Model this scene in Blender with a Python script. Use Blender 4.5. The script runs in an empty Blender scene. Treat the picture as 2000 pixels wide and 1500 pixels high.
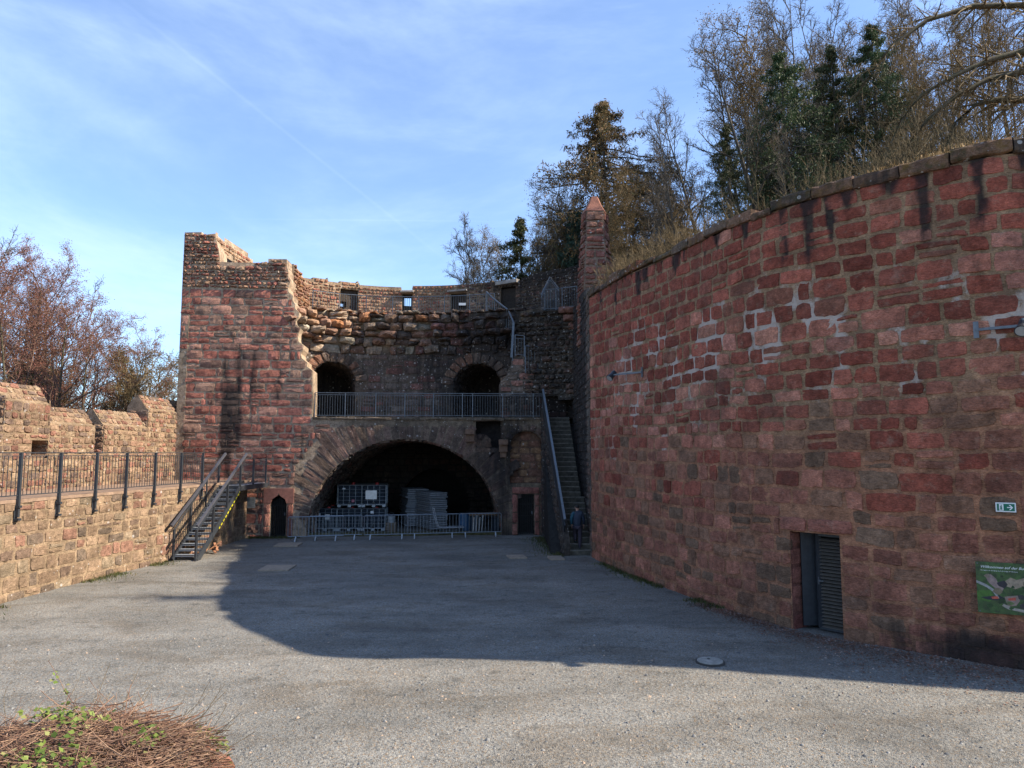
import bpy, bmesh, math, random
import numpy as np
from mathutils import Vector, Matrix
# ---------------------------------------------------------------- camera, world, sun, exposure
sc = bpy.context.scene
C = sc.collection
F, EYE = 1387.0, 3.9
TH = math.atan(135 / F)
cam = bpy.data.objects.new('camera', bpy.data.cameras.new('camera'))
C.objects.link(cam)
cam.location = (0, 0, EYE); cam.rotation_euler = (math.pi / 2 + TH, 0, 0)
cam.data.sensor_width = 36; cam.data.lens = F / 2000 * 36; cam.data.clip_end = 3000; cam.data.clip_start = .1
sc.camera = cam
SUN = Vector((13.2, -1.15, 9.9)).normalized()
sun = bpy.data.objects.new('sun', bpy.data.lights.new('sun', 'SUN'))
C.objects.link(sun)
sun.data.energy = 5.0; sun.data.angle = math.radians(.6); sun.data.color = (1, .89, .73)
sun.rotation_euler = SUN.to_track_quat('Z', 'Y').to_euler()
sc.view_settings.view_transform = 'Standard'; sc.view_settings.look = 'None'
sc.view_settings.exposure = 1.25; sc.view_settings.gamma = 1
wd = bpy.data.worlds.new('World'); sc.world = wd; wd.use_nodes = True
def build_world():
    nt = wd.node_tree; N = nt.nodes; L = nt.links; N.clear()
    out = N.new('ShaderNodeOutputWorld'); bg = N.new('ShaderNodeBackground')
    sky = N.new('ShaderNodeTexSky'); sky.sky_type = 'NISHITA'; sky.sun_disc = False
    sky.sun_elevation = math.asin(SUN.z); sky.sun_rotation = math.atan2(SUN.x, SUN.y)
    sky.air_density = 1.0; sky.dust_density = .2; sky.ozone_density = 1.5; sky.altitude = 200
    bg.inputs[1].default_value = .095
    tc = N.new('ShaderNodeTexCoord')
    def cloud(scale, sc3, rot, lo, hi, seed):
        mp = N.new('ShaderNodeMapping'); mp.inputs['Scale'].default_value = sc3; mp.inputs['Rotation'].default_value = rot
        mp.inputs['Location'].default_value = (seed, seed * 1.7, 0)
        no = N.new('ShaderNodeTexNoise'); no.inputs['Scale'].default_value = scale; no.inputs['Detail'].default_value = 7
        no.inputs['Roughness'].default_value = .6; no.inputs['Distortion'].default_value = .35
        mr = N.new('ShaderNodeMapRange'); mr.interpolation_type = 'SMOOTHERSTEP'
        mr.inputs['From Min'].default_value = lo; mr.inputs['From Max'].default_value = hi
        L.new(tc.outputs['Generated'], mp.inputs[0]); L.new(mp.outputs[0], no.inputs['Vector']); L.new(no.outputs[0], mr.inputs[0])
        return mr.outputs[0]
    def mth(op, a, b):
        m = N.new('ShaderNodeMath'); m.operation = op
        for i, v in enumerate((a, b)):
            if isinstance(v, (int, float)): m.inputs[i].default_value = v
            else: L.new(v, m.inputs[i])
        return m.outputs[0]
    c1 = cloud(1.5, (1, 1.2, 3.0), (0, .5, .3), .38, .85, 3.1)
    c2 = cloud(4.0, (.5, 1.2, 4.0), (0, .75, .2), .5, .85, 7.7)
    fac = mth('ADD', mth('MULTIPLY', c1, .42), mth('MULTIPLY', c2, .12))
    # thin contrails: great circles through two directions
    for (a, b, w, s) in ((( 235, 0), (860, 500), .0035, .035), ((490, 428), (930, 432), .0018, .05), ((-60, 60), (330, 290), .03, .10)):
        r = [Vector((u - 1000, F * math.cos(TH) - (750 - v) * math.sin(TH), F * math.sin(TH) + (750 - v) * math.cos(TH))).normalized() for u, v in (a, b)]
        n = r[0].cross(r[1]).normalized(); m0 = (r[0] + r[1]).normalized()
        def dot(vec):
            d = N.new('ShaderNodeVectorMath'); d.operation = 'DOT_PRODUCT'; d.inputs[1].default_value = vec
            L.new(tc.outputs['Generated'], d.inputs[0]); return d.outputs['Value']
        d = mth('ABSOLUTE', dot(n), 0)
        k = N.new('ShaderNodeMapRange'); k.interpolation_type = 'SMOOTHSTEP'
        k.inputs['From Min'].default_value = w; k.inputs['From Max'].default_value = 0; L.new(d, k.inputs[0])
        k2 = N.new('ShaderNodeMapRange'); k2.interpolation_type = 'SMOOTHSTEP'
        ex = math.cos(r[0].angle(r[1]) / 2)
        k2.inputs['From Min'].default_value = ex - .015; k2.inputs['From Max'].default_value = ex + .02; L.new(dot(m0), k2.inputs[0])
        fac = mth('ADD', fac, mth('MULTIPLY', mth('MULTIPLY', k.outputs[0], k2.outputs[0]), s))
    # thin high cirrus whitens the sky, more so low down and towards the sun side
    fac = mth('ADD', fac, .12)
    mx = N.new('ShaderNodeMix'); mx.data_type = 'RGBA'; mx.clamp_factor = True
    L.new(fac, mx.inputs[0]); tn = N.new('ShaderNodeMix'); tn.data_type = 'RGBA'; tn.blend_type = 'MULTIPLY'; tn.inputs[0].default_value = 1; tn.inputs[7].default_value = (.82, .99, 1.22, 1); L.new(sky.outputs[0], tn.inputs[6]); L.new(tn.outputs[2], mx.inputs[6]); mx.inputs[7].default_value = (4.9, 6.1, 8.1, 1)
    L.new(mx.outputs[2], bg.inputs[0]); L.new(bg.outputs[0], out.inputs[0])
build_world()

# ---------------------------------------------------------------- helpers
rng = np.random.default_rng(7); R = random.Random(5)
def ray(u, v):
    up = 750 - v
    return np.array([u - 1000, F * math.cos(TH) - up * math.sin(TH), F * math.sin(TH) + up * math.cos(TH)])
def G(u, v, z=0.0):
    r = ray(u, v); t = (z - EYE) / r[2]; return np.array([r[0] * t, r[1] * t, z])
def D(u, v, Y):
    r = ray(u, v); t = Y / r[1]; return np.array([r[0] * t, Y, EYE + r[2] * t])
def hash2(i, j, s=0):
    n = (i.astype(np.int64) * 374761393 + j.astype(np.int64) * 668265263 + s * 974711) & 0xffffffff
    n = ((n ^ (n >> 13)) * 1274126177) & 0xffffffff
    return ((n ^ (n >> 16)) & 0xffff) / 65535.0
def noise(x, y, s=0):
    x = np.asarray(x, float); y = np.asarray(y, float)
    i = np.floor(x); j = np.floor(y); a = x - i; b = y - j
    a = a * a * (3 - 2 * a); b = b * b * (3 - 2 * b)
    return (hash2(i, j, s) * (1 - a) + hash2(i + 1, j, s) * a) * (1 - b) + (hash2(i, j + 1, s) * (1 - a) + hash2(i + 1, j + 1, s) * a) * b
def fbm(x, y, s=0):
    x = np.asarray(x, float); y = np.asarray(y, float)
    return noise(x, y, s) * .55 + noise(x * 2.1, y * 2.1, s + 1) * .3 + noise(x * 4.3, y * 4.3, s + 2) * .15
def sst(a, b, x):
    t = np.clip((np.asarray(x, float) - a) / (b - a), 0, 1); return t * t * (3 - 2 * t)

def thing(name, label, cat, loc=(0, 0, 0), rz=0, group=None):
    o = bpy.data.objects.new(name, None); C.objects.link(o); o.location = loc; o.rotation_euler = (0, 0, rz)
    o.empty_display_size = .2
    return tag(o, label, cat, group)
def tag(o, label, cat, group=None):
    o['label'] = label; o['category'] = cat
    if group: o['group'] = group
    return o
def struct(o, kind='structure'):
    o['kind'] = kind; return o
def link(name, me, mat, parent=None, smooth=False):
    o = bpy.data.objects.new(name, me); C.objects.link(o)
    if mat is not None: me.materials.append(mat)
    if parent is not None:
        o.parent = parent
        o.matrix_parent_inverse = Matrix.Identity(4)
    if smooth: me.polygons.foreach_set('use_smooth', [True] * len(me.polygons))
    return o
def dup(root, loc=None, rz=None, label=None, group=None, scale=None):
    r = root.copy(); C.objects.link(r)
    if loc is not None: r.location = loc
    if rz is not None: r.rotation_euler = (0, 0, rz)
    if scale is not None: r.scale = (scale,) * 3 if isinstance(scale, (int, float)) else scale
    if label: r['label'] = label
    if group: r['group'] = group
    for ch in list(root.children):
        c = ch.copy(); C.objects.link(c); c.parent = r
        for g in list(ch.children):
            d = g.copy(); C.objects.link(d); d.parent = c
    return r

class Acc:
    """collects quads with colour attributes into one mesh"""
    def __init__(s): s.v = []; s.f = []; s.t = []; s.w = []; s.n = 0; s.m = []
    def add(s, V, Fc, tint=(.3, .3, .3), wear=(0, 0, 0, 0), mi=0):
        V = np.asarray(V, float).reshape(-1, 3)
        s.v.append(V); s.f += (np.asarray(Fc, int) + s.n).tolist() if isinstance(Fc, np.ndarray) else [[i + s.n for i in f] for f in Fc]
        s.n += len(V); s.m += [mi] * len(Fc)
        t = np.ones((len(V), 4)); t[:, :3] = tint; s.t.append(t)
        w = np.zeros((len(V), 4)); w[:] = wear; s.w.append(w)
    def grid(s, P, tint=(.3, .3, .3), wear=(0, 0, 0, 0), flip=False, mi=0):
        n, m = P.shape[:2]
        idx = np.arange(n * m).reshape(n, m)
        q = np.stack([idx[:-1, :-1], idx[1:, :-1], idx[1:, 1:], idx[:-1, 1:]], -1).reshape(-1, 4)
        if flip: q = q[:, ::-1]
        if isinstance(tint, np.ndarray) and tint.ndim == 3: tint = tint.reshape(-1, 3)
        if isinstance(wear, np.ndarray) and wear.ndim == 3: wear = wear.reshape(-1, 4)
        s.add(P.reshape(-1, 3), q, tint, wear, mi)
    def build(s, name, mat, parent=None, smooth=False):
        me = bpy.data.meshes.new(name)
        V = np.concatenate(s.v)
        me.from_pydata(V.tolist(), [], s.f)
        for nm, dat in (('Tint', s.t), ('Wear', s.w)):
            a = me.attributes.new(nm, 'FLOAT_COLOR', 'POINT'); a.data.foreach_set('color', np.concatenate(dat).astype(np.float32).ravel())
        mats = mat if isinstance(mat, (list, tuple)) else [mat]
        o = link(name, me, None, parent, smooth)
        for mm in mats: me.materials.append(mm)
        if len(mats) > 1: me.polygons.foreach_set('material_index', s.m)
        return o
# simple solids ----------------------------------------------------------
BOXF = np.array([[0, 3, 2, 1], [4, 5, 6, 7], [0, 1, 5, 4], [1, 2, 6, 5], [2, 3, 7, 6], [3, 0, 4, 7]])
class MB:
    """boxes, bars and tubes gathered into ONE mesh"""
    def __init__(s): s.v = []; s.f = []
    def raw(s, V, Fc):
        n = len(s.v); s.v += [tuple(map(float, p)) for p in V]; s.f += [tuple(int(i) + n for i in f) for f in Fc]; return s
    def box(s, c, d, rz=0, M=None):
        x, y, z = [k / 2 for k in d]
        V = np.array([[-x, -y, -z], [x, -y, -z], [x, y, -z], [-x, y, -z], [-x, -y, z], [x, -y, z], [x, y, z], [-x, y, z]])
        if rz: V = V @ np.array([[math.cos(rz), math.sin(rz), 0], [-math.sin(rz), math.cos(rz), 0], [0, 0, 1]])
        if M is not None: V = V @ np.array(M).T
        return s.raw(V + np.array(c), BOXF)
    def bar(s, a, b, w, h=None, up=(0, 0, 1)):
        a = np.array(a, float); b = np.array(b, float); h = h or w
        d = b - a; L = np.linalg.norm(d)
        if L < 1e-6: return s
        d /= L; up = np.array(up, float)
        if abs(d @ up) > .98: up = np.array([0, 1, 0.])
        x = np.cross(d, up); x /= np.linalg.norm(x); y = np.cross(x, d)
        V = [p + sx * x * w / 2 + sy * y * h / 2 for p in (a, b) for sx, sy in ((-1, -1), (1, -1), (1, 1), (-1, 1))]
        return s.raw(V, BOXF)
    def tube(s, pts, r, n=6, caps=True):
        pts = [np.array(p, float) for p in pts]; rr = r if isinstance(r, (list, tuple)) else [r] * len(pts)
        V = []; prev = None
        for i, p in enumerate(pts):
            d = pts[min(i + 1, len(pts) - 1)] - pts[max(i - 1, 0)]; d = d / (np.linalg.norm(d) + 1e-9)
            if prev is None:
                u = np.array([0, 0, 1.]) if abs(d[2]) < .9 else np.array([1., 0, 0])
            else: u = prev
            x = np.cross(d, u); x /= np.linalg.norm(x) + 1e-9; y = np.cross(x, d); prev = y
            for k in range(n):
                t = 2 * math.pi * k / n; V.append(p + rr[i] * (math.cos(t) * x + math.sin(t) * y))
        Fc = [(i * n + k, i * n + (k + 1) % n, (i + 1) * n + (k + 1) % n, (i + 1) * n + k) for i in range(len(pts) - 1) for k in range(n)]
        if caps: Fc += [tuple(range(n))[::-1], tuple(range((len(pts) - 1) * n, len(pts) * n))]
        return s.raw(V, Fc)
    def poly(s, pts, nrm, th):
        """flat polygon (3d pts) extruded by th along nrm"""
        pts = [np.array(p, float) for p in pts]; nrm = np.array(nrm, float) * th; n = len(pts)
        return s.raw(pts + [p + nrm for p in pts], [tuple(range(n)), tuple(range(2 * n - 1, n - 1, -1))] + [(i, i + n, (i + 1) % n + n, (i + 1) % n) for i in range(n)])
    def disc(s, c, r, h, n=24, r2=None):
        r2 = r if r2 is None else r2
        V = [(c[0] + q * math.cos(2 * math.pi * k / n), c[1] + q * math.sin(2 * math.pi * k / n), c[2] + z) for q, z in ((r, 0), (r2, h)) for k in range(n)]
        return s.raw(V, [tuple(range(n))[::-1], tuple(range(n, 2 * n))] + [(k, (k + 1) % n, n + (k + 1) % n, n + k) for k in range(n)])
    def build(s, name, mat, parent=None, bevel=0, smooth=False):
        me = bpy.data.meshes.new(name); me.from_pydata(s.v, [], s.f)
        bm = bmesh.new(); bm.from_mesh(me); bmesh.ops.recalc_face_normals(bm, faces=bm.faces)
        if bevel: bmesh.ops.bevel(bm, geom=bm.edges[:], offset=bevel, segments=2, affect='EDGES', profile=.6)
        bm.to_mesh(me); bm.free()
        return link(name, me, mat, parent, smooth)

# ---------------------------------------------------------------- materials
MAT = {}
ALB = .82   # overall reflectance trim that goes with the exposure above
def newmat(name):
    m = bpy.data.materials.new(name); m.use_nodes = True; nt = m.node_tree; nt.nodes.clear()
    o = nt.nodes.new('ShaderNodeOutputMaterial'); b = nt.nodes.new('ShaderNodeBsdfPrincipled'); nt.links.new(b.outputs[0], o.inputs[0])
    return m, nt, b
class NB:
    def __init__(s, nt): s.nt = nt; s.N = nt.nodes; s.L = nt.links; s.tc = None
    def put(s, sock, v):
        if v is None: return
        if hasattr(v, 'links'): s.L.new(v, sock)
        else:
            if hasattr(sock.default_value, '__len__') and not hasattr(v, '__len__'): v = (v,) * len(sock.default_value)
            if hasattr(sock.default_value, '__len__') and len(sock.default_value) == 4 and len(v) == 3: v = (*v, 1)
            sock.default_value = v
    def co(s, kind='Object', scale=(1, 1, 1), rot=(0, 0, 0)):
        if s.tc is None: s.tc = s.N.new('ShaderNodeTexCoord')
        m = s.N.new('ShaderNodeMapping'); m.inputs['Scale'].default_value = scale; m.inputs['Rotation'].default_value = rot
        s.L.new(s.tc.outputs[kind], m.inputs[0]); return m.outputs[0]
    def pos(s, scale=(1, 1, 1)):
        g = s.N.new('ShaderNodeNewGeometry'); m = s.N.new('ShaderNodeMapping'); m.inputs['Scale'].default_value = scale
        s.L.new(g.outputs['Position'], m.inputs[0]); return m.outputs[0]
    def noise(s, v, scale, detail=4, rough=.55, dist=0, color=False):
        n = s.N.new('ShaderNodeTexNoise'); s.put(n.inputs['Vector'], v); n.inputs['Scale'].default_value = scale
        n.inputs['Detail'].default_value = detail; n.inputs['Roughness'].default_value = rough; n.inputs['Distortion'].default_value = dist
        return n.outputs[1 if color else 0]
    def vor(s, v, scale, out='Distance', feature='F1', rnd=1):
        n = s.N.new('ShaderNodeTexVoronoi'); n.feature = feature; s.put(n.inputs['Vector'], v); n.inputs['Scale'].default_value = scale
        n.inputs['Randomness'].default_value = rnd; return n.outputs[out]
    def rng(s, v, a, b, c=0, d=1, smooth=True):
        n = s.N.new('ShaderNodeMapRange'); n.interpolation_type = 'SMOOTHSTEP' if smooth else 'LINEAR'
        s.put(n.inputs[0], v); n.inputs[1].default_value = a; n.inputs[2].default_value = b; n.inputs[3].default_value = c; n.inputs[4].default_value = d
        return n.outputs[0]
    def m(s, op, a, b=None, c=None):
        n = s.N.new('ShaderNodeMath'); n.operation = op; s.put(n.inputs[0], a); s.put(n.inputs[1], b); s.put(n.inputs[2], c); return n.outputs[0]
    def mix(s, f, a, b, mode='MIX'):
        n = s.N.new('ShaderNodeMix'); n.data_type = 'RGBA'; n.blend_type = mode; n.clamp_factor = True
        s.put(n.inputs[0], f); s.put(n.inputs[6], a); s.put(n.inputs[7], b); return n.outputs[2]
    def attr(s, name):
        n = s.N.new('ShaderNodeAttribute'); n.attribute_name = name; return n
    def sep(s, v):
        n = s.N.new('ShaderNodeSeparateColor'); s.put(n.inputs[0], v); return n.outputs
    def bump(s, h, strength=.5, dist=.02, normal=None):
        n = s.N.new('ShaderNodeBump'); n.inputs['Strength'].default_value = strength; n.inputs['Distance'].default_value = dist
        s.put(n.inputs['Height'], h)
        if normal is not None: s.L.new(normal, n.inputs['Normal'])
        return n.outputs[0]
def mat_masonry(name, fine=1.0, strength=.8, rot=(0, .5, .3)):
    m, nt, b = newmat(name); q = NB(nt)
    p = q.pos()
    tint = q.attr('Tint').outputs['Color']; wa = q.attr('Wear'); w = q.sep(wa.outputs['Color']); lich = wa.outputs['Alpha']
    n1 = q.noise(p, .9, 5, .6); n2 = q.noise(p, 7 * fine, 6, .65); n3 = q.noise(p, 45 * fine, 4, .7)
    nst = q.noise(q.pos((1, 1, 4.5)), 9 * fine, 6, .7, .8)      # sandstone bedding
    k = q.m('ADD', q.m('MULTIPLY', n2, .75), q.m('ADD', q.m('MULTIPLY', nst, .6), q.m('MULTIPLY', n3, .35)))
    k = q.rng(k, .55, 1.15, .38, 1.7, False)  # range widened so the grain tone also paints relief shading
    col = q.mix(1.0, tint, k, 'MULTIPLY')
    col = q.mix(1.0, col, q.rng(q.noise(p, 2.2, 5, .7), .3, .7, .62, 1.38, False), 'MULTIPLY')
    # sandy, paler abrasion and a brownish grime over the stone
    col = q.mix(q.rng(q.noise(p, 4.5, 6, .7), .54, .72, 0, .42), col, (.40, .27, .19))
    col = q.mix(q.rng(n1, .48, .75, 0, .45), col, (.13, .078, .058))
    # tooling marks: groove shading painted as short slanting strokes of tone
    tl = q.noise(q.co('Object', (9, 9, 30), (.5, .35, .2)), 2.2 * fine, 4, .75, .3)
    col = q.mix(1.0, col, q.rng(tl, .34, .66, .66, 1.38, False), 'MULTIPLY')
    # moss and ochre lichen
    moss = q.rng(q.m('ADD', w[2], q.m('MULTIPLY', q.noise(p, 5, 6, .7), .9)), .72, 1.05)
    mcol = q.mix(q.rng(q.noise(p, 2.0, 3), .42, .58), (.035, .045, .012), (.19, .105, .02))
    col = q.mix(q.m('MULTIPLY', moss, .85), col, mcol)
    # efflorescence
    eff = q.rng(q.m('ADD', w[1], q.m('MULTIPLY', q.noise(p, 6, 8, .8), 1.25)), 1.2, 1.62)
    col = q.mix(q.m('MULTIPLY', eff, .68), col, (.68, .59, .53))
    # black water stains, drawn out downwards
    ns = q.noise(q.pos((3.2, 3.2, .45)), 1.6, 6, .62)
    dk = q.rng(q.m('ADD', w[0], q.m('MULTIPLY', ns, .8)), .62, 1.12)
    col = q.mix(q.m('MULTIPLY', dk, .88), col, q.mix(n2, (.006, .006, .008), (.05, .043, .04)))
    # pale lichen dots
    v = q.vor(p, 5.5); vz = q.sep(q.vor(p, 5.5, 'Color'))
    dots = q.m('MULTIPLY', q.rng(v, .30, .22), q.m('LESS_THAN', vz[0], q.m('MULTIPLY', lich, .55)))
    v2 = q.vor(p, 13); vz2 = q.sep(q.vor(p, 13, 'Color'))
    dots2 = q.m('MULTIPLY', q.rng(v2, .36, .26), q.m('LESS_THAN', vz2[0], q.m('MULTIPLY', lich, .35)))
    col = q.mix(q.m('MULTIPLY', q.m('MAXIMUM', dots, dots2), q.rng(n2, .35, .6, .3, .9)), col, (.50, .46, .42))
    col = q.mix(1.0, col, (ALB, ALB, ALB), 'MULTIPLY')
    nt.links.new(col, b.inputs['Base Color'])
    b.inputs['Roughness'].default_value = .93; b.inputs['Specular IOR Level'].default_value = .18
    h = q.m('ADD', q.m('MULTIPLY', n2, 1.0), q.m('ADD', q.m('MULTIPLY', nst, .9), q.m('MULTIPLY', n3, .35)))
    pit = q.rng(q.vor(p, 26), .0, .35, -.35, 0)
    h = q.m('ADD', h, pit)
    nt.links.new(q.bump(h, strength, .045), b.inputs['Normal'])
    return m
def mat_plain(name, col, rough=.6, metal=0, var=.25, scale=6, bump=.1, spec=.4, bd=.005):
    m, nt, b = newmat(name); q = NB(nt); p = q.pos()
    n = q.noise(p, scale, 5, .65)
    c = q.mix(1.0, tuple(k * (ALB + .07) for k in col), q.rng(n, .3, .7, 1 - var, 1 + var, False), 'MULTIPLY')
    nt.links.new(c, b.inputs['Base Color']); b.inputs['Roughness'].default_value = rough; b.inputs['Metallic'].default_value = metal
    b.inputs['Specular IOR Level'].default_value = spec
    if bump: nt.links.new(q.bump(q.noise(p, scale * 6, 4), bump, bd), b.inputs['Normal'])
    return m
def mat_ground():
    m, nt, b = newmat('gravel'); q = NB(nt); p = q.pos()
    v1 = q.vor(p, 48, 'Color'); d1 = q.vor(p, 48); s1 = q.sep(v1)
    v2 = q.sep(q.vor(p, 13, 'Color')); d2 = q.vor(p, 13)
    dist = q.pos((.6, .6, 1))
    n1 = q.noise(q.pos((.45, .9, 1)), .9, 7, .7, .6); n2 = q.noise(p, 2.4, 5, .7)
    base = q.mix(s1[0], (.15, .153, .155), (.36, .355, .345))
    base = q.mix(q.rng(s1[1], .82, .9), base, (.28, .215, .155))
    base = q.mix(q.rng(s1[2], .88, .96), base, (.38, .375, .36))
    big = q.m('MULTIPLY', q.rng(v2[0], .92, .95), q.rng(d2, .5, .3))
    base = q.mix(big, base, q.mix(v2[1], (.10, .11, .12), (.42, .40, .37)))
    # trodden, earthier patches with fine sand between the stones
    earth = q.rng(n1, .47, .64)
    base = q.mix(q.m('MULTIPLY', earth, .46), base, q.mix(s1[0], (.12, .095, .07), (.21, .17, .13)))
    base = q.mix(q.rng(n2, .52, .7, 0, .55), base, (.075, .075, .073))
    base = q.mix(1.0, base, q.rng(q.noise(q.pos((.5, 1.2, 1)), .6, 5, .6, .4), .3, .7, .72, 1.25, False), 'MULTIPLY')
    base = q.mix(q.rng(q.noise(q.pos((.25, .25, 1)), 1.0, 3, .5), .3, .7, 0, .25), base, (.16, .175, .19))
    base = q.mix(1.0, base, (.70, .675, .62), 'MULTIPLY')
    nt.links.new(base, b.inputs['Base Color']); b.inputs['Roughness'].default_value = .95; b.inputs['Specular IOR Level'].default_value = .12
    h = q.m('ADD', q.m('MULTIPLY', q.rng(d1, 0, .6, 1, 0), .018), q.m('MULTIPLY', q.rng(d2, 0, .5, 1, 0), .02))
    h = q.m('ADD', h, q.m('MULTIPLY', n2, .05))
    nt.links.new(q.bump(h, .6, 1.0), b.inputs['Normal'])
    return m
def mat_bark(name, a, bcol, scale=3):
    m, nt, b = newmat(name); q = NB(nt); p = q.pos()
    c = q.mix(q.rng(q.noise(p, scale, 4, .6), .35, .65), a, bcol)
    c = q.mix(1.0, c, q.rng(q.noise(p, 24, 3), .3, .7, .65 * .72, 1.35 * .72, False), 'MULTIPLY')
    nt.links.new(c, b.inputs['Base Color']); b.inputs['Roughness'].default_value = .9; b.inputs['Specular IOR Level'].default_value = .2
    return m
def mat_leaf(name, a, bcol, c3=None, trans=.25):
    m, nt, b = newmat(name); q = NB(nt); p = q.pos()
    at = q.attr('Tint').outputs['Color']; r = q.sep(at)
    c = q.mix(r[0], a, bcol)
    if c3: c = q.mix(q.rng(r[1], .72, .85), c, c3)
    c = q.mix(1.0, c, q.rng(q.noise(p, 1.2, 3), .3, .7, .6 * .8, 1.4 * .8, False), 'MULTIPLY')
    nt.links.new(c, b.inputs['Base Color']); b.inputs['Roughness'].default_value = .6; b.inputs['Specular IOR Level'].default_value = .25
    if trans:
        t = q.N.new('ShaderNodeBsdfTranslucent'); q.L.new(c, t.inputs[0]); ms = q.N.new('ShaderNodeMixShader'); ms.inputs[0].default_value = trans
        q.L.new(b.outputs[0], ms.inputs[1]); q.L.new(t.outputs[0], ms.inputs[2])
        q.L.new(ms.outputs[0], [n for n in q.N if n.type == 'OUTPUT_MATERIAL'][0].inputs[0])
    return m
M_STONE = mat_masonry('sandstone_masonry')
M_FINE = mat_masonry('rubble_masonry', 1.3, .95)
M_GRAVEL = mat_ground()
M_STEEL = mat_plain('anthracite_steel', (.045, .05, .058), .45, .3, .2, 8, .05)
M_GALV = mat_plain('galvanised_steel', (.125, .138, .155), .45, .35, .25, 10, .05)
M_ZINC = mat_plain('bright_zinc', (.21, .235, .26), .42, .5, .2, 10, .05)
M_TREAD = mat_plain('steel_grating', (.30, .33, .37), .5, .4, .2, 20, .2)
M_IRON = mat_plain('wrought_iron', (.02, .019, .018), .6, .2)
M_BLACK = mat_plain('black_plastic', (.018, .022, .028), .35, 0, .25, 3, .05)
M_TANK = mat_plain('dark_tank_plastic', (.012, .019, .028), .6, 0, .3, 2, .05, .2)
M_WHITE = mat_plain('white_paint', (.72, .73, .72), .5, 0, .08)
M_ALU = mat_plain('aluminium_plate', (.50, .51, .53), .35, .7, .15)
M_RED = mat_plain('red_plastic', (.45, .03, .025), .4)
M_WOOD = mat_plain('weathered_wood', (.16, .12, .085), .85, 0, .35, 14, .3)
M_BOARD = mat_plain('grey_boards', (.20, .21, .22), .7, 0, .3, 7, .2)
M_CONC = mat_plain('concrete', (.40, .38, .34), .9, 0, .25, 9, .3)
M_SLAB = mat_plain('sandstone_slab', (.30, .24, .18), .9, 0, .25, 9, .3)
M_DARKSTONE = mat_plain('dark_stone', (.03, .028, .026), .95, 0, .4, 5, .4, .1)
# ---------------------------------------------------------------- wall mapping
class Path:
    """vertical sheet over a ground polyline; s = arc length, z = height, out = towards `side`"""
    def __init__(s, pts, side=1, smooth=0):
        P = np.array([[float(p[0]), float(p[1])] for p in pts])
        if smooth:
            for _ in range(smooth):      # Chaikin keeps the line free of corners
                Q = [P[0]]
                for a, b in zip(P[:-1], P[1:]): Q += [a * .75 + b * .25, a * .25 + b * .75]
                P = np.array(Q + [P[-1]])
        s.p = P; d = np.diff(P, axis=0); L = np.linalg.norm(d, axis=1); s.c = np.concatenate([[0], np.cumsum(L)]); s.L = s.c[-1]
        t = d / L[:, None]; tv = np.vstack([t[:1], (t[:-1] + t[1:]) / 2, t[-1:]]); tv /= np.linalg.norm(tv, axis=1)[:, None]
        s.nv = np.stack([tv[:, 1], -tv[:, 0]], 1) * side; s.tv = tv
    def xy(s, q):
        e0 = np.minimum(q, 0)[..., None] * s.tv[0]; e1 = np.maximum(q - s.L, 0)[..., None] * s.tv[-1]
        return np.stack([np.interp(q, s.c, s.p[:, 0]), np.interp(q, s.c, s.p[:, 1])], -1) + e0 + e1
    def n(s, q):
        v = np.stack([np.interp(q, s.c, s.nv[:, 0]), np.interp(q, s.c, s.nv[:, 1])], -1); return v / np.linalg.norm(v, axis=-1, keepdims=True)
    def P(s, q, z, out=0.0):
        q = np.asarray(q, float); z = np.asarray(z, float); out = np.broadcast_to(np.asarray(out, float), q.shape)
        w = s.xy(q) + s.n(q) * out[..., None]
        return np.concatenate([w, np.broadcast_to(z, q.shape)[..., None]], -1)
    def px(s, u, v):
        r = ray(u, v); best = None
        ext = np.vstack([s.p[0] - s.tv[0] * 30, s.p, s.p[-1] + s.tv[-1] * 30]); cc = np.concatenate([[-30], s.c, [s.L + 30]])
        for i in range(len(ext) - 1):
            a, b = ext[i], ext[i + 1]; d = b - a; den = r[0] * d[1] - r[1] * d[0]
            if abs(den) < 1e-9: continue
            k = -(r[0] * a[1] - r[1] * a[0]) / den
            if -1e-6 <= k <= 1 + 1e-6:
                pt = a + d * k; t = pt[1] / r[1]
                if t > 0 and (best is None or t < best[0]): best = (t, cc[i] + k * (cc[i + 1] - cc[i]), EYE + r[2] * t)
        return (best[1], best[2])
    def poly(s, pts): return [s.px(*p) for p in pts]
    def w(s, u, v, out=0): a = s.px(u, v); return s.P(a[0], a[1], out)
class Reveal:
    """surface swept from a profile (s,z on a wall) straight back into it; s = length along profile, z = depth"""
    def __init__(s, path, prof, d0=0, inward=1):
        s.path = path; P = np.array(prof, float); s.p = P; L = np.linalg.norm(np.diff(P, axis=0), axis=1); s.c = np.concatenate([[0], np.cumsum(L)]); s.L = s.c[-1]
        t = np.diff(P, axis=0) / L[:, None]; tv = np.vstack([t[:1], (t[:-1] + t[1:]) / 2, t[-1:]]); tv /= np.linalg.norm(tv, axis=1)[:, None]
        s.nv = np.stack([tv[:, 1], -tv[:, 0]], 1) * inward; s.d0 = d0
    def P(s, q, z, out=0.0):
        q = np.asarray(q, float); z = np.broadcast_to(np.asarray(z, float), q.shape); out = np.broadcast_to(np.asarray(out, float), q.shape)
        a = np.interp(q, s.c, s.p[:, 0]) + np.interp(q, s.c, s.nv[:, 0]) * out; b = np.interp(q, s.c, s.p[:, 1]) + np.interp(q, s.c, s.nv[:, 1]) * out
        return s.path.P(a, b, s.d0 - z)
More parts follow.
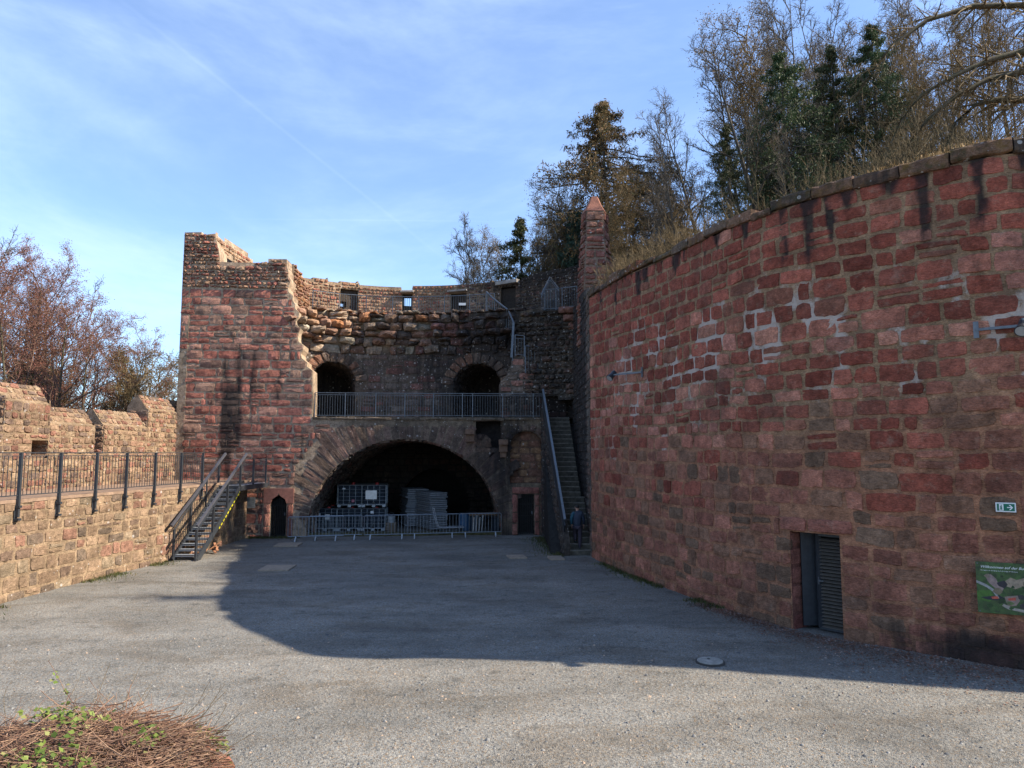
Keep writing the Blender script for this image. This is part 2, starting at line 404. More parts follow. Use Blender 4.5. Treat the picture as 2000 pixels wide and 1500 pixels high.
def crossings(polys, z):
    X = []
    for P in polys:
        n = len(P)
        for i in range(n):
            (s0, z0), (s1, z1) = P[i], P[(i + 1) % n]
            if (z0 <= z) != (z1 <= z): X.append(s0 + (z - z0) / (z1 - z0) * (s1 - s0))
    X.sort(); return [(X[i], X[i + 1]) for i in range(0, len(X) - 1, 2)]
def inter(A, B):
    return [(max(a, c), min(b, d)) for a, b in A for c, d in B if min(b, d) - max(a, c) > 1e-4]
def sub(A, B):
    for c, d in B: A = [q for a, b in A for q in ((a, min(b, c)), (max(a, d), b)) if q[1] - q[0] > 1e-3]
    return A
def sheet(acc, mp, polys, tintf, wearf, thick=0.0, dz=.2, ds=.35, z0=None, z1=None, off=0.0, rough=.012):
    """the mortar body of a wall: front face with vertex colours, back face and edge caps"""
    zs = [p[1] for P in polys for p in P]; z0 = min(zs) if z0 is None else z0; z1 = max(zs) if z1 is None else z1
    ks = sorted(set([z0, z1] + [z for z in zs if z0 < z < z1 and sum(abs(z - y) < 1e-6 for y in zs) > 1]))
    lv = [z0]
    for a, b in zip(ks[:-1], ks[1:]):
        n = max(1, int(round((b - a) / dz))); lv += [a + (b - a) * (i + 1) / n for i in range(n)]
    prev = []
    for a, b in zip(lv[:-1], lv[1:]):
        if b - a < 1e-5: continue
        A, B, Mi = crossings(polys, a + 1e-5), crossings(polys, b - 1e-5), crossings(polys, (a + b) / 2)
        if len(A) != len(B) or len(A) != len(Mi) or any(min(x[1], y[1]) < max(x[0], y[0]) for x, y in zip(A, B)): A = B = Mi
        for (p, q), (r, t) in zip(A, B):
            n = max(1, int((q - p) / ds)); k = np.linspace(0, 1, n + 1)
            S = np.stack([p + (q - p) * k, r + (t - r) * k]); Z = np.stack([np.full(n + 1, a), np.full(n + 1, b)])
            O = (fbm(S * 3.1, Z * 3.1, 9) - .5) * 2 * rough + off
            acc.grid(mp.P(S, Z, O), tintf(S, Z), wearf(S, Z), flip=False)
            if thick:
                tn = tintf(S, Z); we = wearf(S, Z)
                acc.grid(mp.P(S, Z, -thick), tn, we)
                for i in (0, -1):
                    Sx = np.stack([S[:, i]] * 3); Zx = np.stack([Z[:, i]] * 3); Ox = np.array([[O[0, i], O[1, i]], [-thick / 2] * 2, [-thick] * 2])
                    acc.grid(mp.P(Sx, Zx, Ox), np.stack([tn[:, i]] * 3), np.stack([we[:, i]] * 3))
        if thick:
            for iv, zz in ((sub(prev, A), a), (sub(A, prev), a)):
                for (p, q) in iv: cap(acc, mp, p, q, zz, thick, tintf, wearf, ds, off)
        prev = B
    if thick:
        for (p, q) in prev: cap(acc, mp, p, q, lv[-1], thick, tintf, wearf, ds, off)
def cap(acc, mp, p, q, z, thick, tintf, wearf, ds, off):
    n = max(1, int((q - p) / ds)); k = np.linspace(p, q, n + 1)
    S = np.stack([k, k, k]); Z = np.full_like(S, z); O = np.stack([np.full(n + 1, off), np.full(n + 1, -thick / 2), np.full(n + 1, -thick)])
    Z[1] += (fbm(k * 2, k * 0 + z, 4) - .3) * .06
    acc.grid(mp.P(S, Z, O), tintf(S, Z), wearf(S, Z))
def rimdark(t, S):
    """crack and shadow line painted as darker tint round a block"""
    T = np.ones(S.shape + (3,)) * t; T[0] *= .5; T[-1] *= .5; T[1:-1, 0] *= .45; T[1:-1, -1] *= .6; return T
def stone(acc, P, w, h, tint, wearf, proud, rough, bev=.03, rnd=.25, base=.0, depth=.05, seed=None, n=7, m=6):
    """one block; P(a,b)->(s,z) for a,b in 0..1 gives its outline, the face bulges out of the mortar"""
    a = np.array([0, bev / w, .33, .5, .67, 1 - bev / w, 1]) if n == 7 else np.array([0, bev / w, .5, 1 - bev / w, 1])
    b = np.array([0, bev / h, .38, .62, 1 - bev / h, 1]) if m == 6 else np.array([0, bev / h, .5, 1 - bev / h, 1])
    a = np.clip(a, 0, 1); b = np.clip(b, 0, 1); a.sort(); b.sort()
    A, B = np.meshgrid(a, b, indexing='ij')
    # rounded outline
    ca, cb = abs(A - .5) * 2, abs(B - .5) * 2
    kk = rnd * min(w, h); cor = (ca * cb) ** 6
    A = A - np.sign(A - .5) * cor * kk / w * .5; B = B - np.sign(B - .5) * cor * kk / h * .5
    nn, mm = A.shape
    rim = np.zeros_like(A, bool); rim[0] = rim[-1] = True; rim[:, 0] = rim[:, -1] = True
    J = rng.normal(0, 1, (2, nn, mm)); jw = np.where(rim, .010, .012) + rough * .2
    A2 = A + J[0] * jw / w * .8; B2 = B + J[1] * jw / h * .8
    S, Z = P(A2, B2)
    tilt = rng.normal(0, .35, 2) * rough
    O = base + proud + rough * rng.normal(0, .55, A.shape) + (1 - ca ** 4) * (1 - cb ** 4) * proud * .35 + tilt[0] * (A - .5) * 2 + tilt[1] * (B - .5) * 2
    O = np.where(rim, base - depth, O)
    r1 = np.zeros_like(rim); r1[1, 1:-1] = r1[-2, 1:-1] = True; r1[1:-1, 1] = r1[1:-1, -2] = True
    O = np.where(r1, O - proud * .22, O)
    return S, Z, O
def lay(acc, mp, polys, courses, wr, tintf, wearf, proud=.03, rough=.012, joint=.03, bev=.03, rnd=.25, over=None, split=.12, warp=0.0, thin=False, jz=.012, hi=True):
    """lays stones course by course inside the polygons; over(s,z) adds an overhang"""
    for z0, z1 in zip(courses[:-1], courses[1:]):
        h = z1 - z0
        I = crossings(polys, z0 + h * .12)
        for t in (.5, .88): I = inter(I, crossings(polys, z0 + h * t))
        for (p, q) in I:
            if q - p < .09: continue
            xs = [p]; 
            while xs[-1] < q:
                xs.append(xs[-1] + R.uniform(*wr) * (1.25 if R.random() < .15 else 1) * (h / .33) ** .3)
            xs[-1] = q
            if len(xs) > 2 and xs[-1] - xs[-2] < wr[0] * .55: xs.pop(-2)
            for x0, x1 in zip(xs[:-1], xs[1:]):
                segs = [(z0, z1)]
                if R.random() < split and h > .2:
                    c = z0 + h * R.uniform(.35, .65); segs = [(z0, c), (c, z1)]
                for a0, a1 in segs:
                    g = joint / 2 * R.uniform(.7, 1.4)
                    l, r_, b_, t_ = x0 + g, x1 - g, a0 + g, a1 - g
                    if r_ - l < .05 or t_ - b_ < .04: continue
                    cz = [R.gauss(0, jz) for _ in range(4)]; cs = [R.gauss(0, jz) for _ in range(4)]
                    def P(A, B, l=l, r_=r_, b_=b_, t_=t_, cz=cz, cs=cs):
                        s = l + (r_ - l) * A + (1 - A) * (1 - B) * cs[0] + A * (1 - B) * cs[1] + A * B * cs[2] + (1 - A) * B * cs[3]
                        z = b_ + (t_ - b_) * B + (1 - A) * (1 - B) * cz[0] + A * (1 - B) * cz[1] + A * B * cz[2] + (1 - A) * B * cz[3]
                        if warp: z = z + warp * (fbm(s * .35, z * .5, 21) - .5) * 2
                        return s, z
                    sm, zm = (l + r_) / 2, (b_ + t_) / 2
                    ov = over(sm, zm) if over else 0
                    pr = proud * R.uniform(.55, 1.5)
                    S, Z, O = stone(acc, P, r_ - l, t_ - b_, None, None, pr + ov, rough, bev, rnd, 0, .05, n=7 if hi else 5, m=6 if hi else 5)
                    t = np.array(tintf(sm, zm, R.random(), R.random(), R.random()))
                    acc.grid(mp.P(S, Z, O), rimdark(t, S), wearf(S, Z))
def ring(acc, mp, c, r0, r1, a0, a1, n, tintf, wearf, proud=.04, rough=.012, joint=.03, sy=1.0):
    """voussoirs between radii r0 and r1 (r1 may be a function of the angle)"""
    da = (a1 - a0) / n
    for i in range(n):
        A0 = a0 + da * i; A1 = A0 + da; g = joint / 2 / r0
        ro = (r1((A0 + A1) / 2) if callable(r1) else r1) * R.uniform(.97, 1.03)
        def P(A, B):
            rr = r0 + (ro - r0) * B; t = A0 + g + (A1 - A0 - 2 * g) * A
            return c[0] + rr * np.cos(t), c[1] + rr * np.sin(t) * sy
        w, h = (r0 + ro) / 2 * abs(da), ro - r0
        S, Z, O = stone(acc, P, w, h, None, None, proud * R.uniform(.6, 1.4), rough)
        s, z = P(np.array(.5), np.array(.5))
        acc.grid(mp.P(S, Z, O), np.array(tintf(float(s), float(z), R.random(), R.random(), R.random())), wearf(S, Z))
def courses(z0, z1, lo, hi):
    z = [z0]
    while z[-1] < z1: z.append(z[-1] + R.uniform(lo, hi))
    z[-1] = z1
    if len(z) > 2 and z[-1] - z[-2] < lo * .6: z.pop(-2)
    return z
def pal(cols, wts):
    def f(a, b):
        t = a * sum(wts)
        for c, w in zip(cols, wts):
            t -= w
            if t <= 0: break
        return np.array(c) * (.78 + .44 * b)
    return f
def const(rgb, amp=.15, sc=1.2):
    rgb = np.array(rgb)
    def f(S, Z):
        k = 1 + (fbm(S * sc, Z * sc, 31) - .5) * 2 * amp
        return rgb * k[..., None]
    return f
def W4(r, g, b, a):
    r, g, b, a = np.broadcast_arrays(r, g, b, a); return np.stack([r, g, b, a], -1).astype(float)
def wear0(S, Z): return W4(np.zeros_like(S), 0, 0, 0)
def arcprof(c, r, z0, n=20, sy=1.0):
    return [(c[0] - r, z0)] + [(c[0] - r * math.cos(math.pi * k / n), c[1] + r * sy * math.sin(math.pi * k / n)) for k in range(n + 1)] + [(c[0] + r, z0)]

# ================================================================ GROUND
def build_ground():
    # fine court, coarser land beyond, one sheet
    xs = np.concatenate([np.linspace(-900, -40, 14), np.arange(-38, 40, .8), np.linspace(42, 900, 14)])
    ys = np.concatenate([np.linspace(-300, -20, 8), np.arange(-18, 60, .8), np.linspace(64, 1500, 16)])
    X, Y = np.meshgrid(xs, ys, indexing='ij')
    Z = (fbm(X * .35, Y * .35, 3) - .5) * .07
    me = bpy.data.meshes.new('ground'); P = np.stack([X, Y, Z], -1).reshape(-1, 3)
    n, m = X.shape; I = np.arange(n * m).reshape(n, m)
    q = np.stack([I[:-1, :-1], I[1:, :-1], I[1:, 1:], I[:-1, 1:]], -1).reshape(-1, 4)
    me.from_pydata(P.tolist(), [], q.tolist())
    struct(link('ground', me, M_GRAVEL, smooth=True))
build_ground()

# ================================================================ CURVED BASTION WALL (right)
RWP = Path([(3.02, 27.3), (3.2, 26.0), (3.76, 23.4), (4.42, 21.3), (5.4, 18.1), (6.1, 16.45), (6.97, 15.4), (7.91, 14.4), (8.93, 13.41), (9.65, 12.98), (12.3, 12.95), (17.2, 12.1), (22.5, 10.6)], side=1, smooth=2)
RTOP = lambda s: 9.86 + .36 * np.clip(1 - np.asarray(s) / 10, 0, 1)
dl, dr = RWP.px(1546, 1130)[0], RWP.px(1643, 1130)[0]; dtop = RWP.px(1595, 1042)[1]
VIS = RWP.px(1999, 900)[0] + 6.0
def rw_tint(s, z, a, b, c):
    return rw_tint0(s, z, a, b, c) * np.array([1.08, .96, .86])
def rw_tint0(s, z, a, b, c):
    n = float(fbm(s * .45, z * .6, 5))
    low = float(sst(6.0, 2.2, z + (n - .5) * 3 - (s - 12) * .10))
    pink = float(sst(8.4, 5.6, z + (n - .5) * 3)) * (1 - low)
    if low > c: return pal([(.30, .14, .10), (.25, .145, .10), (.18, .12, .085), (.36, .165, .12), (.26, .115, .085)], [3, 2.6, 2.0, 2.4, 2])(a, b)
    if pink * .85 > c: return pal([(.38, .165, .122), (.30, .112, .082), (.46, .23, .17), (.24, .08, .058), (.40, .19, .15)], [3, 3, 1.3, 3, 1.3])(a, b)
    return pal([(.27, .085, .060), (.215, .065, .047), (.32, .11, .08), (.46, .22, .165), (.27, .12, .085)], [4, 3, 3, .45, 1.5])(a, b)
def rw_mort(S, Z):
    # pinkish lime mortar low down, sandier above
    low = sst(5.8, 3.6, Z + (fbm(S * .45, Z * .6, 5) - .5) * 3)
    c = np.array([.27, .185, .125]) * (1 - low[..., None]) + np.array([.32, .165, .11]) * low[..., None]
    return c * np.array([1.1, 1.0, .85]) * (.8 + .4 * fbm(S * 2, Z * 2, 77))[..., None]
JNT = []
def rw_wear(mortar):
    def f(S, Z):
        top = RTOP(S)
        band = np.exp(-((Z - 6.2 + .07 * (S - 14) - 1.4 * (fbm(S * .3, Z * 0 + 2, 15) - .5)) / 2.0) ** 2)
        g = band * sst(.30, .60, fbm(S * 1.7, Z * 1.9, 44)) * sst(.16, .4, fbm(S * .5, Z * .6, 48)) * (1.05 if mortar else .55) * sst(1.5, 3.5, S)
        g = g + (.7 if mortar else .3) * np.exp(-((Z - 4.4) / 2.4) ** 2) * sst(9.5, 7, S) * sst(.5, .64, fbm(S * 1.1, Z * .7, 45))
        d = .42 * sst(.5, .12, top - Z) + .25 * sst(1.0, 0, top - Z) * fbm(S * 1.5, Z, 3)
        for (js, w, ln) in JNT:
            d = d + (.55 + .7 * noise(S * 4, Z * 1.1, 58)) * np.exp(-((S - js - .05 * (noise(Z * 1.5, S * 0, 59) - .5)) / w) ** 2) * sst(ln, ln * .45, top - Z)
        d = d + .38 * sst(.9, .1, Z) * fbm(S, Z, 8) + .10 * sst(3.4, 2, Z) * sst(9, 14, S) + .42 * sst(.75, .4, Z) * sst(12.5, 15, S)
        b = .42 * sst(.62, .05, top - Z) * fbm(S * .8, Z, 12) + .40 * sst(.8, .05, Z) * fbm(S * 1.4, Z, 18) + .05 * sst(3.5, 6, Z) * sst(.5, .7, fbm(S * .5, Z * .5, 71)) + (.06 if mortar else 0)
        return W4(d, g, b, 0.0)
    return f
def build_bastion():
    global JNT
    t = thing('curved_bastion_wall', 'tall curved red sandstone wall bulging into the court on the right, white salt streaks in its joints', 'wall')
    x = .4
    while x < RWP.L:
        x += R.uniform(.35, 1.2); JNT.append((x, R.choice([.06, .09, .13, .22]), R.choice([.8, 1.2, 1.7, 2.3, .9])))
    acc = Acc()
    # door opening cut into the outline
    step = .5; ss = np.arange(0, RWP.L + .01, step)
    outer = [(0, -.15)] + [(dl, -.15), (dl, dtop), (dr, dtop), (dr, -.15)] + [(RWP.L, -.15)] + [(float(s), float(RTOP(s)) - .26) for s in ss[::-1]]
    sheet(acc, RWP, [outer], rw_mort, rw_wear(True), thick=0, dz=.16, ds=.09)
    A2 = Acc()
    # a bigger lintel and quoins round the door take the place of the coursing
    st = [(0, -.1), (dl - .0, -.1), (dl - .0, dtop), (dl - .25, dtop), (dl - .25, dtop + .34), (dr + .3, dtop + .34), (dr + .3, dtop), (dr, dtop), (dr, -.1), (VIS, -.1)]
    sv = [s for s in ss if s < VIS] + [VIS]
    st += [(float(s), 9.60) for s in (VIS, 0)]
    class RWN:      # courses swing up with the wall top
        def P(s, q, z, out=0.0): return RWP.P(q, np.asarray(z) * RTOP(q) / 9.86, out)
    cs = courses(-.1, 9.60, .29, .44)
    lay(acc, RWN(), [st], cs, (.33, .78), rw_tint, rw_wear(False), proud=.016, rough=.008, joint=.022, bev=.03, rnd=.32, split=.05, warp=.10, jz=.018)
    for (a, b, c, d) in ((dl - .24, dl + .42, dtop + .01, dtop + .33), (dl + .44, dr + .29, dtop + .01, dtop + .33)):
        P = lambda A, B: (a + (b - a) * A, c + (d - c) * B)
        S, Z, O = stone(acc, P, b - a, d - c, None, None, .05, .008); acc.grid(RWP.P(S, Z, O), np.array((.34, .13, .09)), rw_wear(False)(S, Z))
    # back side of the wall (a metre and a half behind) and the top
    s2 = np.linspace(0, RWP.L, 50); Z2 = np.stack([RTOP(s2) - .26, RTOP(s2) - .22, RTOP(s2) - .3, np.full(50, -1.)])
    O2 = np.array([0, -.6, -1.2, -1.2])[:, None] + np.zeros((4, 50))
    S2 = np.stack([s2] * 4); acc.grid(RWP.P(S2, Z2, O2), rw_mort(S2, Z2), W4(np.full(S2.shape, .4), 0, .3, 0))
    acc.build('masonry', M_STONE, t)
    # coping stones
    cp = Acc(); x = 0
    while x < RWP.L:
        w = R.uniform(.55, 1.1); zt = float(RTOP(x + w / 2)) + R.uniform(-.035, .05); zb = zt - R.uniform(.24, .33)
        if R.random() < .07: zt -= .1
        for face in (0,):
            al = np.linspace(x + .012, x + w - .012, 6)
            prof = [(-.02, zb), (.07, zb + .01), (.085, zb + .05), (.075, zt - .05), (.03, zt), (-.3, zt + .02), (-.62, zt - .02), (-.62, zb)]
            S = np.stack([al] * len(prof), 1); Z = np.stack([np.full(6, p[1]) for p in prof], 1) + rng.normal(0, .011, (6, len(prof))); O = np.stack([np.full(6, p[0]) for p in prof], 1) + rng.normal(0, .010, (6, len(prof)))
            S = S + rng.normal(0, .008, S.shape)
            tn = pal([(.20, .11, .07), (.15, .10, .07), (.24, .09, .06)], [2, 2, 1])(R.random(), R.random())
            n1 = float(fbm(x * .8, 3, 5))
            cp.grid(RWP.P(S, Z, O), tn, W4(np.full(S.shape, .14 + .42 * R.random()), 0, .16 + .42 * n1, .2))
            for e in (0, -1):
                q = RWP.P(S[e], Z[e], O[e])
                cp.add(q, [[0, 1, 2, 3], [0, 3, 4, 7], [4, 5, 6, 7]], tn, (.5, 0, .3, 0))
        x += w
    cp.build('coping', M_STONE, t)
    # door recess: jambs, soffit, back
    rv = Acc(); prof = [(dl, -.1), (dl, dtop), (dr, dtop), (dr, -.1)]
    for i, (a, b) in enumerate(zip(prof[:-1], prof[1:])):
        mp = Reveal(RWP, [a, b], 0)
        L = mp.L; k = np.linspace(0, L, 8); dd = np.linspace(0, .62, 3); S, Z = np.meshgrid(k, dd, indexing='ij')
        rv.grid(mp.P(S, Z, 0), np.array((.22, .09, .07)), W4(np.full(S.shape, .2), 0, .05, 0))
        if i != 1:
            for z0, z1 in zip(*(lambda c: (c[:-1], c[1:]))(courses(0.02, L - .02, .3, .42))):
                P = lambda A, B: (z0 + .015 + (z1 - z0 - .03) * A, .02 + .56 * B)
                S, Z, O = stone(rv, P, z1 - z0, .56, None, None, .02, .006); rv.grid(mp.P(S, Z, O), np.array(pal([(.24, .08, .065), (.30, .12, .09)], [1, 1])(R.random(), R.random())), wear0(S, Z))
    rv.build('door_recess', M_STONE, t)
    # door: steel frame with louvres, set back in the recess; a dark jamb board at its left
    door = bpy.data.objects.new('door', None); C.objects.link(door); door.parent = t; door['label'] = 'dark louvred metal door'
    d0 = RWP.px(1578, 1130)[0]; o = -.42
    fr = MB()
    zb = .06; ft = dtop - .03
    def W(s, z, out): return RWP.P(np.array(float(s)), np.array(float(z)), out)
    fr.bar(W(d0 + .04, zb, o), W(d0 + .04, ft, o), .1, .08); fr.bar(W(dr - .04, zb, o), W(dr - .04, ft, o), .08, .08); fr.bar(W(d0, ft - .03, o), W(dr, ft - .03, o), .06, .07); fr.bar(W(d0, zb, o), W(dr, zb, o), .06, .07)
    fr.build('door_frame', M_STEEL, door)
    sb = MB(); sb.bar(W((dl + d0) / 2, zb, o - .02), W((dl + d0) / 2, ft, o - .02), abs(d0 - dl), .04, up=(0, 0, 1)); sb.build('side_panel', M_STEEL, door)
    lv = MB(); z = zb + .06
    nn = W(dr, 1, 1) - W(dr, 1, 0)
    while z < ft - .08:
        lv.poly([W(d0 + .08, z, o - .03), W(dr - .08, z, o - .03), W(dr - .08, z - .04, o + .04), W(d0 + .08, z - .04, o + .04)], (0, 0, 1), .008); z += .075
    lv.build('louvre_panel', mat_plain('louvre_slats', (.13, .11, .09), .6, .3, .2, 8), door)
    hd = MB(); hd.bar(W(d0 + .06, 1.0, o + .08), W(d0 + .06, 1.16, o + .08), .025); hd.bar(W(d0 + .06, 1.08, o + .08), W(d0 + .18, 1.08, o + .08), .02); hd.build('handle', M_GALV, door)
    for hz_ in (.35, 1.6): hg = MB(); hg.bar(W(dr - .06, hz_, o + .05), W(dr - .06, hz_ + .12, o + .05), .03); hg.build('hinge', M_STEEL, door)
    bk = MB(); bk.poly([W(dl - .1, -.1, -.6), W(dr + .1, -.1, -.6), W(dr + .1, dtop + .1, -.6), W(dl - .1, dtop + .1, -.6)], (0, 0, 1), .001)
    bk.build('door_backing', M_IRON, door)
    return t
build_bastion()

# ================================================================ RUINED ARTILLERY TOWER (centre)
FP = Path([(-16.35, 33.3), (1.45, 34.5)], side=1)
tower = thing('ruined_castle_tower', 'ruined red sandstone tower with a wide storage arch, open gallery and ragged top', 'ruin')
fx = lambda u, v: FP.px(u, v)
sL = fx(362, 700)[0]; GZ = 5.62                       # gallery floor height
s611 = fx(611, 760)[0]; s975 = fx(978, 770)[0]; s1062 = fx(1064, 900)[0]
AC = ((fx(608, 1000)[0] + fx(972, 1000)[0]) / 2, .22); AR = (fx(972, 1000)[0] - fx(608, 1000)[0]) / 2 + .2; ASY = (fx(790, 857)[1] - AC[1]) / AR
rag = [(560, 509), (561, 524), (564, 525), (562, 541), (568, 542), (566, 556), (562, 557), (564, 572), (573, 573), (571, 588), (577, 589), (576, 604), (585, 605), (583, 619), (577, 620), (579, 635), (588, 636), (586, 650), (581, 651), (583, 667), (594, 668), (592, 684), (586, 685), (589, 700), (600, 701), (599, 718), (610, 719), (611, 790)]
sl2 = fx(354, 600)[0]; zc = fx(354, 690)[1]
outline = [(sL, -.15), (sL, zc - .12), (sl2, zc + .15), (sl2, fx(356, 456)[1])] + FP.poly([(420, 456), (423, 470), (428, 492), (430, 512), (470, 514), (520, 512), (528, 507), (545, 506)] + rag) + \
    [(s611, GZ), (s1062, GZ), (s1062, -.15)]
archp = [(AC[0] + AR * math.cos(math.pi * k / 32), AC[1] + AR * ASY * math.sin(math.pi * k / 32)) for k in range(33)]
archp = [(AC[0] + AR, -.2)] + archp + [(AC[0] - AR, -.2)]
dR = [fx(1012, 1043), fx(1043, 965)]; doorR = [(dR[0][0], -.2), (dR[1][0], -.2), (dR[1][0], dR[1][1]), (dR[0][0], dR[1][1])]
bA = fx(996, 900); bB = fx(1060, 900)
bc = ((bA[0] + bB[0]) / 2, fx(1028, 872)[1]); br = (bB[0] - bA[0]) / 2
blind = [(bB[0], 2.45)] + [(bc[0] + br * math.cos(math.pi * k / 12), bc[1] + br * .95 * math.sin(math.pi * k / 12)) for k in range(13)] + [(bA[0], 2.45)]
rq = [fx(929, 900), fx(978, 822)]; zt = fx(950, 823)[1]; rec = [(rq[0][0], fx(929, 893)[1]), (rq[1][0], fx(978, 893)[1]), (rq[1][0], zt), (rq[0][0], zt)]
lA, lB = fx(527, 1040)[0], fx(558, 1040)[0]; lt = fx(542, 968)[1]
ogee = [(lA, -.2), (lB, -.2), (lB, lt - .35), (lB - .06, lt - .17), (lB - .22, lt - .06), ((lA + lB) / 2 + .05, lt), ((lA + lB) / 2, lt + .14), ((lA + lB) / 2 - .05, lt), (lA + .22, lt - .06), (lA + .06, lt - .17), (lA, lt - .35)]
ROUT = 5.42
def rout(a):    # voussoirs reach the gallery coping in the middle and run long at the haunches
    return min(AR + 1.35, (AR + .6) / max(.05, abs(math.cos(a))), (GZ - .42 - AC[1]) / max(.05, math.sin(a)))
ringp = [(AC[0] + AR + 1.0, -.2)] + [(AC[0] + rout(math.pi * k / 32) * math.cos(math.pi * k / 32), AC[1] + min(rout(math.pi * k / 32) * math.sin(math.pi * k / 32), GZ - .45 - AC[1])) for k in range(1, 32)] + [(AC[0] - AR - 1.0, -.2)]
ringp[0] = (AC[0] + AR + .62, -.2); ringp[-1] = (AC[0] - AR - .62, -.2)
def stain_lines(S, Z, lines):
    d = np.zeros_like(S)
    for (c, w, za, zb) in lines: d = d + np.exp(-((S - c) / w) ** 2) * sst(zb, zb - .8, Z) * sst(za - 1, za + .5, Z)
    return d
SL = [(fx(440, 700)[0], .16, 3.5, 8.8), (fx(468, 700)[0], .30, 4.2, 9.6), (fx(452, 700)[0], .2, 2.5, 7.6), (fx(545, 700)[0], .12, 6.5, 9.4), (fx(497, 700)[0], .22, 6.5, 9.5), (fx(595, 700)[0], .12, 2.5, 5.5)]
SW = [(fx(525, 700)[0], .16, 6.5, 8.8), (fx(560, 700)[0], .18, 5.0, 7.2), (fx(500, 700)[0], .14, 5.0, 7.4), (fx(515, 700)[0], .10, 6.0, 9.4)]
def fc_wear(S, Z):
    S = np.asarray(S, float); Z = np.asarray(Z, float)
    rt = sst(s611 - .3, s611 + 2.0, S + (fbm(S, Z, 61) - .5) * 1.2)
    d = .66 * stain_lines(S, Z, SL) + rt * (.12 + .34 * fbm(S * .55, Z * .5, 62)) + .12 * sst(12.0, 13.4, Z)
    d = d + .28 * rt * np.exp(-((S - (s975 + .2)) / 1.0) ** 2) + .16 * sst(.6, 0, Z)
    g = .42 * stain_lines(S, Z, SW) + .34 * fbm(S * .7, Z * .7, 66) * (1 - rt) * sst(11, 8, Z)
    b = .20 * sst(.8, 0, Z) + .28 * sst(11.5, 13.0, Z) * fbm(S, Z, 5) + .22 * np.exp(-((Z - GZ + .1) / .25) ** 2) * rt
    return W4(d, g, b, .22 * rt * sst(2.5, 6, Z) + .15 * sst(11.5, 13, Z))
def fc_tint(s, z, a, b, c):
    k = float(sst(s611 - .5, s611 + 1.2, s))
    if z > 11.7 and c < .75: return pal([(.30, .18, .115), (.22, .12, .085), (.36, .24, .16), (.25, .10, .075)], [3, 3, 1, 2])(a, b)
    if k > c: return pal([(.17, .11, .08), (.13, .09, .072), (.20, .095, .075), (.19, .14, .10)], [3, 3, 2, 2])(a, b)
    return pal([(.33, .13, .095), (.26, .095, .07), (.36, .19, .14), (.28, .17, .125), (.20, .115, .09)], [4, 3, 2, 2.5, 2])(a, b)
fc_mort = lambda S, Z: np.array([.40, .30, .21]) * (1 - .5 * sst(s611 - .5, s611 + 2.5, S))[..., None] * (.8 + .4 * fbm(S * 2, Z * 2, 3))[..., None]
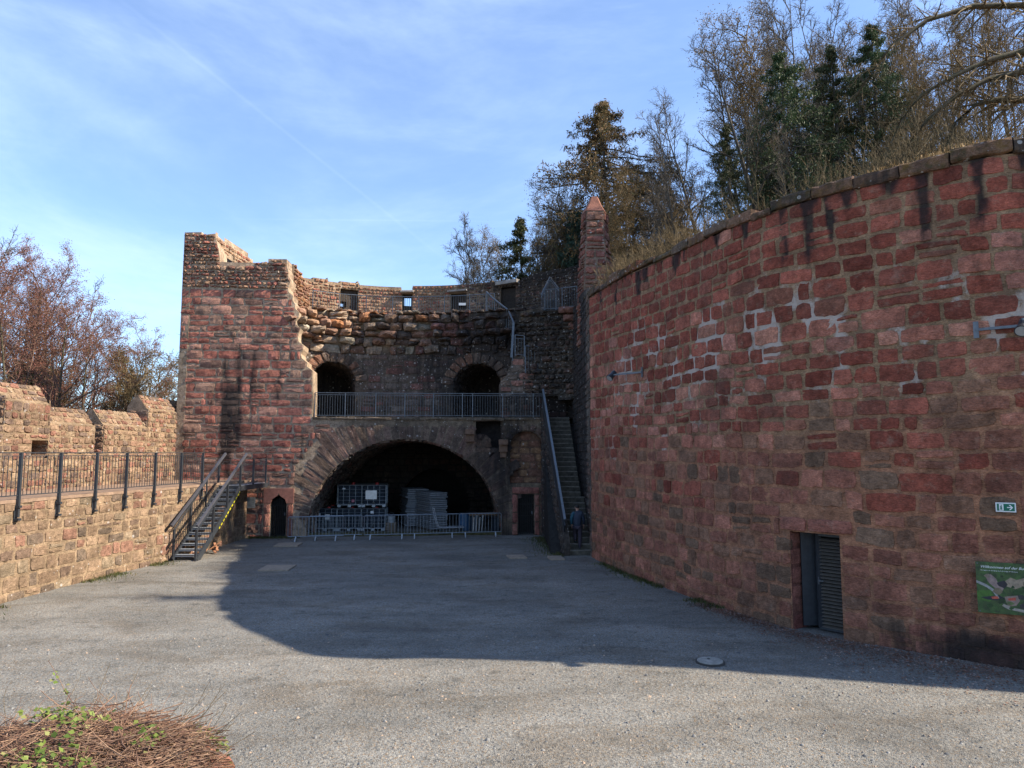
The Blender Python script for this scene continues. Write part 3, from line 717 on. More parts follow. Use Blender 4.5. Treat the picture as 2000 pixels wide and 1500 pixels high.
def build_front():
    acc = Acc()
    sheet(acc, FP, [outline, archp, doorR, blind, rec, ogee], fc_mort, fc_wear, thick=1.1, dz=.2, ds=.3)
    # stones
    ogs = [(lA - .34, -.2), (lB + .34, -.2), (lB + .34, lt + .32), (lA - .34, lt + .32)]
    drs = [(dR[0][0] - .32, -.2), (dR[1][0] + .28, -.2), (dR[1][0] + .28, dR[1][1] + .36), (dR[0][0] - .32, dR[1][1] + .36)]
    bls = [(bB[0] + .02, 2.45)] + [(bc[0] + (br + .36) * math.cos(math.pi * k / 12), bc[1] + (br + .36) * .95 * math.sin(math.pi * k / 12)) for k in range(13)] + [(bA[0] - .02, 2.45)]
    up = [p for p in outline]
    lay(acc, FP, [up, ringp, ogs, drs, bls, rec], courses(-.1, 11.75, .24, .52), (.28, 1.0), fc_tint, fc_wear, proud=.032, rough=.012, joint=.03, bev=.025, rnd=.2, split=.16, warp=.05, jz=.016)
    lay(acc, FP, [up], courses(11.78, 14.4, .13, .24), (.18, .5), fc_tint, fc_wear, proud=.06, rough=.03, joint=.018, bev=.03, rnd=.35, split=0, warp=.03, jz=.02)
    acc.build('front_wall', M_STONE, tower)
    # arch ring
    ra = Acc()
    tn = lambda s, z, a, b, c: pal([(.155, .11, .082), (.14, .10, .078), (.175, .115, .088), (.16, .10, .08)], [3, 2, 2, 1.5])(a, b)
    th0 = 0.04
    n = 40
    for i in range(n):
        a0 = th0 + (math.pi - 2 * th0) * i / n; a1 = th0 + (math.pi - 2 * th0) * (i + 1) / n; am = (a0 + a1) / 2
        ro = rout(am) * (R.uniform(.90, 1.10) if abs(math.cos(am)) > .55 else 1) - .02; rmin = AR + .03
        ex = lambda t: (AR * math.cos(t), AR * ASY * math.sin(t))
        P = lambda A, B: (AC[0] + np.cos(a0 + .002 + (a1 - a0 - .004) * A) * (AR + (ro - AR) * B), AC[1] + np.sin(a0 + .002 + (a1 - a0 - .004) * A) * (AR * ASY + (ro - AR * ASY) * B))
        S, Z, O = stone(ra, P, AR * (a1 - a0), ro - AR, None, None, .014, .008, .015, .1)
        ra.grid(FP.P(S, Z, O), np.array(tn(0, 0, R.random(), R.random(), R.random())), fc_wear(S, Z) + W4(.03, 0, .1 * sst(4, 1, Z), 0))
        if i in (0, n - 1): pass
    ra.build('arch_ring', M_STONE, tower)
    # small blind arch and surrounds
    sr = Acc()
    ring(sr, FP, bc, br, br + .34, .05, math.pi - .05, 9, tn, fc_wear, proud=.06, sy=.95); sr.build('blind_arch', M_STONE, tower); sr = Acc()
    red = lambda s, z, a, b, c: pal([(.27, .11, .085), (.31, .14, .105)], [1, 1])(a, b)
    def blocks(rects, tf):
        nonlocal sr
        for (a, b, c, d) in rects:
            P = lambda A, B: (a + .01 + (b - a - .02) * A, c + .01 + (d - c - .02) * B)
            S, Z, O = stone(sr, P, b - a, d - c, None, None, .07, .006, rnd=.1); sr.grid(FP.P(S, Z, O), np.array(tf(0, 0, R.random(), R.random(), 0)), fc_wear(S, Z) * W4(.5, 1, 1, 0))
    for (x0, x1) in ((dR[0][0] - .31, dR[0][0] - .005), (dR[1][0] + .005, dR[1][0] + .27)):
        c = courses(0, dR[1][1], .5, .8); blocks([(x0, x1, p, q) for p, q in zip(c[:-1], c[1:])], red)
    blocks([(dR[0][0] - .31, dR[1][0] + .27, dR[1][1] + .005, dR[1][1] + .35)], red)
    sr.build('door_surround', M_STONE, tower); sr = Acc()
    for (x0, x1) in ((lA - .33, lA - .005), (lB + .005, lB + .33)):
        c = courses(0, lt - .38, .5, .9); blocks([(x0, x1, p, q) for p, q in zip(c[:-1], c[1:])], red); sr.build('door_jamb', M_STONE, tower); sr = Acc()
    # ogee head of the left door cut from one stone
    mb = MB(); mid = (lA + lB) / 2
    for sg in (-1, 1):
        prof = [p for p in ogee if (p[0] - mid) * sg >= -1e-6 and p[1] > -.1]
        prof = sorted(prof, key=lambda p: p[1] * 1.0 + abs(p[0] - mid) * -1)
        hd = [(mid + sg * .48 + sg * .33 * 0, lt - .35)]
        e = (lB - lA) / 2
        pts = [(mid + sg * e, lt - .36), (mid + sg * (e - .06), lt - .17), (mid + sg * (e - .22), lt - .06), (mid + sg * .05, lt), (mid, lt + .14), (mid, lt + .34), (mid + sg * (e + .33), lt + .34), (mid + sg * (e + .33), lt - .36)]
        w = [FP.P(np.array(a), np.array(b), .055) for a, b in pts]; nv = FP.P(np.array(1.), np.array(1.), -1.) - FP.P(np.array(1.), np.array(1.), 0.)
        mb.poly(w, nv, .3)
    mb.build('ogee_lintel', mat_plain('red_dressed_stone', (.27, .115, .085), .9, 0, .3, 7, .4), tower)
    # recesses: blind arch, rectangular recess, doorways
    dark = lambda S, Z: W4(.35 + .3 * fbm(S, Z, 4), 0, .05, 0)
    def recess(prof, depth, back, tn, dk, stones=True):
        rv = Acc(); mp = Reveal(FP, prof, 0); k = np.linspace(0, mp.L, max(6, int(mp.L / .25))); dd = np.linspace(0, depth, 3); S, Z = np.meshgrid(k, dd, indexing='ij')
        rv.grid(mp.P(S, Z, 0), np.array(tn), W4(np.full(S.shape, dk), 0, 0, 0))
        if back:
            b2 = Path([FP.P(np.array(0.), 0, -depth), FP.P(np.array(FP.L), 0, -depth)], side=1)
            sheet(rv, b2, [prof], lambda S, Z: np.array(tn) * np.ones(S.shape + (1,)), lambda S, Z: W4(np.full(S.shape, dk), 0, 0, 0))
            if stones: lay(rv, b2, [prof], courses(min(p[1] for p in prof), max(p[1] for p in prof), .3, .42), (.35, .7), lambda s, z, a, b, c: pal([(.28, .16, .09), (.22, .11, .075)], [1, 1])(a, b), lambda S, Z: W4(np.full(S.shape, dk), 0, 0, .2), proud=.03, rough=.012)
        rv.build('wall_recess', M_STONE, tower)
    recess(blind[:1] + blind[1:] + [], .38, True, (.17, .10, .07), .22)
    recess([rec[0], rec[3], rec[2], rec[1], rec[0]], .7, True, (.07, .055, .05), .75, False)  # near-black colour paints the shade inside, under the slab
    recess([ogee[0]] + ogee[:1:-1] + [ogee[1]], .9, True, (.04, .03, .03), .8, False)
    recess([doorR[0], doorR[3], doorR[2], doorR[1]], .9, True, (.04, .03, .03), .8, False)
    
    # iron grille doors
    def grille(name, a, b, ztop, mid2, label):
        g = MB(); o = -.14
        W = lambda s, z: FP.P(np.array(float(s)), np.array(float(z)), o)
        n = 9
        for i in range(n): s = a + .04 + (b - a - .08) * i / (n - 1); hh = ztop(s); g.bar(W(s, .05), W(s, hh), .03)
        for z in mid2: g.bar(W(a + .02, z), W(b - .02, z), .045, .02)
        ob = g.build(name, M_IRON, tower); ob['label'] = label
        h = MB(); h.box(W(b - .09, 1.05) + np.array([0, -.04, 0]), (.05, .05, .13)); h.build('lock', M_GALV, ob)
    grille('grille_door', lA, lB, lambda s: lt - .1 - .6 * abs(s - (lA + lB) / 2), (.1, .85, 1.45), 'black iron grille door under an ogee head')
    grille('grille_door', dR[0][0], dR[1][0], lambda s: dR[1][1] - .02, (.1, .9, 1.45, dR[1][1] - .06), 'black iron grille door with square head')
build_front()
# ---------------------------------------------------------------- the vault behind the arch
def build_vault():
    acc = Acc(); n = 26
    prof = [(AC[0] - AR, -.2)] + [(AC[0] - AR * math.cos(math.pi * k / n), AC[1] + AR * ASY * math.sin(math.pi * k / n)) for k in range(n + 1)] + [(AC[0] + AR, -.2)]
    mp = Reveal(FP, prof, 0, inward=1)
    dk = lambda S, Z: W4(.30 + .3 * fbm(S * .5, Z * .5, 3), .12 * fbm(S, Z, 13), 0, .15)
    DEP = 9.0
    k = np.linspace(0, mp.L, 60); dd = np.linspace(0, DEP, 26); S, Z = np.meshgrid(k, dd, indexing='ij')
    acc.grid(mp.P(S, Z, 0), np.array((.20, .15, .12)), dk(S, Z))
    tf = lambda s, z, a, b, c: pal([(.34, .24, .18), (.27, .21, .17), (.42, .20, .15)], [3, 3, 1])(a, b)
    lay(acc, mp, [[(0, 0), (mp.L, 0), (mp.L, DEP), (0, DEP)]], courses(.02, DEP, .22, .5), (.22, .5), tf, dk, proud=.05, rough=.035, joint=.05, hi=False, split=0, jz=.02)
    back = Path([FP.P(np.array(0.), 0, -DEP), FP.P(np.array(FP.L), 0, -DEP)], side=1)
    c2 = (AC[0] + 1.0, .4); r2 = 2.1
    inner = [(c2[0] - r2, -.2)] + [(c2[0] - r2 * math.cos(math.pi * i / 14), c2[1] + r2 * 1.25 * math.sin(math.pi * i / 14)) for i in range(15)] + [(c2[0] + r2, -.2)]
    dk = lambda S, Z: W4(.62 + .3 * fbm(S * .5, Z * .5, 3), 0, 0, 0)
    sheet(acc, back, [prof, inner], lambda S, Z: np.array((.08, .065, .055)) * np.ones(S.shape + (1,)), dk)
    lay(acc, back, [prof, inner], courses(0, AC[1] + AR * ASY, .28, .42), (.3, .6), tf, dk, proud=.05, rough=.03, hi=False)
    m2 = Reveal(back, inner, 0); k = np.linspace(0, m2.L, 20); S, Z = np.meshgrid(k, np.linspace(0, 3, 4), indexing='ij')
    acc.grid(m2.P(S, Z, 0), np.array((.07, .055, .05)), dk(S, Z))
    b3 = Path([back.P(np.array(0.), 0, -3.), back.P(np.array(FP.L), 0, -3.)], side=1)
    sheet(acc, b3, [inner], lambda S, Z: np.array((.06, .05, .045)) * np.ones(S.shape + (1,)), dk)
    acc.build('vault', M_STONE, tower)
    # low stone kerb across the arch foot
    kb = MB(); a = AC[0] - AR; 
    while a < AC[0] + AR - .1:
        w = min(R.uniform(.7, 1.3), AC[0] + AR - a); p = FP.P(np.array(a + w / 2), np.array(.06), -.35)
        kb.box(p, (w - .02, .5, .16 + R.uniform(0, .03)), math.atan2(1.2, 17.8)); a += w
    kb.build('arch_kerb', mat_plain('mossy_kerb', (.085, .075, .035), .95, 0, .5, 5, .5, .2, .02), tower, bevel=.02)
build_vault()

# ---------------------------------------------------------------- gallery: floor, coping, corbels, back wall with two arched chambers
BKP = Path([D(596, 800, 35.0), D(650, 800, 35.9), D(720, 800, 36.5), D(800, 800, 36.7), D(880, 800, 36.5), D(950, 800, 36.0), D(1010, 800, 35.5), D(1070, 800, 35.4), (3.3, 35.3)], side=1, smooth=2)
RNP = Path([D(597, 560, 36.9), D(640, 560, 37.6), D(700, 560, 38.5), D(790, 560, 39.1), D(880, 560, 39.0), D(980, 560, 38.0), D(1060, 560, 36.5), D(1130, 560, 34.6), (4.6, 33.0)], side=1, smooth=2)
def bz(u, v): return BKP.px(u, v)
WZ = 11.05                                            # ring walk height
A1 = ((bz(611, 750)[0] + bz(690, 750)[0]) / 2, bz(650, 745)[1]); r1 = (bz(690, 750)[0] - bz(611, 750)[0]) / 2 + .1
A2 = ((bz(889, 750)[0] + bz(975, 750)[0]) / 2 + .0, bz(930, 752)[1]); r2_ = (bz(975, 750)[0] - bz(889, 750)[0]) / 2 + .1
def bk_wear(S, Z):
    left = sst(7.5, 2.5, S); orange = sst(9.3, 9.9, Z) * left  # orange: warm sunlight on the upper left courses, painted in as colour
    d = .16 + .34 * fbm(S * .5, Z * .6, 80) + .34 * sst(4.0, 9.0, S) - .36 * orange - .12 * sst(9.6, 10.2, Z)
    g = .30 * np.exp(-((Z - 9.3) / .35) ** 2) * left + .1 * sst(8.6, 7, Z)
    b = .20 * sst(10.5, 11.0, Z) + .20 * fbm(S * .6, Z * .6, 83) * sst(5, 9, S)
    return W4(np.clip(d, 0, 1), g, b, .30 * sst(6.5, 7.6, Z) * sst(9.9, 8.8, Z) + .08)
def bk_tint(s, z, a, b, c):
    left = float(sst(8.0, 4, s))
    if z > 9.2 and left * .95 > c: return pal([(.36, .22, .14), (.42, .19, .09), (.31, .18, .125), (.38, .28, .20), (.34, .29, .22)], [3, 1.0, 3, 2.4, 1.4])(a, b)  # sunlight painted into the stone tint of these courses
    return pal([(.19, .13, .105), (.15, .115, .095), (.25, .12, .095), (.22, .17, .135)], [3, 3, 2, 2])(a, b)
bk_mort = lambda S, Z: (np.array([.15, .115, .085]) + np.array([.15, .09, .04]) * (sst(9.2, 9.8, Z) * sst(8, 4, S))[..., None]) * (.8 + .4 * fbm(S, Z, 5))[..., None]  # mortar warmed in colour over the same sunlit zone
def over(s, z):   # ruined vault springers: the upper courses step out and are broken off at random
    k = float(sst(9.0, 10.1, z)) * .75 * float(sst(12.2, 10.6, s)) * float(sst(10.2, 11.2, z) * -.25 + 1)
    return k * (.2 + .6 * float(noise(s * 1.3, z * 2.2, 55))) + (R.uniform(-.12, .26) if z > 8.9 else 0)
def build_gallery():
    acc = Acc(); L = BKP.L
    o1 = [(A1[0] - r1, GZ)] + [(A1[0] - r1 * math.cos(math.pi * i / 14), A1[1] + r1 * .9 * math.sin(math.pi * i / 14)) for i in range(15)] + [(A1[0] + r1, GZ)]
    o2 = [(A2[0] - r2_, GZ)] + [(A2[0] - r2_ * math.cos(math.pi * i / 14), A2[1] + r2_ * .88 * math.sin(math.pi * i / 14)) for i in range(15)] + [(A2[0] + r2_, GZ)]
    wall = [(-1.5, GZ - 1), (L, GZ - 1), (L, WZ), (-1.5, WZ)]
    sheet(acc, BKP, [wall, o1, o2], bk_mort, bk_wear, dz=.22, ds=.3)
    st1 = [(A1[0] - r1 - .05, GZ)] + [(A1[0] - (r1 + .62) * math.cos(math.pi * i / 14), A1[1] + (r1 * .9 + .6) * math.sin(math.pi * i / 14)) for i in range(15)] + [(A1[0] + r1 + .05, GZ)]
    st2 = [(A2[0] - r2_ - .05, GZ)] + [(A2[0] - (r2_ + .6) * math.cos(math.pi * i / 14), A2[1] + (r2_ * .88 + .58) * math.sin(math.pi * i / 14)) for i in range(15)] + [(A2[0] + r2_ + .05, GZ)]
    lay(acc, BKP, [wall, st1, st2], courses(GZ, 9.0, .33, .44), (.45, .95), bk_tint, bk_wear, proud=.03, rough=.014, joint=.035, bev=.04)
    lay(acc, BKP, [[(-1.5, 9.0), (L, 9.0), (L, WZ), (-1.5, WZ)], [p for p in st1 if p[1] > 9.0] if False else [(0, 0), (0, 0), (0, 0)]], courses(9.0, WZ, .26, .42), (.35, .85), bk_tint, bk_wear, proud=.05, rough=.045, joint=.015, bev=.022, rnd=.12, over=over, split=.2, jz=.05)
    # loose crest stones
    x = 0
    while x < L:
        w = R.uniform(.25, .6); h = R.uniform(.1, .28); P = lambda A, B: (x + w * A, WZ - .03 + h * B); ov = over(x, 10.6)
        S, Z, O = stone(acc, P, w, h, None, None, .1 + ov * .8, .04, .05, .6, 0, .5); acc.grid(BKP.P(S, Z, O), np.array(bk_tint(x, 10.5, R.random(), R.random(), R.random())), bk_wear(S, Z)); x += w
    # solid ledges under the overhang so nothing floats
    k = np.linspace(-1.5, L, 60); S = np.stack([k] * 5, 1); Z = np.stack([np.full(60, z) for z in (9.0, 9.7, 10.3, WZ, WZ)], 1)
    O = np.stack([np.zeros(60), .08 + 0 * k, .16 + .1 * noise(k, k * 0, 3), .16 + .1 * noise(k, k * 0, 6), k * 0 - 1.0], 1)
    acc.grid(BKP.P(S, Z, O), bk_mort(S, Z), bk_wear(S, Z))
    for c, r, sy in ((A1, r1, .9), (A2, r2_, .88)):
        ring(acc, BKP, c, r, r + R.uniform(.55, .62), .03, math.pi - .03, 11, lambda s, z, a, b, cc: pal([(.24, .15, .10), (.17, .12, .09), (.27, .14, .09)], [1, 1, 1])(a, b), lambda S, Z: bk_wear(S, Z) * W4(.8, 1, 1, .6), proud=.08, rough=.03, sy=sy)
    acc.build('gallery_wall', M_FINE, tower)
    ch = Acc()
    for c, r, o in ((A1, r1, o1), (A2, r2_, o2)):
        ch = Acc()
        mp = Reveal(BKP, o, 0); DEP = 4.2
        k = np.linspace(0, mp.L, 24); S, Z = np.meshgrid(k, np.linspace(0, DEP, 8), indexing='ij')
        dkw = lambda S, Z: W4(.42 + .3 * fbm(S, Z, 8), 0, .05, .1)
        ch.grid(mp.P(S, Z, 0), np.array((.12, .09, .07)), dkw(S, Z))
        lay(ch, mp, [[(0, 0), (mp.L, 0), (mp.L, DEP), (0, DEP)]], courses(.02, DEP, .22, .45), (.22, .45), lambda s, z, a, b, cc: pal([(.15, .11, .08), (.12, .09, .07)], [1, 1])(a, b), dkw, proud=.04, rough=.03, hi=False, split=0)
        pp = [BKP.P(np.array(a), np.array(b), -DEP) for a, b in ((c[0] - r, GZ), (c[0] + r, GZ))]
        b2 = Path([BKP.P(np.array(c[0] - r - 1.), 0, -DEP), BKP.P(np.array(c[0] + r + 1.), 0, -DEP)], side=1)
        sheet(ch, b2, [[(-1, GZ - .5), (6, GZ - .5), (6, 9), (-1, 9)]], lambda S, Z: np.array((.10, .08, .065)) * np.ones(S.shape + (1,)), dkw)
        ch.build('arched_chamber', M_STONE, tower)
    # gallery floor and ring walk floor
    fl = MB()
    k = np.linspace(-1.0, L, 24)
    fr = [FP.P(np.array(s), np.array(GZ - .02), 0.0) for s in np.linspace(s611 - 1.2, FP.L + 2.0, 24)]; bk = [BKP.P(np.array(s), np.array(GZ - .02), -5.) for s in k]
    for i in range(23): fl.raw([fr[i], fr[i + 1], bk[i + 1], bk[i]], [(0, 1, 2, 3)])
    fl.build('gallery_floor', M_SLAB, tower)
    wf = MB(); kk = np.linspace(-1.0, L, 30); kr = np.linspace(0, RNP.L, 30)
    a = [BKP.P(np.array(s), np.array(WZ), -.8) for s in kk]; b = [RNP.P(np.array(s), np.array(WZ - .02), -.3) for s in kr]
    a[-1] = np.array([3.4, 33.5, WZ]); a[-2] = np.array([3.0, 34.6, WZ])
    for i in range(29): wf.raw([a[i], a[i + 1], b[i + 1], b[i]], [(0, 1, 2, 3)])
    wf.build('ring_walk', M_SLAB, tower)
    # coping slabs along the gallery edge, a thicker lintel over the recess, and two corbels
    cp = Acc(); x = s611 + .0
    while x < s1062:
        w = min(R.uniform(.8, 1.6), s1062 - x); big = fx(905, 815)[0] < x + w / 2 < fx(990, 815)[0]
        P = lambda A, B: (x + .006 + (w - .012) * A, GZ - (.2 if big else .14) + (.2 if big else .15) * B)
        S, Z, O = stone(cp, P, w, .17, None, None, .20 if big else .07, .012, .02, .2, 0, .3); cp.grid(FP.P(S, Z, O), np.array((.17, .13, .095)) * R.uniform(.8, 1.2), W4(np.full(S.shape, .3), 0, .3, .2))
        if w < .2: break
        x += w
    cp.build('gallery_coping', M_STONE, tower)
    for (u, v, wv) in ((918, 848, .42), (983, 868, .40)):
        c = FP.w(u, v + 8, .0); cb = MB(); rz = math.atan2(1.2, 17.8)
        cb.box(c + np.array([0, -.12, .0]), (wv, .34, .34), rz); cb.box(c + np.array([0, -.20, .30]), (wv + .03, .50, .26), rz)
        if u > 950: cb.box(c + np.array([0, -.06, -.3]), (wv - .1, .22, .26), rz)
        cb.build('corbel', mat_plain('corbel_stone', (.17, .105, .072), .92, 0, .35, 6, .5, .2, .02) if u < 950 else bpy.data.materials['corbel_stone'], tower, bevel=.025)
build_gallery()

# ---------------------------------------------------------------- ring parapet with embrasures
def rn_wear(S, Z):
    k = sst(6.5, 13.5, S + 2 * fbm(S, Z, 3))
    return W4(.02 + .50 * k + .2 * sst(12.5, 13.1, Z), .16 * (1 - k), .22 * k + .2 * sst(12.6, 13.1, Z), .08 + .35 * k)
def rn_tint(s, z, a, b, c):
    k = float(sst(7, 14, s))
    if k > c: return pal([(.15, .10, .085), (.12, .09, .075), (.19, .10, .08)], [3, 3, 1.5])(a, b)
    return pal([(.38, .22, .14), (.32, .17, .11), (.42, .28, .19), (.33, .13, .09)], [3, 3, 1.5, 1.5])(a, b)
rz_ = lambda u, v: RNP.px(u, v)
def build_ring():
    acc = Acc()
    top = [(597, 543), (640, 544), (642, 550), (700, 551), (704, 558), (783, 560), (784, 567), (805, 567), (806, 559), (850, 558), (905, 555), (960, 549), (1010, 548), (1040, 536), (1062, 531), (1090, 526), (1130, 517)]
    tp = [rz_(*p) for p in top]; b = WZ - .5
    outer = [(-.4, b), (RNP.L, b), (RNP.L, tp[-1][1])] + tp[::-1] + [(-.4, tp[0][1])]
    def rect(u0, v0, u1, v1):
        a, c = rz_(u0, v1), rz_(u1, v1); zt = rz_((u0 + u1) / 2, v0)[1]; return [(a[0], a[1]), (c[0], a[1]), (c[0], zt), (a[0], zt)]
    h1 = rect(664, 565, 699, 604); h2 = rect(785, 574, 805, 608); h3 = rect(880, 573, 911, 606); h4 = rect(978, 560, 1007, 604)
    mort = lambda S, Z: np.array([.33, .24, .16]) * (1 - .55 * sst(7, 14, S))[..., None] * (.8 + .4 * fbm(S, Z, 5))[..., None]
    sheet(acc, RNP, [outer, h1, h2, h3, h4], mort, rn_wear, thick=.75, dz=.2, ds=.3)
    # outer skin closes most of each embrasure and leaves a small slit of sky
    s1 = rect(664, 588, 677, 598); s2 = rect(788, 577, 803, 597); s3 = rect(895, 594, 909, 599)
    sheet(acc, RNP, [[(-.4, b), (RNP.L, b), (RNP.L, 12.8), (-.4, 12.8)], s1, s2, s3], mort, lambda S, Z: W4(.95 + 0 * S, 0, 0, 0), thick=.2, off=-.76)  # near-black stain value paints the dim embrasure interior
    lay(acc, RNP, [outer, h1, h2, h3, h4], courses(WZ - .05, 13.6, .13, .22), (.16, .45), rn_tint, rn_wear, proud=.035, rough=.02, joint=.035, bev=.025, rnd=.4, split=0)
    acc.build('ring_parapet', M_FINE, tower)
    for sl in (s1, s2):
        gr = MB()
        for i in range(4):
            s = sl[0][0] + (sl[1][0] - sl[0][0]) * (i + .5) / 4; gr.bar(RNP.P(np.array(s), np.array(sl[0][1]), -.7), RNP.P(np.array(s), np.array(sl[2][1]), -.7), .02)
        gr.build('slit_grille', M_IRON, tower)
    # slab lintels
    ltm = mat_plain('pale_lichened_stone', (.30, .27, .24), .9, 0, .4, 5, .5, .2, .02)
    for (u0, u1, v, th) in ((972, 1014, 556, .2), (782, 808, 571, .12), (876, 914, 571, .1)):
        lt_ = MB(); a, c = rz_(u0, v), rz_(u1, v); lt_.bar(RNP.P(np.array(a[0]), np.array(a[1]), .05), RNP.P(np.array(c[0]), np.array(a[1] + .03), .05), .5, th)
        lt_.build('embrasure_lintel', ltm, tower, bevel=.03)
build_ring()

# ---------------------------------------------------------------- side walls running back from the tower front
def build_returns():
    acc = Acc()
    # right return of the front block
    a0 = FP.P(np.array(fx(561, 600)[0]), 0, -1.05)[:2]; a1 = np.array([a0[0] + .1, 37.2])
    RP = Path([a0, a1], side=1)
    sheet(acc, RP, [[(0, GZ - .5), (RP.L, GZ - .5), (RP.L, 12.7), (RP.L * .6, 12.95), (.6, 13.25), (0, 13.3)]], fc_mort, lambda S, Z: W4(.05 + 0 * S, .1, .1, .1), thick=1.2)
    lay(acc, RP, [[(0, GZ), (RP.L, GZ), (RP.L, 12.7), (RP.L * .6, 12.95), (.6, 13.25), (0, 13.3)]], courses(GZ, 13.3, .16, .27), (.2, .5), lambda s, z, a, b, c: pal([(.33, .18, .11), (.40, .20, .10), (.27, .14, .10)], [2, 1, 2])(a, b), lambda S, Z: W4(.06 + 0 * S, .1, .1, .1), proud=.06, rough=.035, joint=.03, rnd=.45)
    # raised west wall behind the high corner
    c0 = FP.P(np.array(fx(420, 480)[0]), 0, 0.)[:2]; c1 = np.array([c0[0] + .25, c0[1] + 4.3])
    CP = Path([c0, c1], side=1); zt0 = fx(420, 455)[1]; q = CP.px(487, 501); w0 = CP.px(438, 511); w1 = CP.px(457, 511)
    pol = [(0, 11.8), (CP.L, 11.8), (CP.L, q[1]), (2.1, (q[1] + zt0) / 2 + .1), (.5, zt0 - .08), (0, zt0)]
    hole = [(w0[0], 12.5), (w1[0], 12.5), (w1[0], w1[1] + .25), (w0[0], w0[1] + .3)]
    wv = lambda S, Z: W4(.04 + 0 * S, .1, .15, .25)
    sheet(acc, CP, [pol, hole], fc_mort, wv, thick=.0); sheet(acc, CP, [pol], fc_mort, wv, thick=1.4, off=-.7)
    lay(acc, CP, [pol, hole], courses(11.8, 14.6, .14, .25), (.2, .5), lambda s, z, a, b, c: pal([(.42, .26, .16), (.36, .20, .13), (.34, .13, .09)], [2, 2, 1])(a, b), wv, proud=.035, rough=.02, joint=.03, rnd=.4)
    # left flank of the whole tower and its back
    l0 = FP.P(np.array(sl2), 0, 0.)[:2]; l1 = np.array([l0[0] + .2, 41.]); LP = Path([l1, l0], side=1)
    sheet(acc, LP, [[(0, -.2), (LP.L, -.2), (LP.L, zt0), (LP.L - 4.3, q[1]), (LP.L - 4.4, 12.5), (0, 12.4)]], fc_mort, wv, thick=.4)
    bp = Path([l1 + np.array([0, -1.]), (-13, 49), (0, 49), (5, 38)], side=1)
    sheet(acc, bp, [[(0, -.2), (bp.L, -.2), (bp.L, 10.9), (0, 10.9)]], fc_mort, wv, thick=.3, dz=.8, ds=1.5)
    acc.build('return_walls', M_FINE, tower)
    tp = MB(); fl = [(l0[0] + .3, 34.2, 11.9), (a0[0] - .3, 34.6, 11.9), (a0[0] - .3, 38, 11.9), (l0[0] + .3, 38.5, 11.9)]
    tp.poly(fl, (0, 0, -1), .2); tp.build('wall_fill', M_SLAB, tower)
build_returns()

# ================================================================ STONE STAIR between tower and bastion
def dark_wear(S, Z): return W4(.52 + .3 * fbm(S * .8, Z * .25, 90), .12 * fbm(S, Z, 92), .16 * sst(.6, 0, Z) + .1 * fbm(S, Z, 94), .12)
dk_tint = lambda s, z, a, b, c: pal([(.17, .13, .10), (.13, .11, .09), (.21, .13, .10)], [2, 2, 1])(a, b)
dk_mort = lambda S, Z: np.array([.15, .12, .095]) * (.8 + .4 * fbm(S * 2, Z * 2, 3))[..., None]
DKP = Path([(2.98, 36.0), (3.16, 29.5), (3.27, 27.25)], side=-1)
def build_stair_walls():
    acc = Acc()
    t = thing('stained_side_wall', 'black stained narrow wall beside the stone stair, meeting the red bastion', 'wall')
    P2 = Path([(3.03, 27.22), (3.05, 29.5), (2.98, 36.0)], side=-1)
    zt = P2.px(1172, 552)[1]; ze = P2.px(1130, 590)[1]
    pol = [(0, -.15), (P2.L, -.15), (P2.L, 11.4), (4.5, 11.0), (2.6, 10.75), (1.2, 10.6), (0, 10.35)]
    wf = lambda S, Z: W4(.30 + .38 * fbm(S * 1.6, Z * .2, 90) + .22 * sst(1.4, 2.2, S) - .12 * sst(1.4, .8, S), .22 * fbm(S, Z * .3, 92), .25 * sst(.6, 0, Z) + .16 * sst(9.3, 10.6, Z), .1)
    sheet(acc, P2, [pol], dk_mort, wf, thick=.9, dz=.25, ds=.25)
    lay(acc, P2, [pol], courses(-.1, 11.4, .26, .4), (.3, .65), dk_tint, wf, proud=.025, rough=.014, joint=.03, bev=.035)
    acc.build('masonry', M_STONE, t)
build_stair_walls()
SY0, SY1, NST = 27.75, 34.6, 27
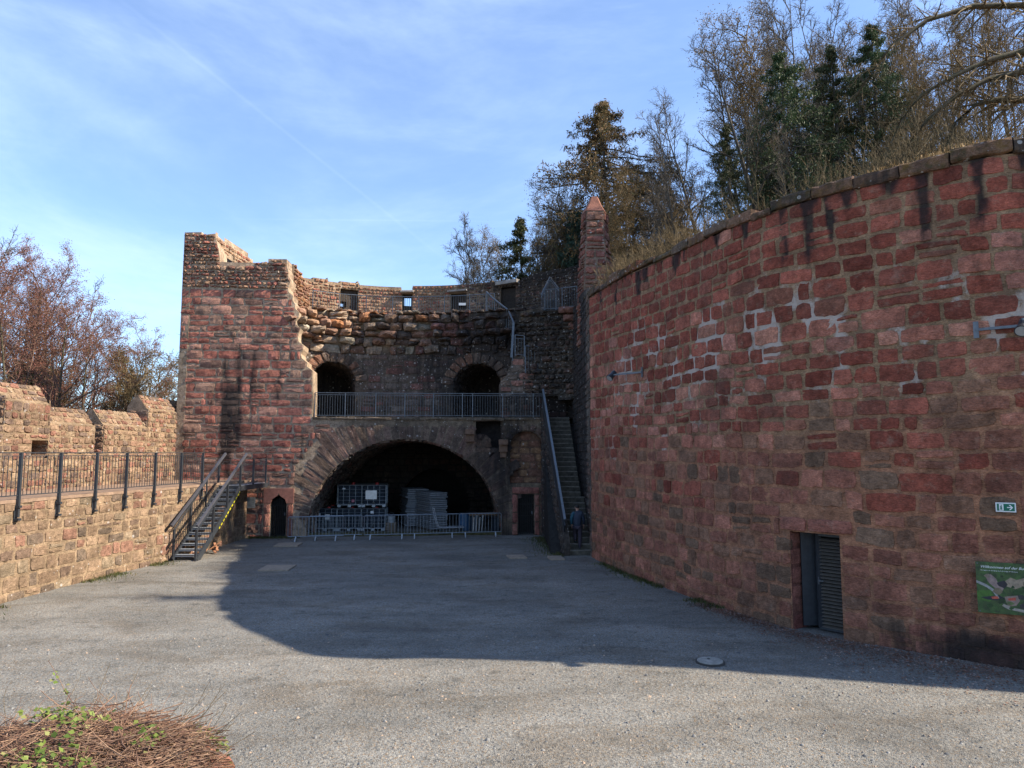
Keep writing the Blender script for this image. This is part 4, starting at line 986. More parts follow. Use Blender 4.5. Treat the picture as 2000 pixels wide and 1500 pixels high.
def build_stone_stair():
    t = thing('stone_stair', 'steep dark worn stone stair rising between the tower and the stained wall', 'stairs')
    pm = mat_plain('worn_step_stone', (.10, .088, .068), .95, 0, .45, 5, .5, .2, .02)
    ed = mat_plain('worn_nosing', (.21, .185, .155), .95, 0, .4, 8, .5, .2, .02)
    for i in range(NST):
        y0 = SY0 + (SY1 - SY0) * i / NST; z1 = GZ * (i + 1) / NST
        x0 = 2.02 - .055 * (y0 - SY0); x1 = 3.2 - .03 * (y0 - SY0)
        if y0 > 30.2: x1 -= .22
        s = MB(); s.box(((x0 + x1) / 2, y0 + .35, z1 - .17), (x1 - x0, .72, .30 + R.uniform(-.01, .01)), R.uniform(-.012, .012)); s.build('step', pm, t, bevel=.02)
        s = MB(); s.box(((x0 + x1) / 2, y0 + .02, z1 - .028), (x1 - x0 - .05, .06, .052), R.uniform(-.012, .012)); ob = s.build('nosing', ed, t, bevel=.012)
    body = MB(); body.poly([(1.5, SY0 + .3, -.1), (1.5, SY1 + 1.6, -.1), (1.5, SY1 + 1.6, GZ - .3), (1.5, SY1, GZ - .3)], (1, 0, 0), 1.75)
    body.build('stair_core', M_DARKSTONE, t)
    # flank wall on the court side with its sloping top
    acc = Acc(); FW = Path([(1.42, 34.45), (2.0, 27.7)], side=-1); FW = Path([(1.42, 34.45), (2.0, 27.6)], side=1)
    L = FW.L; pol = [(0, -.15), (L, -.15), (L, .55), (L - .3, .95), (.0, GZ + .45)]
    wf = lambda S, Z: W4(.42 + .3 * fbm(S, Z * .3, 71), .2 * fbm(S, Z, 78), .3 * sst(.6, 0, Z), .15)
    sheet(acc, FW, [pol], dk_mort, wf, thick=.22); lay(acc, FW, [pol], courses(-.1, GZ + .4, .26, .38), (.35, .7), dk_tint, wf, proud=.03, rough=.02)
    acc.build('flank_wall', M_STONE, t)
    # plain steel handrail on the wall top
    h = MB(); a = np.array((2.04, 27.75, 1.35)); b = np.array((1.50, 34.3, GZ + 1.35))
    h.bar(a, b, .09, .07); h.build('handrail', M_ZINC, t)
    for k in (.08, .3, .52, .74, .95): p = MB(); q = a + (b - a) * k; p.bar(q, q - np.array([0, 0, .55]), .035); p.build('rail_post', M_GALV, t)
    h2 = MB(); h2.bar(a + np.array([-.02, 0, -.38]), b + np.array([-.02, 0, -.38]), .05, .45); h2.build('kick_plate', M_STEEL, t)
build_stone_stair()
# masonry block carrying the upper stair
def build_upper():
    acc = Acc(); U = Path([FP.P(np.array(0.), 0, -.55), FP.P(np.array(FP.L + 3), 0, -.55)], side=1)
    px = [(977, 816), (977, 741), (990, 738), (992, 722), (1000, 712), (1000, 697), (1018, 694), (1030, 697), (1046, 711), (1062, 728), (1080, 748), (1098, 768), (1106, 782), (1107, 840)]
    pol = [U.px(*p) for p in px]; pol[0] = (pol[0][0], GZ - .2); pol[-1] = (pol[-1][0], GZ - .2)
    wf = lambda S, Z: W4(.05 + .25 * fbm(S * .7, Z * .7, 41) + .4 * sst(7.2, 6.6, Z) + .3 * sst(pol[8][0] - .5, pol[8][0] + .6, S), .1, .25 * sst(7.8, 8.3, Z), .3)
    sheet(acc, U, [pol], dk_mort, wf, thick=1.3)
    lay(acc, U, [pol], courses(GZ, 9, .26, .38), (.35, .7), lambda s, z, a, b, c: pal([(.34, .17, .13), (.24, .18, .14), (.28, .20, .15)], [2, 2, 1])(a, b), wf, proud=.035, rough=.025)
    acc.build('stair_block', M_STONE, tower)
    st = MB(); a = np.array(U.P(np.array(pol[-3][0]), 6.9, -1.1)); b = np.array(U.P(np.array(pol[7][0]), pol[7][1] - .1, -1.1))
    for i in range(10): q = a + (b - a) * i / 9; st.box(q, (.5, 1.4, .26), .07)
    a = b; b = np.array([D(962, 600, 36.6)[0], 37.0, WZ - .1])
    for i in range(12): q = a + (b - a) * i / 11; st.box(q, (.45, 1.3, .3), .07)
    st.build('upper_steps', M_DARKSTONE, tower, bevel=.015)
    # mossy rubble shoulder and springer stub under the right end of the ring walk
    sh = Acc(); Q = Path([D(1008, 700, 35.2), D(1060, 700, 34.9), D(1128, 700, 34.3)], side=1)
    p2 = [Q.px(*p) for p in [(1008, 770), (1008, 640), (1018, 604), (1060, 600), (1064, 586), (1078, 582), (1092, 594), (1122, 596), (1128, 780)]]
    wf2 = lambda S, Z: W4(.30 + .4 * fbm(S * .7, Z * .7, 33), .1, .28 * sst(9.5, 10.8, Z) + .18 * fbm(S, Z, 2), .35)
    sheet(sh, Q, [p2], dk_mort, wf2, thick=.8); lay(sh, Q, [p2], courses(6.5, 12.4, .2, .34), (.25, .6), dk_tint, wf2, proud=.06, rough=.05, rnd=.5, over=lambda s, z: R.uniform(0, .12))
    c = Q.px(1128, 596)
    for (z0, w, o) in ((10.7, .95, .35), (10.3, .7, .25), (9.9, .5, .15)):
        P = lambda A, B: (c[0] - w * 1.0 + w * A, z0 - .0 + .38 * B); S, Z, O = stone(sh, P, w, .38, None, None, o, .03, .04, .4, 0, .3); sh.grid(Q.P(S, Z, O), np.array((.24, .12, .09)), W4(np.full(S.shape, .12), 0, .1, .1))
    sh.build('rubble_shoulder', M_FINE, tower)
build_upper()
# ================================================================ PILLAR
def build_pillar():
    t = thing('stone_pillar', 'tall free-standing red sandstone pillar with a pointed capstone at the wall corner', 'pillar')
    acc = Acc(); x = lambda u, Y: D(u, 500, Y)[0]
    base = [(x(1127, 31.6), 31.6), (x(1140, 30.4), 30.4), (x(1187, 30.4), 30.4), (x(1200, 31.5), 31.5)]
    topf = [(x(1136, 31.3), 31.3), (x(1146, 30.55), 30.55), (x(1180, 30.55), 30.55), (x(1187, 31.3), 31.3)]
    zt = D(1160, 411, 30.5)[1 + 1]; z0 = 8.6
    for k in range(4):
        a, b = base[k], base[(k + 1) % 4]; c, d = topf[k], topf[(k + 1) % 4]
        class MP:
            L = math.dist(a, b)
            def P(s, q, z, out=0.0, a=np.array(a), b=np.array(b), c=np.array(c), d=np.array(d)):
                q = np.asarray(q, float); z = np.broadcast_to(z, q.shape); out = np.broadcast_to(out, q.shape)
                n = np.array([(b - a)[1], -(b - a)[0]]) / np.linalg.norm(b - a); f = (q / math.dist(a, b))[..., None]; h = np.clip((z - z0) / (zt - z0), 0, 1.0)[..., None]
                h = sst(.35, .95, h)
                w = (a + (b - a) * f) * (1 - h) + (c + (d - c) * f) * h + n * out[..., None]
                return np.concatenate([w, z[..., None]], -1)
        mp = MP(); L = math.dist(a, b); pol = [(0, z0), (L, z0), (L, zt), (0, zt)]
        wf = (lambda S, Z: W4(.25 + .3 * fbm(S, Z, 4), .05, .12, .3)) if k in (0, 3) else (lambda S, Z: W4(.12 * fbm(S, Z, 4), .12, .06, .15))
        sheet(acc, mp, [pol], lambda S, Z: np.array([.25, .17, .12]) * np.ones(S.shape + (1,)), wf)
        tf = lambda s, z, a, b, c: pal([(.30, .12, .085), (.34, .17, .12), (.25, .10, .075)], [2, 1, 1])(a, b)
        lay(acc, mp, [pol], courses(z0, zt, .24, .42), (.45, .95), tf, wf, proud=.045, rough=.028, joint=.03, bev=.05, rnd=.3)
    acc.build('shaft', M_STONE, t)
    cm = MB(); c = np.mean(topf, 0); h = D(1157, 385, 30.9)[2]
    pts = [np.array([p[0], p[1], zt]) + (np.array([p[0], p[1], zt]) - np.array([c[0], c[1], zt])) * .08 for p in topf]
    mid = [np.array([c[0] + (p[0] - c[0]) * .55, c[1] + (p[1] - c[1]) * .55, zt + (h - zt) * .62]) for p in topf]; tp = [np.array([c[0] + (p[0] - c[0]) * .32, c[1] + (p[1] - c[1]) * .32, h]) for p in topf]
    V = pts + mid + tp; Fc = [(0, 1, 2, 3), (11, 10, 9, 8)] + [(i + r * 4, (i + 1) % 4 + r * 4, (i + 1) % 4 + 4 + r * 4, i + 4 + r * 4) for r in (0, 1) for i in range(4)]
    cm.raw(V, Fc); cm.build('capstone', mat_plain('orange_capstone', (.27, .12, .085), .9, 0, .35, 5, .6, .2, .03), t, bevel=.03)
build_pillar()

# ================================================================ LEFT COURT WALL, WALKWAY, CRENELLATED PARAPET
LWP = Path([(-14.2, 8), (-13.75, 15), (-13.35, 19.0), (-13.0, 22.3), (-12.5, 26.0), (-12.3, 30.2), (-12.25, 33.5)], side=1, smooth=2)
PPP = Path([(-17.4, 8), (-16.9, 15), (-16.3, 21.5), (-16.0, 27.0), (-15.75, 33.6)], side=1, smooth=1)
WH = 2.66
def build_left():
    t = thing('court_wall', 'sunlit low sandstone retaining wall with a raised walkway on its top at the left', 'wall')
    acc = Acc(); v0, v1 = LWP.px(0, 1100)[0] - 3.5, LWP.L - .3
    pol = [(v0, -.15), (v1, -.15), (v1, WH - .05), (v0, WH - .05)]
    wf = lambda S, Z: W4(.10 * fbm(S, Z, 4) + .05 * sst(.5, 0, Z) + .2 * sst(.5, .62, fbm(S * .8, Z * .3, 19)) * sst(1.2, 2.4, Z), .22 * fbm(S * .8, Z * .8, 9), .30 * sst(.5, .0, Z) * fbm(S, Z, 8) + .1, .1)
    tf = lambda s, z, a, b, c: pal([(.21, .14, .09), (.25, .17, .11), (.18, .12, .085), (.24, .18, .12), (.24, .13, .09), (.15, .11, .08)], [3, 3, 2, 2, 1.5, 1.5])(a, b)
    mo = lambda S, Z: np.array([.27, .19, .12]) * (.8 + .4 * fbm(S * 2, Z * 2, 3))[..., None]
    sheet(acc, LWP, [pol], mo, wf, dz=.2, ds=.25)
    lay(acc, LWP, [pol], courses(-.1, WH - .05, .28, .44), (.32, .66), tf, wf, proud=.02, rough=.010, joint=.03, bev=.03, rnd=.22, split=.10, warp=.05)
    acc.build('masonry', M_STONE, t)
    fl = MB(); k = np.linspace(v0, LWP.L, 30); kp = np.linspace(PPP.px(0, 1000)[0] - 4, PPP.L, 30)
    a = [LWP.P(np.array(s), np.array(WH), .03) for s in k]; b = [PPP.P(np.array(s), np.array(WH), -.4) for s in kp]
    for i in range(29): fl.raw([a[i], a[i + 1], b[i + 1], b[i], a[i] - np.array([0, 0, .09]), a[i + 1] - np.array([0, 0, .09])], [(0, 1, 2, 3), (4, 5, 1, 0)])
    fl.build('walkway_paving', mat_plain('brown_paving', (.25, .17, .12), .92, 0, .3, 4, .4, .2, .02), t)
    # crenellated parapet
    p = thing('crenellated_parapet', 'crenellated sandstone parapet with saddle topped merlons behind the walkway', 'wall')
    q = PPP.px; acc = Acc()
    pv = q(0, 800)[0] - 4
    segs = [(-70, -12, 822), (-12, 8, 860), (8, 100, 749), (100, 187, 796), (203, 290, 803), (283, 372, 777)]
    def zof(u, v): return q(u, v)[1]
    zr = {}
    S_ = []
    def sadd(s0, s1, z): S_.append((s0, s1, z))
    sadd(pv, q(-14, 800)[0], zof(4, 795)); 
    sadd(q(9, 800)[0], q(99, 800)[0], zof(60, 750)); sadd(q(99, 800)[0], q(188, 800)[0], zof(140, 796))
    sadd(q(203, 850)[0], q(290, 800)[0], zof(245, 803)); sadd(q(290, 800)[0], q(374, 800)[0], zof(325, 777))
    sil = zof(195, 886); gap = [(q(188, 800)[0], q(203, 850)[0], sil), (q(-14, 800)[0], q(9, 800)[0], zof(4, 830))]
    wf = lambda S, Z: W4(.10 * fbm(S, Z, 4) + .16 * sst(.52, .7, fbm(S * .6, Z * .6, 29)), .16, .22 * fbm(S * .7, Z * .7, 9), .14)
    tf = lambda s, z, a, b, c: pal([(.25, .15, .10), (.30, .20, .13), (.25, .12, .085), (.18, .125, .095), (.32, .23, .15)], [3, 3, 2, 2, 1])(a, b)
    # loop holes
    loops = []
    for (u0, u1, va, vb) in ((60, 92, 860, 895), (347, 369, 866, 892)):
        a, b = q(u0, vb), q(u1, vb); zz = q((u0 + u1) / 2, va)[1]; loops.append([(a[0], a[1]), (b[0], a[1]), (b[0], zz), (a[0], zz)])
    TH_ = .95
    for (s0, s1, z) in S_ + gap:
        # cross-section: face, sloping saddle, ridge, outer slope
        prof = [(0, WH - .3), (0, z - .62), (-.10, z - .56), (-.50, z), (-.62, z), (-TH_, z - .5), (-TH_, -.5)]
        if (s0, s1, z) in gap: prof = [(0, WH - .3), (0, z), (-.4, z + .02), (-TH_, z), (-TH_, -.5)]
        hs = [l for l in loops if s0 - .2 < l[0][0] < s1]
        zt_ = prof[1][1]
        sheet(acc, PPP, [[(s0, WH - .3), (s1, WH - .3), (s1, zt_), (s0, zt_)]] + hs, mo, wf, ds=.25)
        k = np.linspace(s0, s1, max(3, int((s1 - s0) / .3))); pr = prof[1:]
        S = np.stack([k] * len(pr), 1); Z = np.stack([np.full(len(k), b) for a, b in pr], 1); O = np.stack([np.full(len(k), a) for a, b in pr], 1)
        acc.grid(PPP.P(S, Z, O), mo(S, Z), wf(S, Z))
        for e in (s0, s1):     # end faces
            pts = np.array([PPP.P(np.array(e), np.array(b), a) for a, b in prof]); m = len(pts)
            acc.add(np.vstack([pts]), [list(range(m))], (.24, .17, .12), (.25, 0, .2, .2))
            if m == 7:         # rough side stones so the shaded ends are not flat
                for zz in np.arange(WH, z - .65, .24):
                    ee = Path([PPP.P(np.array(e), 0, 0.0), PPP.P(np.array(e), 0, -TH_)], side=-1 if e == s0 else 1)
                    w_ = R.uniform(.35, .6)
                    for (x0, x1) in ((0.02, w_), (w_ + .02, TH_ - .02)):
                        P = lambda A, B: (x0 + (x1 - x0) * A, zz + .22 * B); S, Z, O = stone(acc, P, x1 - x0, .22, None, None, .03, .02)
                        acc.grid(ee.P(S, Z, O), np.array(tf(0, 0, R.random(), R.random(), 0)), wf(S, Z) + W4(.2, 0, 0, 0))
        lay(acc, PPP, [[(s0, WH - .1), (s1, WH - .1), (s1, zt_), (s0, zt_)]] + hs, courses(WH - .1, zt_, .16, .27), (.2, .52), tf, wf, proud=.024, rough=.016, joint=.018, bev=.025, rnd=.4, split=0, warp=.0)
        if z > zt_:            # stones on the sloping saddle face
            class SL_:
                def P(s, qq, zz, out=0.0, zt_=zt_):
                    qq = np.asarray(qq, float); zz = np.asarray(zz, float); f = (zz) / .74; return PPP.P(qq, zt_ + .06 + f * .56 + np.asarray(out) * .6, -.10 - f * .40 + np.asarray(out) * .8)
            lay(acc, SL_(), [[(s0, 0), (s1, 0), (s1, .76), (s0, .76)]], [0, .25, .5, .76], (.22, .5), tf, wf, proud=.03, rough=.022, joint=.03, bev=.025, rnd=.4, split=0)
    for l in loops:
        mp = Reveal(PPP, [l[0], l[3], l[2], l[1], l[0]]); k = np.linspace(0, mp.L, 10); S, Z = np.meshgrid(k, np.linspace(0, .6, 3), indexing='ij'); acc.grid(mp.P(S, Z, 0), np.array((.28, .18, .12)), wear0(S, Z))
        b2 = Path([PPP.P(np.array(l[0][0]), 0, -.6), PPP.P(np.array(l[1][0]), 0, -.6)]); ll = math.dist(b2.p[0], b2.p[1]); m_ = (l[0][1] + l[2][1]) / 2
        sheet(acc, b2, [[(0, l[0][1]), (ll, l[0][1]), (ll, l[2][1]), (0, l[2][1])], [(ll * .25, l[0][1] + .05), (ll * .55, l[0][1] + .05), (ll * .55, m_ - .05), (ll * .25, m_ - .05)]], mo, wf)
    acc.build('masonry', M_FINE, p)
build_left()
# ================================================================ METALWORK
def rail_panel(o, a, b, h, z0=.08, sp=.12, mat=None, bw=.014, rails=(1.0,), tops=.035, name='railing_panel', up=None):
    """one bay between two posts: top rail, bottom rail and thin bars, following the slope from a to b"""
    a = np.array(a, float); b = np.array(b, float); m = MB(); Z = np.array([0, 0, 1.])
    for r in rails: m.bar(a + Z * h * r, b + Z * h * r, tops if r == 1.0 else .022, .03 if r == 1.0 else .02)
    m.bar(a + Z * z0, b + Z * z0, .025, .025)
    n = max(2, int(np.linalg.norm((b - a)[:2]) / sp)); lo = z0; hi = h * (min(rails) if len(rails) > 1 else 1)
    for i in range(1, n): q = a + (b - a) * i / n; m.bar(q + Z * lo, q + Z * hi, bw)
    return m.build(name, mat or M_GALV, o)
def post(o, p, h, w=.045, d=0, mat=None):
    m = MB(); m.bar(np.array(p) - np.array([0, 0, d]), np.array(p) + np.array([0, 0, h]), w); return m.build('post', mat or M_GALV, o)
def railing(name, label, pts, h, mat=None, w=.045, d=0, group=None, **k):
    t = thing(name, label, 'railing', group=group)
    for p in pts: post(t, p, h, w, d, mat)
    for a, b in zip(pts[:-1], pts[1:]): rail_panel(t, a, b, h, mat=mat, **k)
    return t
# gallery railing
gp = [FP.w(u, 812 + (u - 611) * .02, -.12) for u in (613, 673, 733, 790, 846, 903, 923, 982, 1042, 1060)]
for p in gp: p[2] = GZ
railing('gallery_railing', 'long thin grey railing along the open gallery above the storage arch', gp, 1.16, rails=(1.0, .92), bw=.013)
# ring railing
rg = []
for s in np.arange(.3, BKP.L - 3.6, 1.35): q = BKP.P(np.array(s), np.array(WZ), -.15); rg.append(q)
ringrail = railing('ring_walk_railing', 'grey railing high on the ring walk in front of the parapet embrasures', rg, 1.05, rails=(1.0,), bw=.012, w=.04)
q = D(903, 594, rg[6][1] - .1); sg = MB(); sg.box(q, (.36, .02, .13)); ob = sg.build('notice_plate', M_WHITE, ringrail)
pr = [D(1064, 606, 34.6), D(1086, 604, 34.5), D(1098, 604, 34.3), D(1127, 600, 33.9)]
railing('landing_railing', 'short grey railing on the landing next to the pillar', [np.array([p[0], p[1], pr[0][2]]) for p in pr], 1.05, bw=.012, w=.04)
t = thing('gabled_handrail', 'pale grey handrail folded to a gable point above the hatch near the pillar', 'handrail')
m = MB(); P_ = [D(1057, 576, 34.2), D(1074, 541, 34.4), D(1091, 563, 34.1)]; m.tube(P_, .035, 6); m.tube([p - np.array([0, 0, .13]) for p in P_], .022, 6); m.build('handrail', M_GALV, t)
m = MB()
for k in np.linspace(0, 1, 9): q = P_[0] + (P_[1] - P_[0]) * k; m.bar(q, [q[0], q[1], D(1057, 606, 34.2)[2]], .010)
for k in np.linspace(.1, 1, 8): q = P_[1] + (P_[2] - P_[1]) * k; m.bar(q, [q[0], q[1], D(1057, 606, 34.2)[2]], .010)
m.build('bars', M_GALV, t)
# upper stair railing: folded polyline
def folded(name, label, top, drop, sp=.13, w=.05, mat=None, Y=None, posts=None):
    t = thing(name, label, 'railing'); m = MB(); m.tube(top, w / 2, 6); m.build('handrail', mat or M_GALV, t)
    m = MB(); m.tube([p - np.array([0, 0, drop]) for p in top], .014, 4); bars = MB()
    for a, b in zip(top[:-1], top[1:]):
        n = max(1, int(np.linalg.norm((b - a)[:2]) / sp))
        for i in range(n): q = a + (b - a) * i / n; bars.bar(q, q - np.array([0, 0, drop]), .013)
    m.build('bottom_rail', mat or M_GALV, t)
    bars.build('bars', mat or M_GALV, t)
    for p in (posts or (top[0], top[-1])): m = MB(); m.bar(p, p - np.array([0, 0, drop + .2]), .05); m.build('post', mat or M_GALV, t)
    return t
folded('upper_stair_railing', 'grey railing falling to the right along the upper stair block', [D(1026, 676, 34.9), D(1044, 676, 34.9), D(1063, 678, 34.9), D(1093, 708, 34.9), D(1105, 722, 34.9)], 1.15, posts=[D(1026, 676, 34.9), D(1063, 678, 34.9), D(1093, 708, 34.9)])
folded('ring_stair_railing', 'bright grey railing dropping from the ring walk and bending down to the stair block', [D(950, 570, 36.4), D(962, 582, 36.0), D(993, 606, 35.3), D(1003, 630, 34.9), D(1001, 660, 34.85)], .95, w=.09)
m = MB(); m.bar(D(1003, 630, 34.8), D(999, 698, 34.7), .11, .03); o = m.build('kick_panel', M_GALV); o.parent = [x for x in bpy.data.objects if x.name.startswith('ring_stair_railing')][0]
railing('stair_gate_railing', 'little grey barred gate beside the bend of the ring stair railing', [D(1006, 695, 34.8), D(1024, 697, 34.8)], 1.05, bw=.012, rails=(1.0, .85))
# walkway railing on the court wall
wu = [-45, 33, 112, 183, 242, 298, 349, 391]
wp = [];
for u in wu: s = LWP.px(u, 950)[0]; wp.append(LWP.P(np.array(s), np.array(WH + .03), .07))
wr_ = railing('walkway_railing', 'long anthracite railing bolted to the face of the court wall', wp, 1.22, mat=M_STEEL, w=.075, d=.5, rails=(1.0, .93), bw=.014, sp=.13)
for p in wp:
    b = MB(); n = LWP.n(np.array(LWP.px((p[0]) / p[1] * F * 1.0 + 1000, 950)[0])); n = np.array([n[0], n[1], 0]); c = np.array(p) - n * .045
    b.bar(c + np.array([0, 0, -.62]), c + np.array([0, 0, -.16]), .14, .02, up=n); b.box(c + n * .05 + np.array([0, 0, -.22]), (.14, .12, .06)); b.box(c + n * .05 + np.array([0, 0, -.56]), (.14, .12, .06)); b.build('wall_bracket', M_STEEL, wr_)
# steel stair with landing
def steel_stair():
    t = thing('steel_stair', 'anthracite steel stair with open grating treads climbing to the walkway', 'stairs')
    xl, xr, y0, y1, zt = -12.30, -11.42, 26.35, 30.1, 2.52; n = 14
    for x in (xl, xr):
        m = MB(); m.bar((x, y0 - .1, .0), (x, y1, zt - .10), .05, .22); m.build('stringer', M_STEEL, t)
    for i in range(n):
        k = (i + .5) / n; m = MB(); m.box(((xl + xr) / 2, y0 + (y1 - y0) * k, zt * (i + 1) / (n + 1) + .02), (xr - xl - .05, .27, .035)); m.box(((xl + xr) / 2, y0 + (y1 - y0) * k - .125, zt * (i + 1) / (n + 1) + .0), (xr - xl - .05, .02, .06)); m.build('tread', M_TREAD, t)
    m = MB(); m.box(((xl + xr) / 2 - .1, (y1 + 33.3) / 2, zt), (xr - xl + .2, 33.3 - y1, .04)); m.build('landing', M_TREAD, t)
    m = MB(); m.box((xr + .02, (y1 + 33.4) / 2, zt - .09), (.05, 33.4 - y1, .2)); m.box(((xl + xr) / 2, y1, zt - .09), (xr - xl, .05, .2)); m.build('landing_frame', M_STEEL, t)
    Z = np.array([0, 0, 1.])
    def side(x, ys, ext):
        P = lambda y: np.array([x, y, zt * min(1, max(0, (y - y0) / (y1 - y0)))])
        for y in ys: m = MB(); m.bar(P(y) - Z * .12, P(y) + Z * 1.12, .065); m.build('post', M_STEEL, t)
        for a, b in zip(ys[:-1], ys[1:]):
            rail_panel(t, P(a), P(b), 1.12, mat=M_STEEL, sp=.13, bw=.014, rails=(1.0, .93), tops=.03)
    side(xl - .03, [26.3, 27.6, 28.9, 30.1], 0); side(xr, [26.1, 27.5, 28.8, 30.1, 31.6, 33.2], 0)
    for x in (xl - .03, xr):
        m = MB(); m.bar((x + .05, 26.0, 1.28), (x + .05, 30.6, zt + 1.36), .075, .09); m.build('handrail', mat_plain('painted_handrail', (.085, .085, .10), .5, .3, .2, 8, .05) if 'painted_handrail' not in bpy.data.materials else bpy.data.materials['painted_handrail'], t)
    m = MB(); A_ = np.array([xr + .04, 28.0, .98]); B_ = np.array([xr + .04, 30.0, 2.28]); m.bar(A_, B_, .01, .05)
    hz = m.build('hazard_tape', mat_plain('yellow_tape', (.55, .48, .02), .5), t)
    for i in range(10): k = (i + .5) / 10; q = A_ + (B_ - A_) * k; m2 = MB() if i == 0 else m2; m2.bar(q, q + (B_ - A_) * .035, .014, .052)
    m2.build('tape_stripes', M_BLACK, hz)
steel_stair()
# ================================================================ CROWD BARRIERS
def barrier(a, b, label, rounded=True, bars=None):
    a = np.array(a, float); b = np.array(b, float); L = np.linalg.norm(b - a); rz = math.atan2(b[1] - a[1], b[0] - a[0])
    t = thing('crowd_barrier', label, 'barrier', ((a + b) / 2).tolist(), rz, 'galvanised crowd barriers across the arch')
    r = .06; x = L / 2; z0, z1 = .22, 1.08
    m = MB(); cr = [(-x, z0), (-x, z1 - r), (-x + r * .3, z1 - r * .3), (-x + r, z1), (x - r, z1), (x - r * .3, z1 - r * .3), (x, z1 - r), (x, z0), (-x, z0)]
    m.tube([(p, 0, q) for p, q in cr], .021, 6); m.build('frame', M_ZINC, t)
    m = MB(); n = bars or int(L / .145)
    for i in range(1, n): px_ = -x + L * i / n; m.bar((px_, 0, z0), (px_, 0, z1), .016)
    m.build('bars', M_ZINC, t)
    for sx in (-.72, .72): m = MB(); m.bar((sx * x, .0, z0), (sx * x - .03, -.26, .02), .05, .03); m.bar((sx * x, .0, z0), (sx * x + .03, .26, .02), .05, .03); m.build('foot', mat_plain('barrier_foot', (.42, .45, .46), .5, .3) if 'barrier_foot' not in bpy.data.materials else bpy.data.materials['barrier_foot'], t)
    return t
def gl(u, off=0):
    Yl = 31.85 + (u - 562) / (980 - 562) * 2.15 + off; return np.array([(u - 1000) / (F * math.cos(TH) + 300 * math.sin(TH)) * Yl, Yl, 0])
for u0, u1, off, lb in ((562, 671, 0, 'grey metal crowd barrier farthest left, standing before the small ogee door'), (602, 707, .22, 'crowd barrier in front of the lower liquid tanks, overlapping its left neighbour'), (711, 797, .0, 'crowd barrier right of the stacked liquid tanks, in the middle of the row'),
                      (795, 897, .0, 'crowd barrier in front of the flatbed trolley and grey boards'), (897, 979, .0, 'crowd barrier farthest right, before the blue drums and planks')):
    barrier(gl(u0, off), gl(u1, off), lb)
# ================================================================ STORED GOODS IN THE VAULT
def ibc():
    t = thing('liquid_tank', 'dark caged liquid tank', 'tank', group='caged liquid tanks stored in the arch')
    w, d, h = 1.2, 1.0, 1.16
    m = MB(); m.box((0, 0, .14 + .47), (w - .09, d - .09, .90)); m.build('bottle', M_TANK, t, bevel=.06, smooth=False)
    m = MB()
    for z in np.linspace(.17, 1.08, 6): m.tube([(-w / 2, -d / 2, z), (w / 2, -d / 2, z), (w / 2, d / 2, z), (-w / 2, d / 2, z), (-w / 2, -d / 2, z)], .008, 4)
    for i in range(5):
        x = -w / 2 + w * i / 4
        for y in (-d / 2, d / 2): m.bar((x, y, .15), (x, y, 1.09), .014)
    for i in range(1, 4):
        y = -d / 2 + d * i / 4
        for x in (-w / 2, w / 2): m.bar((x, y, .15), (x, y, 1.09), .014)
    m.build('cage', mat_plain('cage_tube', (.32, .36, .40), .4, .5) if 'cage_tube' not in bpy.data.materials else bpy.data.materials['cage_tube'], t)
    m = MB(); m.box((0, 0, .125), (w, d, .03)); 
    for x in (-w / 2 + .09, 0, w / 2 - .09): m.box((x, 0, .06), (.16, d, .10))
    m.build('pallet', mat_plain('pallet_steel', (.38, .40, .41), .5, .3) if 'pallet_steel' not in bpy.data.materials else bpy.data.materials['pallet_steel'], t)
    m = MB(); m.box((0, 0, 1.105), (w - .02, d - .02, .035)); m.build('top_frame', M_BLACK, t)
    m = MB(); m.disc((.12, -.12, 1.12), .09, .05, 16); m.build('lid', M_RED, t)
    m = MB(); m.box((0, -d / 2 - .005, .2), (.12, .06, .1)); m.build('valve', M_BLACK, t)
    return t
i0 = ibc(); base = i0
plate = MB(); plate.box((0, 0, 0), (.55, .01, .42)); 
fdir = math.atan2(1.2, 17.8)
def tank_at(u, lvl, Y, label, first=False, rz=0):
    x = (u - 1000) / F * Y
    if first: i0.location = (x, Y, .03 + lvl * 1.165); i0.rotation_euler = (0, 0, fdir + rz); i0['label'] = label; return i0
    return dup(i0, (x, Y, .03 + lvl * 1.165), fdir + rz, label)
tk = [tank_at(689, 1, 36.5, 'dark caged liquid tank, upper left of the stacked pair, small pink label low down', True),
      tank_at(735, 1, 36.55, 'dark caged liquid tank, upper right of the stacked pair, with a big silver plate'),
      tank_at(688, 0, 36.5, 'dark caged liquid tank at ground level under the one with the pink label', rz=.02),
      tank_at(735, 0, 36.55, 'dark caged liquid tank at ground level under the one with the silver plate', rz=-.02),
      tank_at(643, 0, 36.45, 'single dark caged liquid tank with red cap at the left end of the tanks', rz=.03),
      tank_at(650, 0, 37.9, 'dark caged liquid tank in the back row, behind the single left one'),
      tank_at(690, 1, 37.8, 'dark caged liquid tank in the back row, behind the upper left one'),
      tank_at(735, 1, 37.85, 'dark caged liquid tank in the back row, behind the upper right one'),
      tank_at(690, 0, 37.8, 'lower back row tank hidden behind the left stack'), tank_at(735, 0, 37.85, 'lower back row tank hidden behind the right stack')]
def lab(o, x, z, w, h, mat):
    m = MB(); m.box((x, -.515, z), (w, .01, h)); m.build('label_plate', mat, o)
M_PINK = mat_plain('pink_label', (.55, .18, .22), .6)
lab(tk[0], .18, .32, .13, .13, M_PINK); lab(tk[0], -.28, .93, .14, .07, M_WHITE); lab(tk[1], -.12, .62, .56, .44, M_ALU); lab(tk[3], -.05, .92, .16, .12, M_WHITE); lab(tk[4], .1, .70, .24, .26, M_ALU); lab(tk[4], -.3, .8, .14, .16, M_WHITE)
